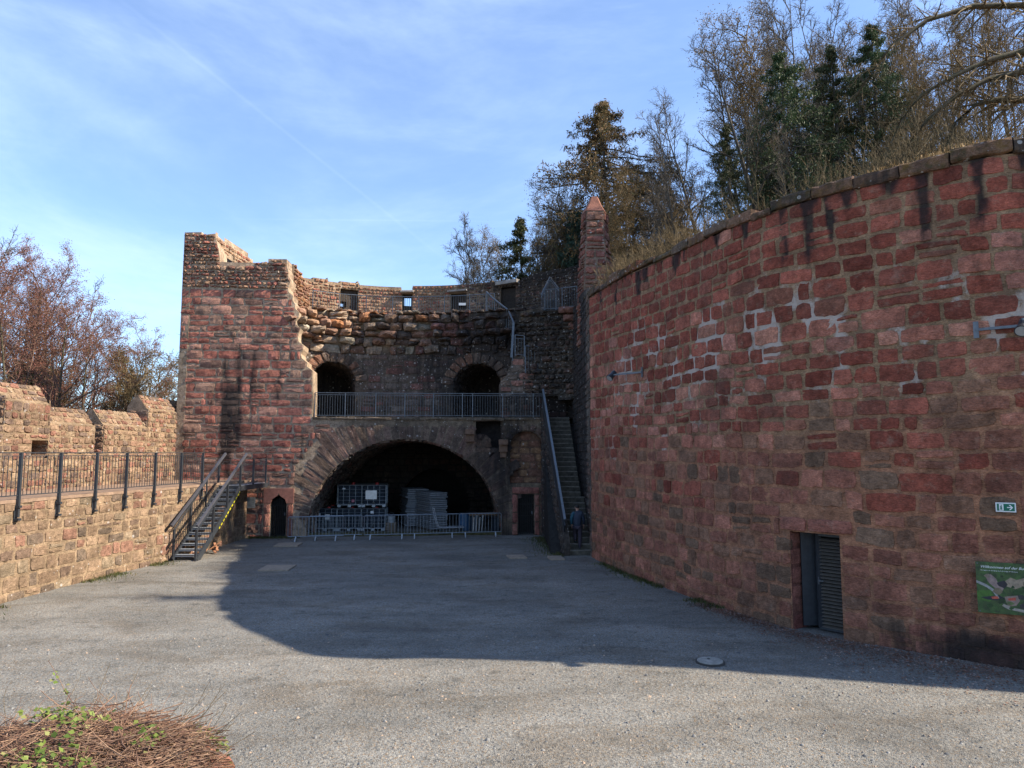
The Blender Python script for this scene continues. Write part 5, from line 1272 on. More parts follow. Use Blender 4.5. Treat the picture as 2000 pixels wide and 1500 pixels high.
def board_stack(u0, u1, Y, rz, hgt, dep, label):
    c = ((u0 + u1) / 2 - 1000) / F * Y; w = (u1 - u0) / F * Y
    t = thing('board_stack', label, 'boards', (c, Y, .03), rz, 'stacks of grey boards in the arch')
    z = .06; m = MB()
    while z < hgt:
        h = R.uniform(.08, .11); m.box((R.uniform(-.05, .05), R.uniform(-.05, .05) + dep / 2, z + h / 2), (w + R.uniform(-.05, .03), dep, h - .026), R.uniform(-.01, .01)); z += h
    m.build('boards', M_BOARD, t); m = MB()
    for x in (-w * .35, w * .35): m.box((x, dep / 2, .03), (.1, dep * .9, .06))
    m.build('bearers', M_WOOD, t); return t
board_stack(841, 876, 36.2, .5, 1.86, 2.1, 'tall front stack of grey boards beside the trolley')
board_stack(797, 838, 37.8, .3, 1.95, 2.2, 'darker stack of grey boards behind, left of the front stack')
# flatbed trolley
def trolley():
    p = gl(868, 1.7); t = thing('flatbed_trolley', 'light metal flatbed trolley with slanting push handle leaning at the board stack', 'trolley', (p[0], p[1], .03), .25)
    m = MB(); m.box((.3, 0, .28), (1.25, .6, .05)); m.build('deck', mat_plain('grey_deck', (.30, .31, .32), .6, .2), t, bevel=.01)
    m = MB()
    for y in (-.28, .28): m.tube([(-.3, y, .30), (-.42, y, .6), (-.55, y, 1.2)], .018, 6)
    m.tube([(-.55, -.28, 1.2), (-.55, .28, 1.2)], .018, 6); m.tube([(-.44, -.28, .7), (-.44, .28, .7)], .014, 6); m.build('handle', mat_plain('pale_tube', (.55, .57, .58), .4, .4), t)
    for x in (-.2, .8):
        for y in (-.22, .22):
            w = MB(); w.tube([(x, y - .02, .1), (x, y + .02, .1)], .09, 14); w.box((x, y, .21), (.08, .05, .1)); w.build('wheel', M_BLACK, t)
trolley()
# drums, bucket, planks, poles
def drum(u, Y, label, mat, h=.88, r=.29):
    t = thing('storage_drum', label, 'drum', ((u - 1000) / F * Y, Y, .03)); m = MB(); m.disc((0, 0, 0), r, h, 28); m.build('shell', mat, t, bevel=.012)
    for z in (.3, .58): m = MB(); m.disc((0, 0, z * h / .88), r + .012, .025, 28); m.build('hoop', mat, t)
    m = MB(); m.disc((0, 0, h), r - .02, .02, 24); m.build('lid', M_BLACK, t)
M_BLUE = mat_plain('blue_plastic', (.03, .08, .15), .4)
drum(908, 36.0, 'dark blue storage drum right of the trolley', M_BLUE); drum(921, 36.5, 'darker blue drum partly behind its neighbour', M_BLUE); drum(973, 35.8, 'dark grey drum at the right foot of the arch', M_TANK, .7)
t = thing('plank_pile', 'pile of brown planks and white tubes lying on trestles at the right of the arch', 'planks', (gl(945, 2.2)[0], gl(945, 2.2)[1], .03), .2)
for i in range(6): m = MB(); m.box((R.uniform(-.08, .08), (i % 3) * .22 - .22, .82 + (i // 3) * .05), (1.5, .18, .04), R.uniform(-.08, .08)); m.build('plank', mat_plain('brown_plank', (.20, .115, .06), .8, 0, .3, 6, .3) if 'brown_plank' not in bpy.data.materials else bpy.data.materials['brown_plank'], t)
for x in (-.55, .5): m = MB(); m.bar((x, -.3, 0), (x, -.1, .8), .05); m.bar((x, .3, 0), (x, .1, .8), .05); m.bar((x, -.35, .78), (x, .35, .78), .05); m.build('trestle', M_WOOD, t)
for i in range(4): m = MB(); m.tube([(-.6 + i * .14, -.45, 0), (-.55 + i * .15, -.36, .72 + .1 * (i % 2))], .03, 8); m.build('tube', M_CONC, t)
t = thing('plastic_bucket', 'pale bucket hanging right of the stacked tanks', 'bucket', (gl(764, 2.6)[0], gl(764, 2.6)[1], .5)); m = MB(); m.disc((0, 0, 0), .13, .3, 20, .17); m.build('body', mat_plain('pale_bucket', (.34, .36, .36), .5), t); m = MB(); m.tube([(-.16, 0, .3), (-.1, 0, .45), (0, 0, .5), (.1, 0, .45), (.16, 0, .3)], .006, 5); m.build('bail', M_GALV, t)
t = thing('crate_stand', 'dark crate carrying the pale bucket', 'crate', (gl(764, 2.6)[0], gl(764, 2.6)[1], .03)); m = MB()
for z in (.04, .16, .28, .40): m.box((0, -.2, z), (.5, .02, .09)); m.box((0, .2, z), (.5, .02, .09)); m.box((-.24, 0, z), (.02, .4, .09)); m.box((.24, 0, z), (.02, .4, .09))
m.box((0, 0, .46), (.5, .42, .02)); m.build('slats', M_WOOD, t)
m = MB(); a = gl(612, 1.9); m.tube([a + np.array([.1, 0, .03]), a + np.array([-.25, .3, 1.55])], [.035, .025], 6); tag(m.build('wooden_pole', M_WOOD), 'bare wooden pole leaning in the left foot of the arch', 'pole')
# timber offcuts under the steel stair
t = thing('timber_offcuts', 'small heap of reddish timber offcuts under the steel stair', 'timber', (-11.9, 27.6, 0))
for i in range(9): m = MB(); a = np.array([R.uniform(-.35, .45), R.uniform(-.4, .9), R.uniform(.03, .2)]); d = np.array([R.uniform(-.5, .5), R.uniform(-.6, .6), R.uniform(-.05, .35)]); m.bar(a, a + d, .09, .04); m.build('offcut', mat_plain('red_timber', (.32, .15, .08), .85, 0, .35, 8, .3) if 'red_timber' not in bpy.data.materials else bpy.data.materials['red_timber'], t)

# ================================================================ SIGNS, LAMPS, COVERS
def text_mesh(name, body, size, mat, parent, M, shear=0, ext=.001, font=None):
    c = bpy.data.curves.new(name, 'FONT'); c.body = body; c.size = size; c.extrude = ext; c.shear = shear; c.resolution_u = 3
    o = bpy.data.objects.new(name, c); C.objects.link(o); dg = bpy.context.evaluated_depsgraph_get(); dg.update()
    me = bpy.data.meshes.new_from_object(o.evaluated_get(dg)); C.objects.unlink(o); bpy.data.objects.remove(o)
    ob = bpy.data.objects.new(name, me); C.objects.link(ob); me.materials.clear(); me.materials.append(mat); ob.parent = parent; ob.matrix_local = M; return ob
def wall_frame(path, s, z, out, tilt=0):
    o = path.P(np.array(s), np.array(z), out); n = path.n(np.array(s)); n = Vector((n[0], n[1], 0)).normalized(); up = Vector((0, 0, 1)); x = up.cross(n).normalized()
    M = Matrix((( x.x, up.x, n.x, o[0]), (x.y, up.y, n.y, o[1]), (x.z, up.z, n.z, o[2]), (0, 0, 0, 1)))
    return M @ Matrix.Rotation(tilt, 4, 'Z')
def rect(m, x0, y0, x1, y1, z0, z1): m.box(((x0 + x1) / 2, (y0 + y1) / 2, (z0 + z1) / 2), (x1 - x0, y1 - y0, z1 - z0))
a = RWP.px(1944, 980); b = RWP.px(1985, 1001); W_ = b[0] - a[0]; H_ = a[1] - RWP.px(1944, 998)[1]
t = thing('exit_sign', 'green emergency exit sign with running figure and arrow, white frame', 'sign'); t.matrix_world = wall_frame(RWP, (a[0] + b[0]) / 2, (a[1] + b[1]) / 2 + .0, .05, 0)
M_GREEN = mat_plain('sign_green', (.0, .13, .075), .5, 0, .05, 6, 0); w2, h2 = W_ / 2, H_ / 2
m = MB(); rect(m, -w2, -h2, w2, h2, 0, .035); m.build('housing', M_WHITE, t)
m = MB(); rect(m, -w2 + .02, -h2 + .02, w2 - .02, h2 - .02, .035, .038); m.build('green_panel', M_GREEN, t)
m = MB(); rect(m, -w2 * .66, -h2 * .7, -w2 * .22, h2 * .7, .038, .041); m.build('doorway_symbol', M_WHITE, t)
m = MB(); cx = -w2 * .44; k = h2
for p, q, w in (((cx, .15), (cx - .06, -.12), .16), ((cx - .06, -.12), (cx + .12, -.38), .12), ((cx + .12, -.38), (cx + .05, -.62), .10), ((cx - .06, -.12), (cx - .2, -.45), .12), ((cx - .2, -.45), (cx - .42, -.45), .1), ((cx, .2), (cx + .2, .05), .08), ((cx, .2), (cx - .2, .2), .08), ((cx - .2, .2), (cx - .26, .0), .07)):
    sc_ = lambda P: (cx + (P[0] - cx) * k * .75, P[1] * k * .95, .0425); m.bar(sc_(p), sc_(q), w * k * 1.5, .003, up=(0, 0, 1))
m.disc((cx + .02 * k, .42 * k, .041), .11 * k, .003, 12); m.build('running_figure', M_GREEN, t)
m = MB(); m.bar((w2 * .12, 0, .0395), (w2 * .62, 0, .0395), .2 * h2, .003); m.poly([(w2 * .45, h2 * .55, .038), (w2 * .72, 0, .038), (w2 * .45, -h2 * .55, .038), (w2 * .30, -h2 * .55, .038), (w2 * .56, 0, .038), (w2 * .30, h2 * .55, .038)], (0, 0, 1), .004); m.build('arrow_symbol', M_WHITE, t)
# welcome board
a = RWP.px(1903, 1093); b = RWP.px(1903, 1190); Wb = 1.55; Hb = a[1] - b[1]; sc0 = a[0]
t = thing('welcome_board', 'printed board with an aerial view of the castle and white title on green', 'board'); t.matrix_world = wall_frame(RWP, sc0 + Wb / 2, (a[1] + b[1]) / 2, .07)
def mat_map():
    m, nt, bs = newmat('printed_aerial_view'); q = NB(nt); p = q.co('Object')
    n = q.noise(p, 5, 6, .7); n2 = q.noise(p, 22, 4, .7); v = q.sep(q.vor(p, 16, 'Color'))
    c = q.mix(q.rng(n, .4, .6), (.008, .028, .010), (.028, .085, .018)); c = q.mix(q.rng(n2, .45, .7, 0, .7), c, (.01, .028, .012)); c = q.mix(q.m('MULTIPLY', v[0], .3), c, (.09, .16, .04))
    nt.links.new(c, bs.inputs['Base Color']); bs.inputs['Roughness'].default_value = .35; return m
m = MB(); rect(m, -Wb / 2, -Hb / 2, Wb / 2, Hb / 2, 0, .012); m.build('panel', mat_map(), t)
def shape(name, pts, col, z, rough=.4):
    z_ = z; mm = MB(); mm.poly([((x - .5) * Wb, (y - .5) * Hb, .012) for x, y in pts], (0, 0, 1), z); return mm.build(name, mat_plain('print_' + name + '%d' % int(z * 1e4), col, rough, 0, .35, 18, 0), t)
shape('print_meadow', [(0, .42), (.14, .45), (.17, .3), (.12, .22), (0, .25)], (.05, .13, .02), .0006)
shape('print_courtyard', [(.09, .74), (.15, .76), (.2, .68), (.22, .56), (.27, .5), (.25, .44), (.18, .5), (.12, .6)], (.24, .17, .155), .0010)
shape('print_keep', [(.27, .62), (.34, .72), (.40, .68), (.50, .74), (.56, .62), (.62, .6), (.58, .5), (.5, .5), (.46, .56), (.38, .5), (.30, .54)], (.27, .21, .15), .0012)
shape('print_shadow', [(.2, .6), (.28, .66), (.31, .58), (.28, .5), (.22, .54)], (.02, .02, .03), .0014)
shape('print_shadow', [(.03, .3), (.22, .36), (.28, .3), (.26, .26), (.1, .26)], (.015, .02, .03), .0015)
shape('print_terrace', [(.56, .62), (.64, .56), (.78, .44), (.82, .30), (.76, .30), (.70, .42), (.6, .5)], (.28, .21, .18), .0016)
shape('print_road', [(.26, .2), (.34, .14), (.5, .1), (.66, .12), (.84, .22), (.98, .38), (.98, .33), (.84, .16), (.66, .06), (.48, .05), (.3, .1), (.24, .16)], (.28, .25, .21), .0018)
gq = random.Random(8)
for i in range(26):     # small woods, roofs and yards of the aerial view
    cx_, cy_, s_ = gq.uniform(.06, .94), gq.uniform(.1, .76), gq.uniform(.015, .05); n_ = gq.randint(5, 8)
    shape('print_patch', [(cx_ + s_ * gq.uniform(.6, 1.3) * math.cos(6.283 * j / n_), cy_ + s_ * 1.4 * gq.uniform(.6, 1.3) * math.sin(6.283 * j / n_)) for j in range(n_)], gq.choice([(.012, .035, .012), (.02, .06, .016), (.22, .17, .13), (.03, .03, .035), (.16, .13, .08), (.10, .13, .05)]), .0025 + i * .00005)
shape('print_gatehouse', [(.27, .34), (.4, .38), (.42, .28), (.38, .18), (.3, .16)], (.24, .17, .14), .0020)
shape('print_roof', [(.30, .31), (.38, .34), (.38, .28), (.31, .27)], (.40, .07, .05), .0024)
shape('print_roof', [(.14, .32), (.2, .34), (.22, .29), (.15, .28)], (.42, .08, .05), .0022)
shape('print_path', [(0, .58), (.1, .5), (.16, .42), (.20, .3), (.22, .3), (.18, .46), (.1, .56), (0, .63)], (.28, .28, .27), .0021)
text_mesh('title_lettering', 'Willkommen auf der Burg Wertheim', .068, M_WHITE, t, Matrix.Translation((-Wb / 2 + .07, Hb / 2 - .11, .0135)), .35)
text_mesh('subtitle_lettering', 'Hier beginnt der Rundgang durch die Anlage der Burgruine', .024, M_WHITE, t, Matrix.Translation((-Wb / 2 + .07, Hb / 2 - .16, .0135)), .35)
m = MB()
for x in (-1, 1):
    for y in (-1, 1): m2 = MB(); m2.disc((x * (Wb / 2 - .03), y * (Hb / 2 - .03), .012), .012, .006, 10); m2.build('screw', M_GALV, t)
# plaque beside the ogee door
a = fx(478, 992); b = fx(500, 971); t = thing('information_plaque', 'small grey metal plaque left of the ogee door under the landing', 'plaque')
m = MB(); m.poly([FP.P(np.array(s), np.array(z), .09) for s, z in ((a[0], a[1]), (b[0], a[1]), (b[0], b[1]), (a[0], b[1]))], (0, 0, 0) + (FP.P(np.array(0.), 0, 1.) - FP.P(np.array(0.), 0, 0.)), .012); m.build('plate', mat_plain('plaque_grey', (.24, .25, .25), .5, .2), t)
m = MB()
for i in range(7): z = b[1] - .08 - i * .06; m.poly([FP.P(np.array(s), np.array(zz), .103) for s, zz in ((a[0] + .06, z), (b[0] - .06 - .1 * (i % 3 == 2), z), (b[0] - .06 - .1 * (i % 3 == 2), z + .012), (a[0] + .06, z + .012))], FP.P(np.array(0.), 0, 1.) - FP.P(np.array(0.), 0, 0.), .002)
m.build('engraved_lines', M_STEEL, t)
# flood lamps
def lamp(u0, v0, u1, v1, out, label, aim, plates):
    a = RWP.px(u0, v0); b = RWP.px(u1, v1); t = thing('flood_lamp', label, 'lamp')
    p = RWP.P(np.array(a[0]), np.array(a[1]), .06); q = RWP.P(np.array(b[0]), np.array(b[1]), out)
    m = MB(); m.bar(p, q, .05, .05); m.build('arm', M_GALV, t)
    m = MB(); n = RWP.n(np.array(a[0])); m.bar(p + np.array([0, 0, -.16]), p + np.array([0, 0, .16]), .09, .02, up=(n[0], n[1], 0)); m.build('mounting_plate', M_GALV, t)
    aim = np.array(aim, float); aim /= np.linalg.norm(aim)
    h = MB(); h.tube([q - aim * .16, q - aim * .14, q + aim * .05, q + aim * .17, q + aim * .18], [.05, .085, .09, .12, .125], 16); h.build('lamp_head', mat_plain('lamp_casing', (.055, .06, .075), .35, .6) if 'lamp_casing' not in bpy.data.materials else bpy.data.materials['lamp_casing'], t)
    g = MB(); g.tube([q + aim * .17, q + aim * .184], [.105, .105], 16); g.build('lens', mat_plain('lamp_lens', (.35, .36, .36), .15, 0, .1) if 'lamp_lens' not in bpy.data.materials else bpy.data.materials['lamp_lens'], t)
    y = MB(); y.tube([q + np.array([0, 0, .0]), q + np.array([0, 0, .14])], .025, 6); y.build('bracket', M_GALV, t)
lamp(1257, 727, 1219, 733, .42, 'black flood lamp on a short arm at the far left end of the bastion wall', (-.5, -.3, -.55), 0)
lamp(1907, 645, 1990, 640, .24, 'black flood lamp on a long bar at the right edge, high on the bastion wall', (-.5, -.45, -.6), 1)
# covers set in the gravel
def slab(u0, v0, u1, v1, label, rz=0, mat=None):
    a, b = G(u0, v1), G(u1, v0); c = G((u0 + u1) / 2, (v0 + v1) / 2); wx = abs(G(u1, (v0 + v1) / 2)[0] - G(u0, (v0 + v1) / 2)[0]); wy = G(u0, v0)[1] - G(u0, v1)[1]
    m = MB(); m.box((0, 0, 0), (wx, wy, .09)); o = m.build('ground_slab', mat or M_SLAB, bevel=.012); o.location = (c[0], c[1], .012); o.rotation_euler = (0, 0, rz); tag(o, label, 'slab', 'stone slabs let into the gravel')
slab(513, 1106, 571, 1116, 'larger sandy slab in the gravel between the steel stair and the arch', .05); slab(540, 1062, 586, 1068, 'narrow sandy slab in front of the barrier at the far left', .1)
slab(992, 1086, 1026, 1092, 'pale slab in the gravel before the square grille door', .2); slab(1072, 1088, 1100, 1095, 'reddish slab at the foot of the stone stair', .1)
c = G(1387, 1296); t = thing('manhole_cover', 'round pale concrete manhole cover in an iron ring in the shaded gravel', 'manhole', (c[0], c[1], .0))
m = MB(); m.disc((0, 0, .0), .265, .045, 40); m.build('frame_ring', mat_plain('dark_iron', (.05, .045, .042), .8), t); m = MB(); m.disc((0, 0, .01), .235, .048, 40); m.build('cover', mat_plain('cover_concrete', (.30, .285, .25), .9, 0, .35, 9, .3), t); m = MB(); m.disc((.0, .1, .055), .035, .006, 12); m.build('lifting_hole', M_IRON, t)

# ================================================================ PERSON climbing the stone stair (seen from behind)
def skin(name, joints, edges, mat, parent, sub=2):
    me = bpy.data.meshes.new(name); me.from_pydata([j[0] for j in joints], edges, [])
    o = bpy.data.objects.new(name, me); C.objects.link(o); me.materials.append(mat)
    s = o.modifiers.new('skin', 'SKIN'); s.use_smooth_shade = True
    me.skin_vertices[0].data if False else None
    if not me.skin_vertices:
        bm = bmesh.new(); bm.from_mesh(me); bm.verts.layers.skin.verify(); bm.to_mesh(me); bm.free()
    for i, j in enumerate(joints): me.skin_vertices[0].data[i].radius = (j[1], j[2] if len(j) > 2 else j[1])
    me.skin_vertices[0].data[0].use_root = True
    ss = o.modifiers.new('sub', 'SUBSURF'); ss.levels = sub; ss.render_levels = sub
    dg = bpy.context.evaluated_depsgraph_get(); dg.update(); m2 = bpy.data.meshes.new_from_object(o.evaluated_get(dg)); bpy.data.objects.remove(o)
    m2.polygons.foreach_set('use_smooth', [True] * len(m2.polygons)); ob = bpy.data.objects.new(name, m2); C.objects.link(ob); ob.parent = parent; return ob
def person():
    r0, r1 = (SY1 - SY0) / NST, GZ / NST
    t = thing('person', 'person in dark navy jacket with a teal sleeve and dark trousers climbing the stone stair', 'person', (D(1128, 1078, SY0 + .2)[0], SY0 + .14, r1), -.15)
    SKIN = mat_plain('skin', (.42, .24, .17), .5, 0, .08); NAVY = mat_plain('navy_jacket', (.018, .026, .045), .7, 0, .3, 20, .2); TEAL = mat_plain('teal_sleeve', (.015, .075, .11), .7); PL = mat_plain('plum_trousers', (.042, .032, .045), .8, 0, .3, 20, .2); HAIR = mat_plain('dark_hair', (.012, .010, .009), .6)
    # body: right foot on this step, left foot raised onto the second step ahead
    body = [((0, 0.02, .90), .125, .10), ((0, .03, 1.05), .12, .09), ((0, .04, 1.22), .15, .10), ((0, .05, 1.36), .13, .085), ((0, .06, 1.44), .055), ((-.005, .075, 1.50), .052), ((-.01, .085, 1.565), .082, .092), ((-.01, .085, 1.64), .078, .09),
            ((-.17, .05, 1.36), .055), ((-.235, .03, 1.12), .042), ((-.22, .12, .90), .034), ((-.215, .15, .83), .03), ((.17, .05, 1.36), .055), ((.24, .02, 1.12), .042), ((.23, .12, .92), .034), ((.225, .15, .84), .03),
            ((-.09, .02, .84), .085), ((-.10, .20, .60), .062), ((-.10, .16, .22 + r1 * .9), .045), ((-.10, .30, .07 + r1), .042, .04), ((.09, .0, .84), .085), ((.09, .03, .47), .062), ((.09, -.03, .10), .042), ((.09, .09, .05), .045, .038)]
    ed = [(0, 1), (1, 2), (2, 3), (3, 4), (4, 5), (5, 6), (6, 7), (3, 8), (8, 9), (9, 10), (10, 11), (3, 12), (12, 13), (13, 14), (14, 15), (0, 16), (16, 17), (17, 18), (18, 19), (0, 20), (20, 21), (21, 22), (22, 23)]
    body = [(b[0], *(r * (.72 if i in (0, 1, 2, 3, 8, 9, 12, 13, 16, 17, 18, 20, 21, 22) else 1) for r in b[1:])) for i, b in enumerate(body)]
    skin('body', body, ed, SKIN, t)
    skin('jacket', [((0, .02, .80), .175, .145), ((0, .03, 1.02), .165, .135), ((0, .04, 1.22), .20, .145), ((0, .05, 1.37), .175, .12), ((0, .065, 1.50), .085), ((.17, .05, 1.37), .085), ((.245, .02, 1.12), .062), ((.235, .11, .93), .05)], [(0, 1), (1, 2), (2, 3), (3, 4), (3, 5), (5, 6), (6, 7)], NAVY, t)
    skin('sleeve', [((-.06, .05, 1.38), .09), ((-.18, .05, 1.36), .088), ((-.24, .03, 1.12), .062), ((-.225, .11, .93), .05)], [(0, 1), (1, 2), (2, 3)], TEAL, t)
    skin('trousers', [((0, .02, .92), .145, .12), ((-.095, .02, .83), .11), ((-.10, .20, .60), .085), ((-.10, .165, .12 + r1 * .9), .062), ((.095, .0, .83), .11), ((.09, .03, .47), .085), ((.09, -.03, .07), .062)], [(0, 1), (1, 2), (2, 3), (0, 4), (4, 5), (5, 6)], PL, t)
    for pts in ([((-.10, .15, .06 + r1), .05, .045), ((-.10, .24, .045 + r1), .05, .04), ((-.10, .36, .03 + r1), .042, .03)], [((.09, -.05, .06), .05, .045), ((.09, .05, .045), .05, .04), ((.09, .16, .03), .042, .03)]): skin('shoe', pts, [(0, 1), (1, 2)], M_BLACK, t)
    skin('hair', [((-.01, .07, 1.54), .075, .07), ((-.005, .07, 1.62), .094, .10), ((-.01, .09, 1.69), .075, .085)], [(0, 1), (1, 2)], HAIR, t)
    for sx in (-1, 1):
        for k in range(4): skin('finger', [((sx * .222 + (k - 1.5) * .016 * .4, .155 + (k - 1.5) * .014, .825), .009), ((sx * .222 + (k - 1.5) * .016 * .4, .175 + (k - 1.5) * .016, .785), .008), ((sx * .218 + (k - 1.5) * .006, .175 + (k - 1.5) * .016, .755 + .006 * abs(k - 1.5)), .007)], [(0, 1), (1, 2)], SKIN, t, 1)
        skin('thumb', [((sx * .20, .16, .84), .011), ((sx * .185, .185, .81), .010), ((sx * .185, .19, .79), .008)], [(0, 1), (1, 2)], SKIN, t, 1)
    for k in ((-.055, .165), (-.02, .175)): m = MB(); m.box((k[0], k[1], 1.60), (.014, .006, .008)); m.build('eye', M_IRON, t)
    m = MB(); m.tube([(-.045, .165, 1.60), (-.05, .19, 1.565), (-.045, .17, 1.555)], [.006, .012, .006], 6); m.build('nose', SKIN, t)
    m = MB(); m.bar((-.06, .165, 1.53), (-.025, .172, 1.53), .006, .008); m.build('mouth', mat_plain('lips', (.35, .12, .1), .5), t)
    m = MB(); m.tube([(-.092, .075, 1.625), (-.1, .07, 1.6), (-.092, .075, 1.575)], [.008, .014, .008], 6); m.build('ear', SKIN, t)
person()
# ================================================================ VEGETATION
BARK_GREY = mat_bark('grey_bark', (.10, .085, .07), (.165, .135, .10)); BARK_RED = mat_bark('reddish_twigs', (.17, .085, .065), (.24, .15, .10))
BARK_BROWN = mat_bark('olive_brown_twigs', (.16, .12, .065), (.24, .17, .09)); BARK_DARK = mat_bark('dark_bark', (.07, .06, .05), (.12, .10, .07)); BARK_MOSS = mat_bark('mossy_bark', (.085, .075, .04), (.13, .105, .07))
LEAF_BROWN = mat_leaf('dry_brown_leaves', (.15, .085, .032), (.22, .14, .055), (.10, .10, .04)); LEAF_RED = mat_leaf('red_buds', (.24, .085, .065), (.20, .11, .07)); NEEDLE = mat_leaf('dark_needles', (.03, .06, .024), (.065, .105, .036), (.10, .12, .04), .15)
IVY = mat_leaf('ivy_leaves', (.035, .06, .015), (.09, .12, .03), (.15, .14, .05)); IVY_BRIGHT = mat_leaf('fresh_ivy_leaves', (.07, .12, .02), (.20, .26, .05), (.28, .27, .10)); DRY = mat_leaf('dry_grass', (.34, .20, .085), (.45, .29, .13), (.26, .20, .08))
HT = {}
def tubes(groups):
    """groups: list of (pts[K,n,3], rad[K,n], sides) -> vertices, faces"""
    Vs, Fs, off = [], [], 0
    for P, Rr, sd in groups:
        K, n, _ = P.shape
        d = np.gradient(P, axis=1); d /= np.linalg.norm(d, axis=2, keepdims=True) + 1e-9
        ref = np.where(np.abs(d[..., 2:3]) < .8, np.array([0, 0, 1.]), np.array([1., 0, 0]))
        x = np.cross(d, ref); x /= np.linalg.norm(x, axis=2, keepdims=True) + 1e-9; y = np.cross(x, d)
        a = np.arange(sd) * 2 * math.pi / sd
        V = P[:, :, None] + Rr[:, :, None, None] * (np.cos(a)[:, None] * x[:, :, None] + np.sin(a)[:, None] * y[:, :, None])
        idx = np.arange(K * n * sd).reshape(K, n, sd) + off; nx = np.roll(idx, -1, axis=2)
        Fs.append(np.stack([idx[:, :-1], nx[:, :-1], nx[:, 1:], idx[:, 1:]], -1).reshape(-1, 4)); Vs.append(V.reshape(-1, 3)); off += K * n * sd
    return np.concatenate(Vs), np.concatenate(Fs)
def fastmesh(name, V, Fq, tint=None):
    me = bpy.data.meshes.new(name); k = Fq.shape[1]
    me.vertices.add(len(V)); me.vertices.foreach_set('co', V.astype(np.float32).ravel()); me.loops.add(Fq.size); me.loops.foreach_set('vertex_index', Fq.astype(np.int32).ravel())
    me.polygons.add(len(Fq)); me.polygons.foreach_set('loop_start', (np.arange(len(Fq)) * k).astype(np.int32)); me.update(calc_edges=True)
    if tint is not None: a = me.attributes.new('Tint', 'FLOAT_COLOR', 'POINT'); a.data.foreach_set('color', tint.astype(np.float32).ravel())
    me.validate(); return me
def unit(v): return v / (np.linalg.norm(v, axis=-1, keepdims=True) + 1e-9)
def sprout(g, P, Rr, per, t0, ang, lr, rr, n, up=.0, wob=.12, lmin=.15, minr=.004, taper=.25, plen=None, t1=1.0, drop=0.0):
    """children of every polyline in P[K,n,3]"""
    K, m, _ = P.shape; L = plen if plen is not None else np.linalg.norm(np.diff(P, axis=1), axis=2).sum(1)
    t = t0 + (t1 - t0) * (np.arange(per)[None] + g.uniform(0, 1, (K, per))) / per
    f = t * (m - 1); i = np.clip(f.astype(int), 0, m - 2); fr = (f - i)[..., None]; k = np.arange(K)[:, None]
    p0 = P[k, i] * (1 - fr) + P[k, i + 1] * fr; d = unit(P[k, i + 1] - P[k, i]); r0 = Rr[k, i] * (1 - fr[..., 0]) + Rr[k, i + 1] * fr[..., 0]
    rv = unit(g.normal(0, 1, (K, per, 3))); side = unit(rv - (rv * d).sum(-1, keepdims=True) * d)
    a = np.radians(g.uniform(*ang, (K, per)))[..., None]; dd = unit(d * np.cos(a) + side * np.sin(a) + np.array([0, 0, up]))
    ln = np.maximum(L[:, None] * g.uniform(*lr, (K, per)) * (1 - .55 * (t - t0) / max(1e-6, 1 - t0)), lmin)
    Q = np.zeros((K * per, n, 3)); Q[:, 0] = p0.reshape(-1, 3); dd = dd.reshape(-1, 3); st = (ln / (n - 1)).reshape(-1, 1)
    for j in range(1, n):
        dd = unit(dd + g.normal(0, wob, dd.shape) + np.array([0, 0, up * .35 - drop])); Q[:, j] = Q[:, j - 1] + dd * st
    r = np.maximum((r0 * rr).reshape(-1, 1), minr) * (1 - (1 - taper) * np.linspace(0, 1, n))[None]
    return Q, r
def trunk_line(g, h, lean=(0, 0), n=9, wob=.05):
    P = np.zeros((n, 3)); d = np.array([lean[0], lean[1], 1.]); d /= np.linalg.norm(d)
    for j in range(1, n): d = unit(d + g.normal(0, wob, 3) * np.array([1, 1, .3]) + np.array([0, 0, .05])); P[j] = P[j - 1] + d * h / (n - 1)
    return P
def leaves_at(g, pts, k, size, spread, down=False, aspect=1.6):
    K = len(pts); C0 = np.repeat(pts, k, 0) + g.normal(0, spread, (K * k, 3)); n = len(C0)
    a = unit(g.normal(0, 1, (n, 3))); 
    if down: a = unit(a + np.array([0, 0, -.8]))
    b = unit(np.cross(a, g.normal(0, 1, (n, 3)))); s = (size * g.uniform(.6, 1.4, n))[:, None]
    V = np.stack([C0 - a * s * aspect / 2, C0 + b * s / 2, C0 + a * s * aspect / 2, C0 - b * s / 2], 1).reshape(-1, 3)
    T = np.ones((n, 4)); T[:, :3] = g.uniform(0, 1, (n, 3)); return V, np.arange(4 * n).reshape(n, 4), np.repeat(T, 4, 0)
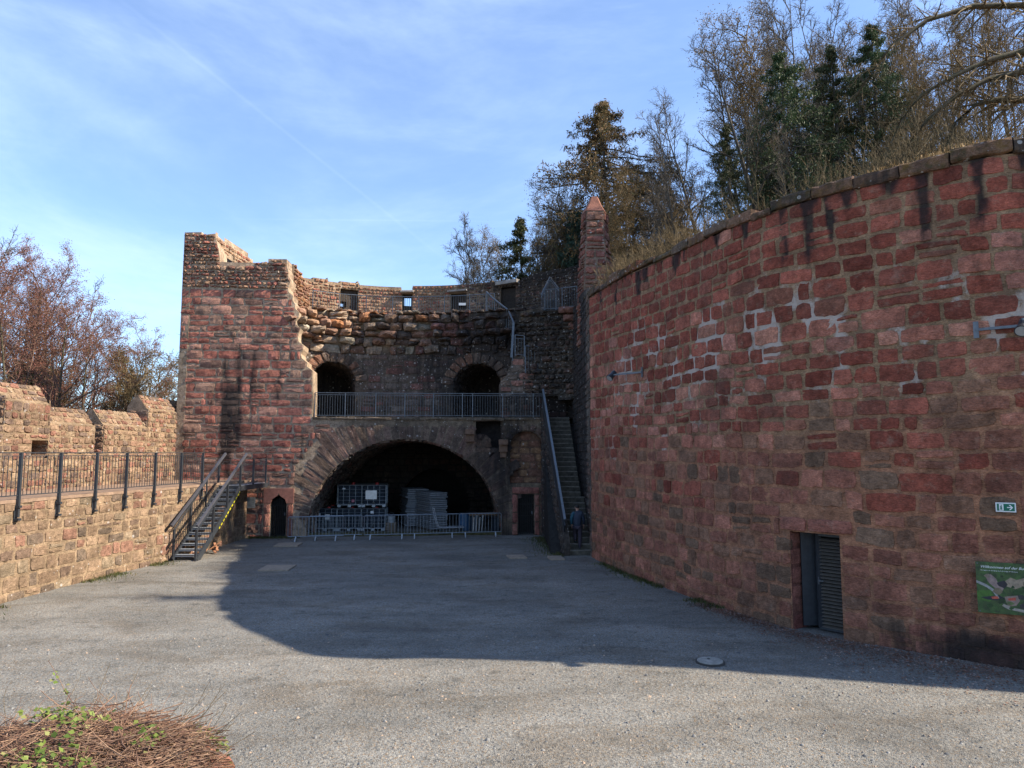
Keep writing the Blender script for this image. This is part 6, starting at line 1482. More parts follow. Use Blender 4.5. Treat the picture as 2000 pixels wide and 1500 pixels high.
def bare_tree(name, label, seed, h=14, r=.22, lean=(0, 0), stems=1, spread=(28, 55), dens=1.0, bark=None, trunk_bark=None, leaf=None, nleaf=0, lsize=.06, ivy=0, up=.12, start=.22, twig=.008, cat='tree', group=None, droop=0.0, lspread=.12, limb=(.35, .6)):
    g = np.random.default_rng(seed); bark = bark or BARK_GREY
    t = thing(name, label, cat, group=group)
    T = []; TR = []
    for s in range(stems):
        le = (lean[0] + g.normal(0, .16 if stems > 1 else .02), lean[1] + g.normal(0, .16 if stems > 1 else .02)); hh = h * (1 if s == 0 else g.uniform(.75, .98))
        P = trunk_line(g, hh, le, 10, .045) + np.array([g.normal(0, .12), g.normal(0, .12), -.3]) * (stems > 1); T.append(P); TR.append(r * (1 if stems == 1 else .7) * (1 - .9 * np.linspace(0, 1, 10) ** .85))
    T = np.array(T); TR = np.array(TR); V, Fq = tubes([(T, TR, 10)]); link('trunk', fastmesh('trunk', V, Fq), trunk_bark or bark, t, True)
    B1, r1 = sprout(g, T, TR, int(13 * dens / max(1, stems ** .5)), start, spread, limb, .62, 8, up, .10, plen=np.full(len(T), h * .62), minr=.030, drop=droop)
    B2, r2 = sprout(g, B1, r1, 6, .18, (25, 60), (.3, .6), .68, 6, up * .7, .14, minr=.019, drop=droop)
    B3, r3 = sprout(g, B2, r2, 5, .15, (25, 60), (.35, .65), .6, 5, up * .5, .16, lmin=.3, minr=twig * 1.5, drop=droop)
    B4, r4 = sprout(g, B3, r3, 3, .15, (20, 55), (.35, .7), .7, 4, up * .5, .18, lmin=.22, minr=twig, taper=.6, drop=droop)
    V, Fq = tubes([(B1, r1, 5), (B2, r2, 4), (B3, r3, 3), (B4, r4, 3)]); link('crown', fastmesh('crown', V, Fq), bark, t)
    HT[t.name] = float(B4[..., 2].max())
    if nleaf:
        tips = np.concatenate([B4[:, -1], B4[:, 2], B3[:, -1]]); sel = tips[g.choice(len(tips), min(len(tips), int(nleaf)), replace=False)]
        V, Fq, Tn = leaves_at(g, sel, 3, lsize, lspread, True); link('leaves', fastmesh('leaves', V, Fq, Tn), leaf, t)
    if ivy:
        hh = np.concatenate([T[0][:7], B1[:4, :4].reshape(-1, 3)]); i = g.integers(0, 6, ivy); f = g.uniform(0, 1, (ivy, 1)); pts = T[0][i] * (1 - f) + T[0][i + 1] * f; pts = pts + g.normal(0, 1, (ivy, 3)) * np.array([.42, .42, .2])
        V, Fq, Tn = leaves_at(g, pts, 4, .17, .16, True); link('ivy', fastmesh('ivy', V, Fq, Tn), IVY, t)
    return t
def conifer(label, seed, h=14, w=3.0, sparse=0.0, base=.08, mat=None, group=None, name='conifer'):
    g = np.random.default_rng(seed); t = thing(name, label, 'tree', group=group)
    T = trunk_line(g, h, (0, 0), 10, .012)[None]; TR = (.02 * h * .8 * (1 - .93 * np.linspace(0, 1, 10)))[None]
    V, Fq = tubes([(T, TR, 8)]); link('trunk', fastmesh('trunk', V, Fq), BARK_DARK, t, True)
    n = int(h * 9 * (1 - sparse)); tt = base + (1 - base) * (np.arange(n) + g.uniform(0, 1, n)) / n; f = tt * 9; i = np.minimum(f.astype(int), 8); fr = (f - i)[:, None]
    p0 = T[0][i] * (1 - fr) + T[0][i + 1] * fr; az = g.uniform(0, 6.283, n); lobe = .55 + .95 * noise(tt * 9, az * 1.3, seed) + .22 * g.normal(0, 1, n)
    L = np.clip(w * (1 - tt) ** .85 * lobe, .25, .29 * h)
    d = np.stack([np.cos(az), np.sin(az), np.full(n, .15) - .25 * (1 - tt)], 1); m = 7; B = np.zeros((n, m, 3)); B[:, 0] = p0
    for j in range(1, m): d = unit(d + g.normal(0, .06, d.shape) + np.array([0, 0, -.10 if j < 4 else .07])); B[:, j] = B[:, j - 1] + d * (L / (m - 1))[:, None]
    rb = np.maximum(.012, .012 * L)[:, None] * np.linspace(1, .4, m)[None]
    S, rs = sprout(g, B, rb, 12, .12, (50, 80), (.16, .34), .6, 4, -.05, .1, lmin=.18, minr=.006, drop=.12)
    V, Fq = tubes([(B, rb, 4), (S, rs, 3)]); link('branches', fastmesh('branches', V, Fq), BARK_DARK, t)
    # needle sprays: slim leaf-sized blades hanging off every side shoot
    q = S[:, 1:].reshape(-1, 3); q = np.concatenate([q, B[:, 2:].reshape(-1, 3)]); V, Fq, Tn = leaves_at(g, q, 6, .05, .10, True, 4.2); link('needles', fastmesh('needles', V, Fq, Tn), mat or NEEDLE, t)
    return t

# ---------------------------------------------------------------- hillside behind the bastion
HP = Path([(40, 3), (22.5, 10.6), (17.2, 12.1), (12.3, 12.9), (9.65, 12.98), (8.93, 13.41), (6.97, 15.4), (5.4, 18.1), (4.42, 21.3), (3.76, 23.4), (3.1, 27.3), (3.6, 32), (6, 40), (9, 60), (9, 140)], side=1)
def hz(X, Y):
    X = np.asarray(X, float); Y = np.asarray(Y, float); best = np.full(X.shape, 1e9); sg = np.zeros(X.shape)
    for a, b in zip(HP.p[:-1], HP.p[1:]):
        d = b - a; L2 = d @ d; k = np.clip(((X - a[0]) * d[0] + (Y - a[1]) * d[1]) / L2, 0, 1); dx = X - a[0] - k * d[0]; dy = Y - a[1] - k * d[1]; q = np.hypot(dx, dy)
        m = q < best; best = np.where(m, q, best); sg = np.where(m, np.sign(dx * d[1] - dy * d[0]), sg)
    d = best * sg; return 9.45 + .42 * np.clip(d - .8, 0, 34) + .12 * np.clip(d - 35, 0, 60) + (fbm(X * .3, Y * .3, 6) - .5) * .7 * sst(1.5, 5, d), d
def build_hill():
    xs = np.concatenate([np.arange(2, 34, .55), np.arange(34, 130, 4)]); ys = np.concatenate([np.arange(3, 60, .55), np.arange(60, 140, 4)])
    X, Y = np.meshgrid(xs, ys, indexing='ij'); Z, d = hz(X, Y); Z = Z.copy(); ok = d > .35; Z = np.where(ok, Z, 9.4)
    n, m = X.shape; I = np.arange(n * m).reshape(n, m); c = ok[:-1, :-1] & ok[1:, :-1] & ok[1:, 1:] & ok[:-1, 1:]
    q = np.stack([I[:-1, :-1], I[1:, :-1], I[1:, 1:], I[:-1, 1:]], -1)[c]
    mt, nt, b = newmat('leaf_litter_hillside'); qn = NB(nt); p = qn.pos(); c1 = qn.mix(qn.noise(p, .8, 5, .7), (.14, .085, .045), (.20, .15, .07)); c1 = qn.mix(qn.rng(qn.noise(p, 14, 4, .7), .35, .65), c1, (.30, .19, .09)); nt.links.new(c1, b.inputs['Base Color']); b.inputs['Roughness'].default_value = .95
    nt.links.new(qn.bump(qn.noise(p, 12, 5, .7), .9, .12), b.inputs['Normal'])
    struct(link('hillside', fastmesh('hillside', np.stack([X, Y, Z], -1).reshape(-1, 3), q), mt, smooth=True))
    g = np.random.default_rng(3); N = 60000; s = g.uniform(30, HP.L - 70, N); dd = g.uniform(.5, 1, N) ** 2 * 7; xy = HP.xy(s) - HP.n(s) * 0; nn = HP.n(s)
    P = xy + nn * dd[:, None]; z, d = hz(P[:, 0], P[:, 1]); k = (d > .6) & (P[:, 1] < 40) & (P[:, 0] < 22) & (fbm(P[:, 0] * .5, P[:, 1] * .5, 9) > .36); P = P[k][:26000]; z = z[k][:26000]; n = len(P)
    h = g.uniform(.2, .7, n); a = g.uniform(0, 6.28, n); ln = g.normal(0, .14, (n, 2)); w = .011
    b0 = np.stack([P[:, 0] - w * np.cos(a), P[:, 1] - w * np.sin(a), z - .03], 1); b1 = np.stack([P[:, 0] + w * np.cos(a), P[:, 1] + w * np.sin(a), z - .03], 1)
    t0 = np.stack([P[:, 0] + ln[:, 0], P[:, 1] + ln[:, 1], z + h], 1); t1 = t0 + np.array([.006, 0, 0])
    T = np.ones((n, 4)); T[:, :3] = g.uniform(0, 1, (n, 3))
    o = link('dry_grass', fastmesh('dry_grass', np.stack([b0, b1, t1, t0], 1).reshape(-1, 3), np.arange(4 * n).reshape(n, 4), np.repeat(T, 4, 0)), DRY); tag(o, 'tawny dry grass along the bank above the bastion wall', 'grass'); struct(o, 'stuff')
build_hill()
def place(t, u, Y, vtop, h0, rz=0, label=None, group=None, first=True, zb=None, vbase=None):
    """stand a tree on the hill so that its tip reaches vtop; copies are scaled"""
    X = (u - 1000) / (F * math.cos(TH) + 450 * math.sin(TH) * -1) * Y; z = float(hz(np.array([X]), np.array([Y]))[0][0]) if zb is None else zb
    h0 = HT.get(t.name, h0); ztop = D(u, vtop, Y)[2]; s = (ztop - z) / h0
    if first: t.location = (X, Y, z - .15); t.rotation_euler = (0, 0, rz); t.scale = (s, s, s); 
    else: t = dup(t, (X, Y, z - .15), rz, label, group, s)
    if label: t['label'] = label
    return t
GR = 'trees on the hill behind the bastion'
cA = conifer('tall dark green conifer between bare trunks, tallest of the hill conifers', 11, 14, 6.4, 0, .03, group=GR); place(cA, 1538, 29, 92, 14)
cB = conifer('sparse conifer with drooping sprays right of the tallest conifer', 12, 14, 4.6, .35, .1, mat=mat_leaf('olive_needles', (.03, .045, .016), (.07, .085, .03), (.11, .09, .035), .15), group=GR); place(cB, 1640, 30, 78, 14, 1)
place(cA, 1716, 30, 50, 14, 2.1, 'narrow dark conifer at the edge of the brown thicket', GR, False)
place(cB, 1425, 28, 232, 14, .6, 'ivy green slender conifer standing left of the leaning bare trunk', GR, False)
place(cA, 1590, 41, 190, 14, 4, 'shorter dark conifer filling the gap behind the bare stems', GR, False); place(cA, 1495, 34, 290, 14, 3, 'low broad conifer left of the tallest conifer', GR, False)
place(cB, 1685, 43, 150, 14, 3, 'thin conifer seen through bare stems left of the thicket', GR, False)
bA = bare_tree('bare_tree', 'tall bare tree with several upright stems reaching above the picture, before the tallest conifer', 21, 15, .17, (0, 0), 3, (25, 48), 1.0, BARK_GREY, up=.13, group=GR); place(bA, 1572, 32, -70, 15)
bB = bare_tree('bare_tree', 'slender bare tree with a fan crown left of the slender conifer', 22, 13, .14, (-.10, 0), 1, (25, 50), 1.6, BARK_GREY, up=.11, group=GR); place(bB, 1345, 34, 172, 13)
bC = bare_tree('bare_tree', 'bare tree leaning left with a bent dark trunk on the skyline', 23, 14, .19, (-.24, 0), 1, (30, 60), 1.1, BARK_DARK, up=.12, group=GR); place(bC, 1492, 28, 40, 14)
place(bB, 1452, 36, 5, 13, 2.2, 'tall bare tree with a wide pale crown left of the tallest conifer', GR, False); place(bA, 1680, 31, -60, 15, 1.4, 'tall bare stems crossing the thin conifer right of the tallest conifer', GR, False)
place(bB, 1625, 35, -40, 13, 4.0, 'thin bare tree rising above the sparse conifer', GR, False); place(bC, 1395, 40, 140, 14, 5.2, 'fine branched bare tree behind the slender conifer', GR, False)
place(bB, 1290, 44, 280, 13, 1.2, 'small bare tree in the gap beside the brown larch', GR, False); place(bB, 1240, 38, 330, 13, 3.5, 'low bare tree just right of the pillar', GR, False)
lar = conifer('tawny brown larch with a ragged pointed top behind the pillar', 31, 15, 11.0, -.25, .2, mat=mat_leaf('tawny_needles', (.16, .095, .035), (.24, .15, .06), (.10, .10, .04), .2), group=GR, name='larch_tree'); place(lar, 1190, 46, 195, 15)
la2 = bare_tree('brown_leaved_tree', 'round brown leaved tree right of the pointed larch', 32, 12, .17, (0, 0), 2, (25, 55), 2.6, BARK_BROWN, leaf=LEAF_BROWN, nleaf=4500, lsize=.042, up=.08, group=GR, lspread=.16); place(la2, 1245, 43, 290, 12)
place(la2, 1205, 41, 335, 12, 3.3, 'brown leaved tree low behind the pillar cap', GR, False); place(la2, 1275, 40, 370, 12, 5, 'brown leaved tree above the far end of the bastion wall', GR, False); place(la2, 1150, 48, 330, 12, 2, 'brown and green leaved tree left of the larch', GR, False); place(conifer('blue green young fir at the left foot of the larch', 14, 8, 2.2, .1, .02, mat=mat_leaf('blue_needles', (.03, .06, .045), (.07, .11, .07), None, .1), group=GR), 1132, 45, 405, 8)
BL = ['grey bare tree far back between the brown larch and the slender fan tree', 'low bare tree behind the slender conifer, left side', 'bare tree far back left of the leaning trunk', 'bare tree far back right of the leaning trunk', 'fine twigged bare tree behind the tallest conifer', 'bare tree low between the tallest and the sparse conifer', 'bare tree in the back row behind the sparse conifer', 'bare tree in the back row left of the thicket', 'short bare tree at the wall crest under the leaning trunk', 'short bare tree at the wall crest under the tallest conifer']
for i, (u, Y, v) in enumerate(((1310, 46, 260), (1385, 44, 300), (1440, 45, 120), (1480, 46, 60), (1535, 46, 20), (1585, 44, 40), (1640, 46, 10), (1700, 45, 0), (1465, 30, 270), (1550, 27, 230))): place(bB if i % 2 else la2, u, Y, v, 13, i * 2.1, BL[i], GR, False)
# brown thicket at the upper right
tk1 = bare_tree('thicket_tree', 'dense olive brown thicket tree right of the narrow dark conifer', 41, 13, .15, (0, 0), 3, (20, 55), 2.0, BARK_BROWN, leaf=LEAF_BROWN, nleaf=2200, lsize=.042, up=.12, start=.1, group=GR); place(tk1, 1790, 33, -20, 13)
tk2 = bare_tree('thicket_tree', 'brown thicket tree near the right edge, dense to the ground', 42, 13, .14, (.05, 0), 3, (25, 60), 2.0, BARK_BROWN, leaf=LEAF_BROWN, nleaf=1800, lsize=.04, up=.1, start=.08, group=GR); place(tk2, 1925, 29, -90, 13)
TL = ['thicket tree behind the drooping limb, upper part at the top edge', 'thicket tree low down above the bastion wall crest', 'thicket tree at the far right behind the mossy limbs', 'thin thicket tree between the narrow conifer and the brown crowns', 'thicket tree farthest right, cut by the picture edge', 'thicket tree in the middle of the brown crowns, leaning left', 'back row thicket tree over the right end of the conifers', 'small thicket tree where the bastion crest meets the brown crowns']
for i, (u, Y, v) in enumerate(((1860, 36, -60), (1800, 27, 110), (1985, 34, -60), (1745, 35, 60), (2040, 27, -60), (1880, 25, 70), (1775, 42, -20), (1730, 29, 190))): place(tk1 if i % 2 else tk2, u, Y, v, 13, i * 1.3, TL[i], GR, False)
# low scrub along the bank: brush that nobody could count
def scrub(name, label, pts, n, h, seed, bark, group=None, stuff=True, per=7):
    g = np.random.default_rng(seed); P = np.zeros((n, 6, 3)); i = g.integers(0, len(pts), n); P[:, 0] = np.array(pts)[i]; d = unit(g.normal(0, .4, (n, 3)) + np.array([0, 0, 1.])); L = h * g.uniform(.5, 1.2, n)
    for j in range(1, 6): d = unit(d + g.normal(0, .13, d.shape)); P[:, j] = P[:, j - 1] + d * (L / 5)[:, None]
    r = np.full((n, 6), .014) * np.linspace(1, .4, 6); A_, ra = sprout(g, P, r, per, .15, (20, 55), (.25, .5), .7, 4, .1, .15, minr=.007); B_, rb = sprout(g, A_, ra, 3, .1, (20, 60), (.3, .6), .8, 3, .05, .15, minr=.006)
    V, Fq = tubes([(P, r, 4), (A_, ra, 3), (B_, rb, 3)]); o = link(name, fastmesh(name, V, Fq), bark); tag(o, label, 'scrub'); return struct(o, 'stuff') if stuff else o
g = np.random.default_rng(9); pts = []
for _ in range(1400):
    s = g.uniform(30, HP.L - 80); d = g.uniform(1.0, 12); q = HP.xy(np.array(s)) + HP.n(np.array(s)) * d
    if q[1] < 50 and q[0] < 24: pts.append([q[0], q[1], float(hz(np.array([q[0]]), np.array([q[1]]))[0][0]) - .1])
scrub('hill_scrub', 'olive brown scrub and saplings covering the bank above the bastion wall', pts, 1300, 1.7, 5, mat_bark('scrub_twigs', (.11, .085, .045), (.19, .14, .075)))
pts2 = []
for _ in range(260):
    s = g.uniform(.2, 6.5); d = g.uniform(-1.7, -.75); q = RWP.xy(np.array(s)) + RWP.n(np.array(s)) * d; pts2.append([q[0], q[1], 9.35])
scrub('crest_brush', 'thin brush standing right behind the far end of the bastion wall', pts2, 420, 1.75, 15, BARK_BROWN)
# near tree out of frame whose mossy limbs hang in at the upper right
def near_tree():
    g = np.random.default_rng(77); X, Y = 15.6, 17.5; z = float(hz(np.array([X]), np.array([Y]))[0][0])
    t = thing('overhanging_tree', 'big tree outside the right edge, its long mossy limbs arching down into the picture', 'tree')
    T = np.array([[[X, Y, z - .3], [X + .1, Y, z + 1.5], [X - .1, Y + .2, z + 2.6], [X, Y + .3, z + 2.9], [X + .2, Y + .2, z + 3.2], [X, Y, z + 3.4]]]); TR = np.array([[.32, .28, .25, .21, .16, .06]]); V, Fq = tubes([(T, TR, 12)]); link('trunk', fastmesh('trunk', V, Fq), BARK_MOSS, t, True)
    L = []; YY = [18., 17.6, 17.9, 18.4]
    for k, c in enumerate(([(2080, 20), (2000, 10), (1900, 12), (1810, 40), (1740, 90), (1690, 160), (1650, 220)], [(2080, 80), (2000, 100), (1930, 118), (1860, 150), (1800, 185), (1760, 235), (1740, 280)], [(2080, 150), (2000, 140), (1930, 155), (1870, 185), (1810, 235), (1775, 280), (1760, 320)], [(2080, 190), (2000, 196), (1950, 194), (1905, 205), (1865, 240), (1845, 290), (1835, 315)])):
        P = [T[0][2 + (k < 2)]] + [D(u, v, YY[k]) for u, v in c]; L.append(P)
    L = np.array(L); LR = np.repeat([[.13, .10, .085, .07, .055, .042, .028, .016]], 4, 0); B2, r2 = sprout(g, L, LR, 34, .12, (25, 70), (.12, .30), .5, 6, .0, .14, minr=.010, plen=np.full(4, 6.), drop=.03)
    B3, r3 = sprout(g, B2, r2, 6, .12, (25, 60), (.3, .6), .6, 5, 0, .16, lmin=.2, minr=.006, drop=.03); B4, r4 = sprout(g, B3, r3, 3, .2, (25, 60), (.4, .7), .7, 4, 0, .16, lmin=.12, minr=.004)
    V, Fq = tubes([(L, LR, 7)]); link('limbs', fastmesh('limbs', V, Fq), BARK_MOSS, t, True); V, Fq = tubes([(B2, r2, 4), (B3, r3, 3), (B4, r4, 3)]); link('crown', fastmesh('crown', V, Fq), BARK_BROWN, t)
near_tree()
# ---------------------------------------------------------------- trees behind the ruin's ring and the pillar
GB = 'trees beyond the ring parapet'
r1t = bare_tree('bare_tree', 'bare tree with an arching crown behind the ring parapet, left of the ivy covered ones', 51, 10, .13, (-.1, 0), 2, (25, 55), 1.5, BARK_GREY, group=GB); place(r1t, 955, 50, 418, 10, zb=10)
place(r1t, 888, 56, 500, 10, 2, 'lowest bare tree at the left end of the ring parapet skyline', GB, False, zb=9.5)
place(la2, 985, 52, 425, 12, 1, 'olive brown tree wrapped in ivy behind the ring parapet', GB, False, zb=9); place(la2, 1040, 54, 430, 12, 4, 'olive brown tree with fine twigs between fir and pillar', GB, False, zb=9)
place(cB, 1022, 51, 420, 14, 1, 'dark pointed fir behind the ring parapet', GB, False, zb=6); place(cB, 1100, 50, 440, 14, 4, 'sparse dark fir just left of the pillar', GB, False, zb=6); place(cA, 1085, 58, 470, 14, 2, 'small dark fir low on the skyline left of the pillar', GB, False, zb=7)
place(bB, 1106, 53, 385, 13, 1, 'bare tree rising left of the pillar', GB, False, zb=9); place(r1t, 1075, 47, 430, 10, 1, 'bare twiggy tree between the small fir and the pillar', GB, False, zb=9)
# ---------------------------------------------------------------- trees outside the left wall
GL = 'trees beyond the left parapet'
l1 = bare_tree('budding_tree', 'large red budding tree with an ivy covered trunk at the left edge', 61, 17, .30, (-.03, 0), 1, (30, 62), 2.2, BARK_RED, trunk_bark=BARK_MOSS, leaf=LEAF_RED, nleaf=9000, lsize=.046, ivy=1300, start=.2, up=.08, limb=(.5, .8), group=GL); place(l1, 62, 40, 448, 17, zb=-.5)
l2 = bare_tree('budding_tree', 'red budding tree with a pale forked trunk behind the lower merlon', 62, 15, .26, (.03, 0), 2, (30, 65), 2.2, BARK_RED, trunk_bark=BARK_MOSS, leaf=LEAF_RED, nleaf=8000, lsize=.044, start=.18, up=.07, limb=(.5, .8), group=GL); place(l2, 142, 37, 505, 15, zb=-.5)
place(l1, 118, 43, 492, 17, 4, 'red budding tree between the ivy covered trunk and the pale forked trunk', GL, False, zb=-.5); place(l2, 185, 40, 560, 15, 5, 'spreading red budding tree over the dark crenel gap', GL, False, zb=-.5); place(l1, -20, 44, 425, 17, 2, 'red budding tree mostly outside the left edge', GL, False, zb=-.5); place(l2, 215, 46, 590, 15, 3, 'lower red budding tree between the pale forked trunk and the tower', GL, False, zb=-.5)
place(bA, 100, 50, 470, 15, 3, 'bare grey tree behind the red budding trees', GL, False, zb=-.5); place(l2, 30, 52, 470, 15, 1, 'back row red budding tree behind the ivy covered trunk', GL, False, zb=-.5)
l3 = bare_tree('olive_tree_scrub', 'tan twiggy tree left of the tower at the end of the parapet', 63, 10, .12, (0, 0), 4, (25, 60), 2.2, BARK_BROWN, leaf=LEAF_BROWN, nleaf=2500, lsize=.05, start=.08, group=GL); l3.name = 'twiggy_tree'; place(l3, 300, 48, 672, 10, zb=-.5)
place(l3, 255, 42, 668, 10, 2, 'tan twiggy tree right of the lower red budding tree', GL, False, zb=-.5); place(bB, 345, 44, 622, 13, 4, 'small bare grey tree close to the left flank of the tower', GL, False, zb=-.5); place(l3, 170, 52, 700, 10, 5, 'low tan twiggy tree far behind the forked trunk', GL, False, zb=-.5); place(l3, 345, 58, 690, 10, 1, 'far twiggy tree touching the tower flank', GL, False, zb=-.5); place(l3, 60, 56, 720, 10, 3, 'low twiggy tree behind the ivy covered trunk', GL, False, zb=-.5)

# ================================================================ BRUSH BED in the foreground
def brush_bed():
    t = thing('raised_stone_bed', 'octagonal raised bed with red sandstone rim at the lower left corner', 'planter'); cx, cy, zt = -3.96, 6.02, 1.18; rr = 1.56
    acc = Acc(); ang = [math.pi / 2 + math.pi / 8 + k * math.pi / 4 for k in range(9)]
    for a0, a1 in zip(ang[:-1], ang[1:]):
        A_ = np.array([cx + rr * math.cos(a0), cy + rr * math.sin(a0)]); B_ = np.array([cx + rr * math.cos(a1), cy + rr * math.sin(a1)]); pth = Path([B_, A_], side=-1) if False else Path([A_, B_], side=1)
        nn = pth.n(np.array(.1)); out = (A_ + B_) / 2 - np.array([cx, cy]); pth = pth if nn @ out > 0 else Path([A_, B_], side=-1); L = pth.L; pol = [(0, -.1), (L, -.1), (L, zt - .1), (0, zt - .1)]
        sheet(acc, pth, [pol], lambda S, Z: np.array([.3, .2, .14]) * np.ones(S.shape + (1,)), wear0); lay(acc, pth, [pol], courses(-.05, zt - .12, .22, .3), (.3, .5), lambda s, z, a, b, c: pal([(.33, .12, .08), (.28, .10, .07)], [1, 1])(a, b), wear0, proud=.03)
        n = 2
        for k in range(n):
            P = lambda A, B: (L * k / n + .008 + (L / n - .016) * A, zt - .12 + .13 * B)
            k0, k1 = L * k / n + .006, L * (k + 1) / n - .006; al = np.linspace(k0, k1, 8); prof = [(.0, zt - .14), (.05, zt - .13), (.06, zt - .05), (.03, zt - .005), (-.1, zt + .01), (-.2, zt - .01), (-.24, zt - .14)]
            S = np.stack([al] * 7, 1); Z = np.stack([np.full(8, p[1]) for p in prof], 1) + rng.normal(0, .005, (8, 7)); O = np.stack([np.full(8, p[0]) for p in prof], 1) + rng.normal(0, .006, (8, 7)); acc.grid(pth.P(S, Z, O), np.array((.36, .15, .10)) * R.uniform(.85, 1.1), W4(np.zeros(S.shape), .1, .42, 0))
    acc.build('stone_rim', M_STONE, t)
    soil = MB(); soil.disc((cx, cy, .6), rr * .9, .45, 24, rr * .7); soil.build('soil', mat_plain('dark_soil', (.05, .04, .03), 1, 0, .4, 8, .8, .1, .03), t)
    # cut twigs heaped over the bed
    g = np.random.default_rng(4); n = 4200; a = g.uniform(0, 6.283, n); q = np.sqrt(g.uniform(0, 1, n)) * rr * .95; zz = zt - .04 + .44 * np.clip(1 - (q / rr) ** 2.2, 0, 1) * g.uniform(.25, 1.0, n)
    P = np.zeros((n, 7, 3)); az = g.normal(2.9, .9, n); d = unit(np.stack([np.cos(az), np.sin(az) * .7, g.normal(.02, .16, n)], 1)); L = g.uniform(.3, 1.1, n); c = np.stack([cx + q * np.cos(a), cy + q * np.sin(a), zz], 1); P[:, 0] = c - d * L[:, None] * .5; dd = d.copy()
    for j in range(1, 7): dd = unit(dd + g.normal(0, .10, d.shape) + np.array([0, 0, -.02])); P[:, j] = P[:, j - 1] + dd * (L / 6)[:, None]
    out = np.linalg.norm(P[:, :, :2] - np.array([cx, cy]), axis=2).max(1) < rr * 1.04; P = P[out]; r = np.full(P.shape[:2], 1.) * g.uniform(.0022, .006, (len(P), 1)) * np.linspace(1, .5, 7)
    S, rs = sprout(g, P[:700], r[:700], 3, .2, (20, 60), (.2, .5), .7, 4, .03, .15, lmin=.06, minr=.0016)
    V, Fq = tubes([(P, r, 4), (S, rs, 3)]); o = link('cut_brushwood', fastmesh('cut_brushwood', V, Fq), mat_bark('brush_twigs', (.19, .10, .07), (.38, .245, .16), 7)); tag(o, 'heap of dry cut twigs and stems filling the octagonal raised bed', 'brushwood'); struct(o, 'stuff')
    # longer canes sticking out
    K = 34; a = g.uniform(-.4, 2.6, K); P = np.zeros((K, 7, 3)); P[:, 0] = np.stack([cx + rr * .8 * np.cos(a), cy + rr * .8 * np.sin(a), np.full(K, zt)], 1); d = unit(np.stack([np.cos(a) * .5 + .25, np.sin(a) * .35, g.uniform(.35, 1., K)], 1)); L = g.uniform(.25, .75, K)
    for j in range(1, 7): d = unit(d + g.normal(0, .08, d.shape)); P[:, j] = P[:, j - 1] + d * (L / 6)[:, None]
    r = np.full((K, 7), .0035) * np.linspace(1, .5, 7); S, rs = sprout(g, P, r, 3, .3, (20, 50), (.15, .35), .7, 4, .1, .1, lmin=.06, minr=.0018); V, Fq = tubes([(P, r, 4), (S, rs, 3)])
    o = link('brush_canes', fastmesh('brush_canes', V, Fq), BARK_BROWN); tag(o, 'thin bare canes sticking up from the brush heap', 'twigs'); struct(o, 'stuff')
    # ivy with pointed leaves
    n = 3200; a = g.uniform(0, 6.283, n); q = np.sqrt(g.uniform(.02, 1, n)) * rr * 1.02; X = cx + q * np.cos(a); Y = cy + q * np.sin(a); k = fbm(X * 1.5, Y * 1.5, 8) + .22 * sst(-4.4, -2.9, X) + .06 * sst(6.4, 5.4, Y) > .66; X, Y, q = X[k], Y[k], q[k]; Z = zt - .0 + .44 * np.clip(1 - (q / rr) ** 2.2, 0, 1) + g.uniform(-.05, .06, len(X)); Cn = np.stack([X, Y, Z], 1); m = len(Cn)
    st_ = np.array([-4.35, 7.2, 1.32]); kk = np.linspace(0, 1, 22)[:, None]; Cn = np.vstack([Cn, st_ + kk * np.array([-.03, .05, .42]) + np.array([-.12, 0, .04]) * (kk > .75) + g.normal(0, .02, (22, 3))]); m = len(Cn)
    nrm = unit(g.normal(0, .5, (m, 3)) + np.array([.2, -.2, 1.])); x = unit(np.cross(nrm, g.normal(0, 1, (m, 3)))); y = np.cross(nrm, x); s = g.uniform(.010, .030, m)[:, None]
    V = np.stack([Cn - y * s, Cn + x * s * .9 - y * s * .2 + nrm * s * .2, Cn + y * s * 1.15, Cn - x * s * .9 - y * s * .2 + nrm * s * .2], 1).reshape(-1, 3); T = np.ones((m, 4)); T[:, :3] = g.uniform(0, 1, (m, 3))
    o = link('ivy_cover', fastmesh('ivy_cover', V, np.arange(4 * m).reshape(m, 4), np.repeat(T, 4, 0)), IVY_BRIGHT); tag(o, 'yellow green ivy leaves growing over the brush heap', 'ivy'); struct(o, 'stuff')
brush_bed()
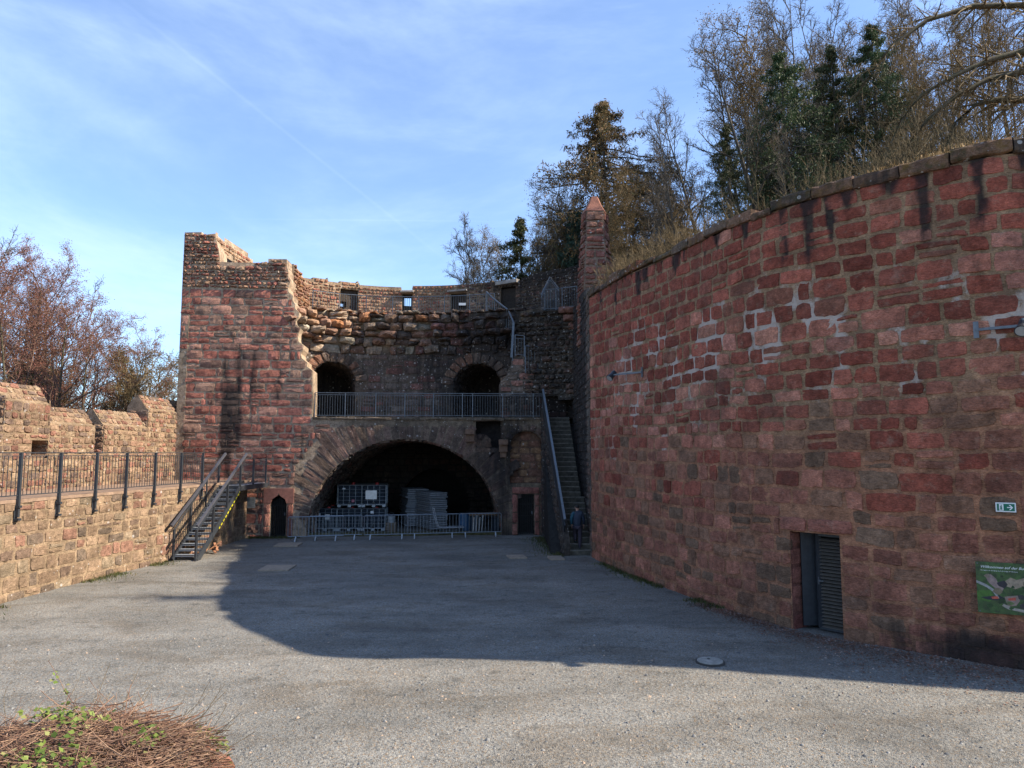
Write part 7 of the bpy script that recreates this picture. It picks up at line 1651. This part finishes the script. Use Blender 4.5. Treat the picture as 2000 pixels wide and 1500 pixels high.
# ================================================================ LOOSE THINGS ON THE GROUND
def scatter_stones():
    g = np.random.default_rng(12); n = 9000; Y = 6.5 + 9.5 * g.uniform(0, 1, n) ** 1.5; X = g.uniform(-.85, .85, n) * Y; s = g.gamma(2.0, .0034, n) + .003; az = g.uniform(0, 6.28, n)
    base = np.array([[-1, -1, 0], [1, -.8, 0], [.9, 1, 0], [-1, .8, 0], [-.5, -.4, .8], [.6, -.5, .7], [.4, .5, .9], [-.5, .5, .7]]); Fb = np.array([[0, 1, 5, 4], [1, 2, 6, 5], [2, 3, 7, 6], [3, 0, 4, 7], [4, 5, 6, 7]])
    V = base[None] * (s[:, None, None] * g.uniform(.6, 1.3, (n, 1, 3))) + g.normal(0, .12, (n, 8, 3)) * s[:, None, None]; c, s_ = np.cos(az)[:, None], np.sin(az)[:, None]
    V = np.stack([V[..., 0] * c - V[..., 1] * s_, V[..., 0] * s_ + V[..., 1] * c, V[..., 2]], -1) + np.stack([X, Y, (fbm(X * .35, Y * .35, 3) - .5) * .07], -1)[:, None]
    Fq = (Fb[None] + np.arange(n)[:, None, None] * 8).reshape(-1, 4); T = np.ones((n, 4)); T[:, :3] = g.uniform(0, 1, (n, 3))
    m, nt, b = newmat('loose_chippings'); q = NB(nt); r = q.sep(q.attr('Tint').outputs['Color']); c1 = q.mix(r[0], (.07, .073, .076), (.22, .215, .205)); c1 = q.mix(q.rng(r[1], .8, .9), c1, (.33, .24, .17)); nt.links.new(c1, b.inputs['Base Color']); b.inputs['Roughness'].default_value = .9
    o = link('loose_gravel', fastmesh('loose_gravel', V.reshape(-1, 3), Fq, np.repeat(T, 8, 0)), m); tag(o, 'loose chippings scattered over the near court', 'gravel'); struct(o, 'stuff')
    # leaf litter along the foot of the bastion
    n = 15000; sA = g.uniform(8.5, VIS + 1, n); d = g.gamma(2.0, .34, n) + .05; far = sst(9, 15, sA); q = RWP.xy(sA) + RWP.n(sA) * (d * (.35 + .8 * far) )[:, None]; V, Fq, Tn = leaves_at(g, np.stack([q[:, 0], q[:, 1], np.full(n, .022)], 1), 1, .032, .006)
    V[:, 2] = .015 + np.abs(V[:, 2] - .022) * .6 + (fbm(V[:, 0] * .35, V[:, 1] * .35, 3) - .5) * .07 + .004
    o = link('leaf_litter', fastmesh('leaf_litter', V, Fq, Tn), mat_leaf('fallen_leaves', (.12, .045, .03), (.22, .12, .075), (.34, .26, .22), 0)); tag(o, 'brown fallen leaves drifted along the foot of the bastion wall', 'leaves'); struct(o, 'stuff')
    # moss and weeds at the wall feet
    spots = []
    for (pth, s0, s1, w, m_, sd) in ((RWP, .3, 9.5, .28, 2600, 1), (LWP, LWP.px(0, 1100)[0] - 2, LWP.px(320, 1090)[0], .5, 3600, 2)):
        s = g.uniform(s0, s1, m_); k = fbm(s * .8, s * 0 + sd, 5) > .42; s = s[k]; q = pth.xy(s) + pth.n(s) * (g.gamma(1.4, w * .35, len(s)) + .03)[:, None]; spots.append(q)
    q = np.stack([g.uniform(.7, 2.0, 1500), g.uniform(27.3, 33.5, 1500)], 1); q[:, 0] = 2.0 - .085 * (q[:, 1] - 27.3) - g.gamma(1.5, .22, 1500); spots.append(q); q = np.stack([g.uniform(-12.2, -9.8, 900), 33.4 - g.gamma(1.3, .12, 900)], 1); spots.append(q)
    P = np.vstack(spots); n = len(P); h = g.uniform(.03, .11, n); a = g.uniform(0, 6.28, n); w = .012; l = g.normal(0, .03, (n, 2)); z = np.zeros(n) - .01
    b0 = np.stack([P[:, 0] - w * np.cos(a), P[:, 1] - w * np.sin(a), z], 1); b1 = np.stack([P[:, 0] + w * np.cos(a), P[:, 1] + w * np.sin(a), z], 1); t0 = np.stack([P[:, 0] + l[:, 0], P[:, 1] + l[:, 1], h], 1); t1 = t0 + np.array([.006, 0, 0]); T = np.ones((n, 4)); T[:, :3] = g.uniform(0, 1, (n, 3))
    o = link('wall_foot_weeds', fastmesh('wall_foot_weeds', np.stack([b0, b1, t1, t0], 1).reshape(-1, 3), np.arange(4 * n).reshape(n, 4), np.repeat(T, 4, 0)), mat_leaf('weeds', (.05, .075, .02), (.12, .13, .04), (.2, .15, .06), .2)); tag(o, 'low moss and weeds along the feet of the walls', 'weeds'); struct(o, 'stuff')
scatter_stones()
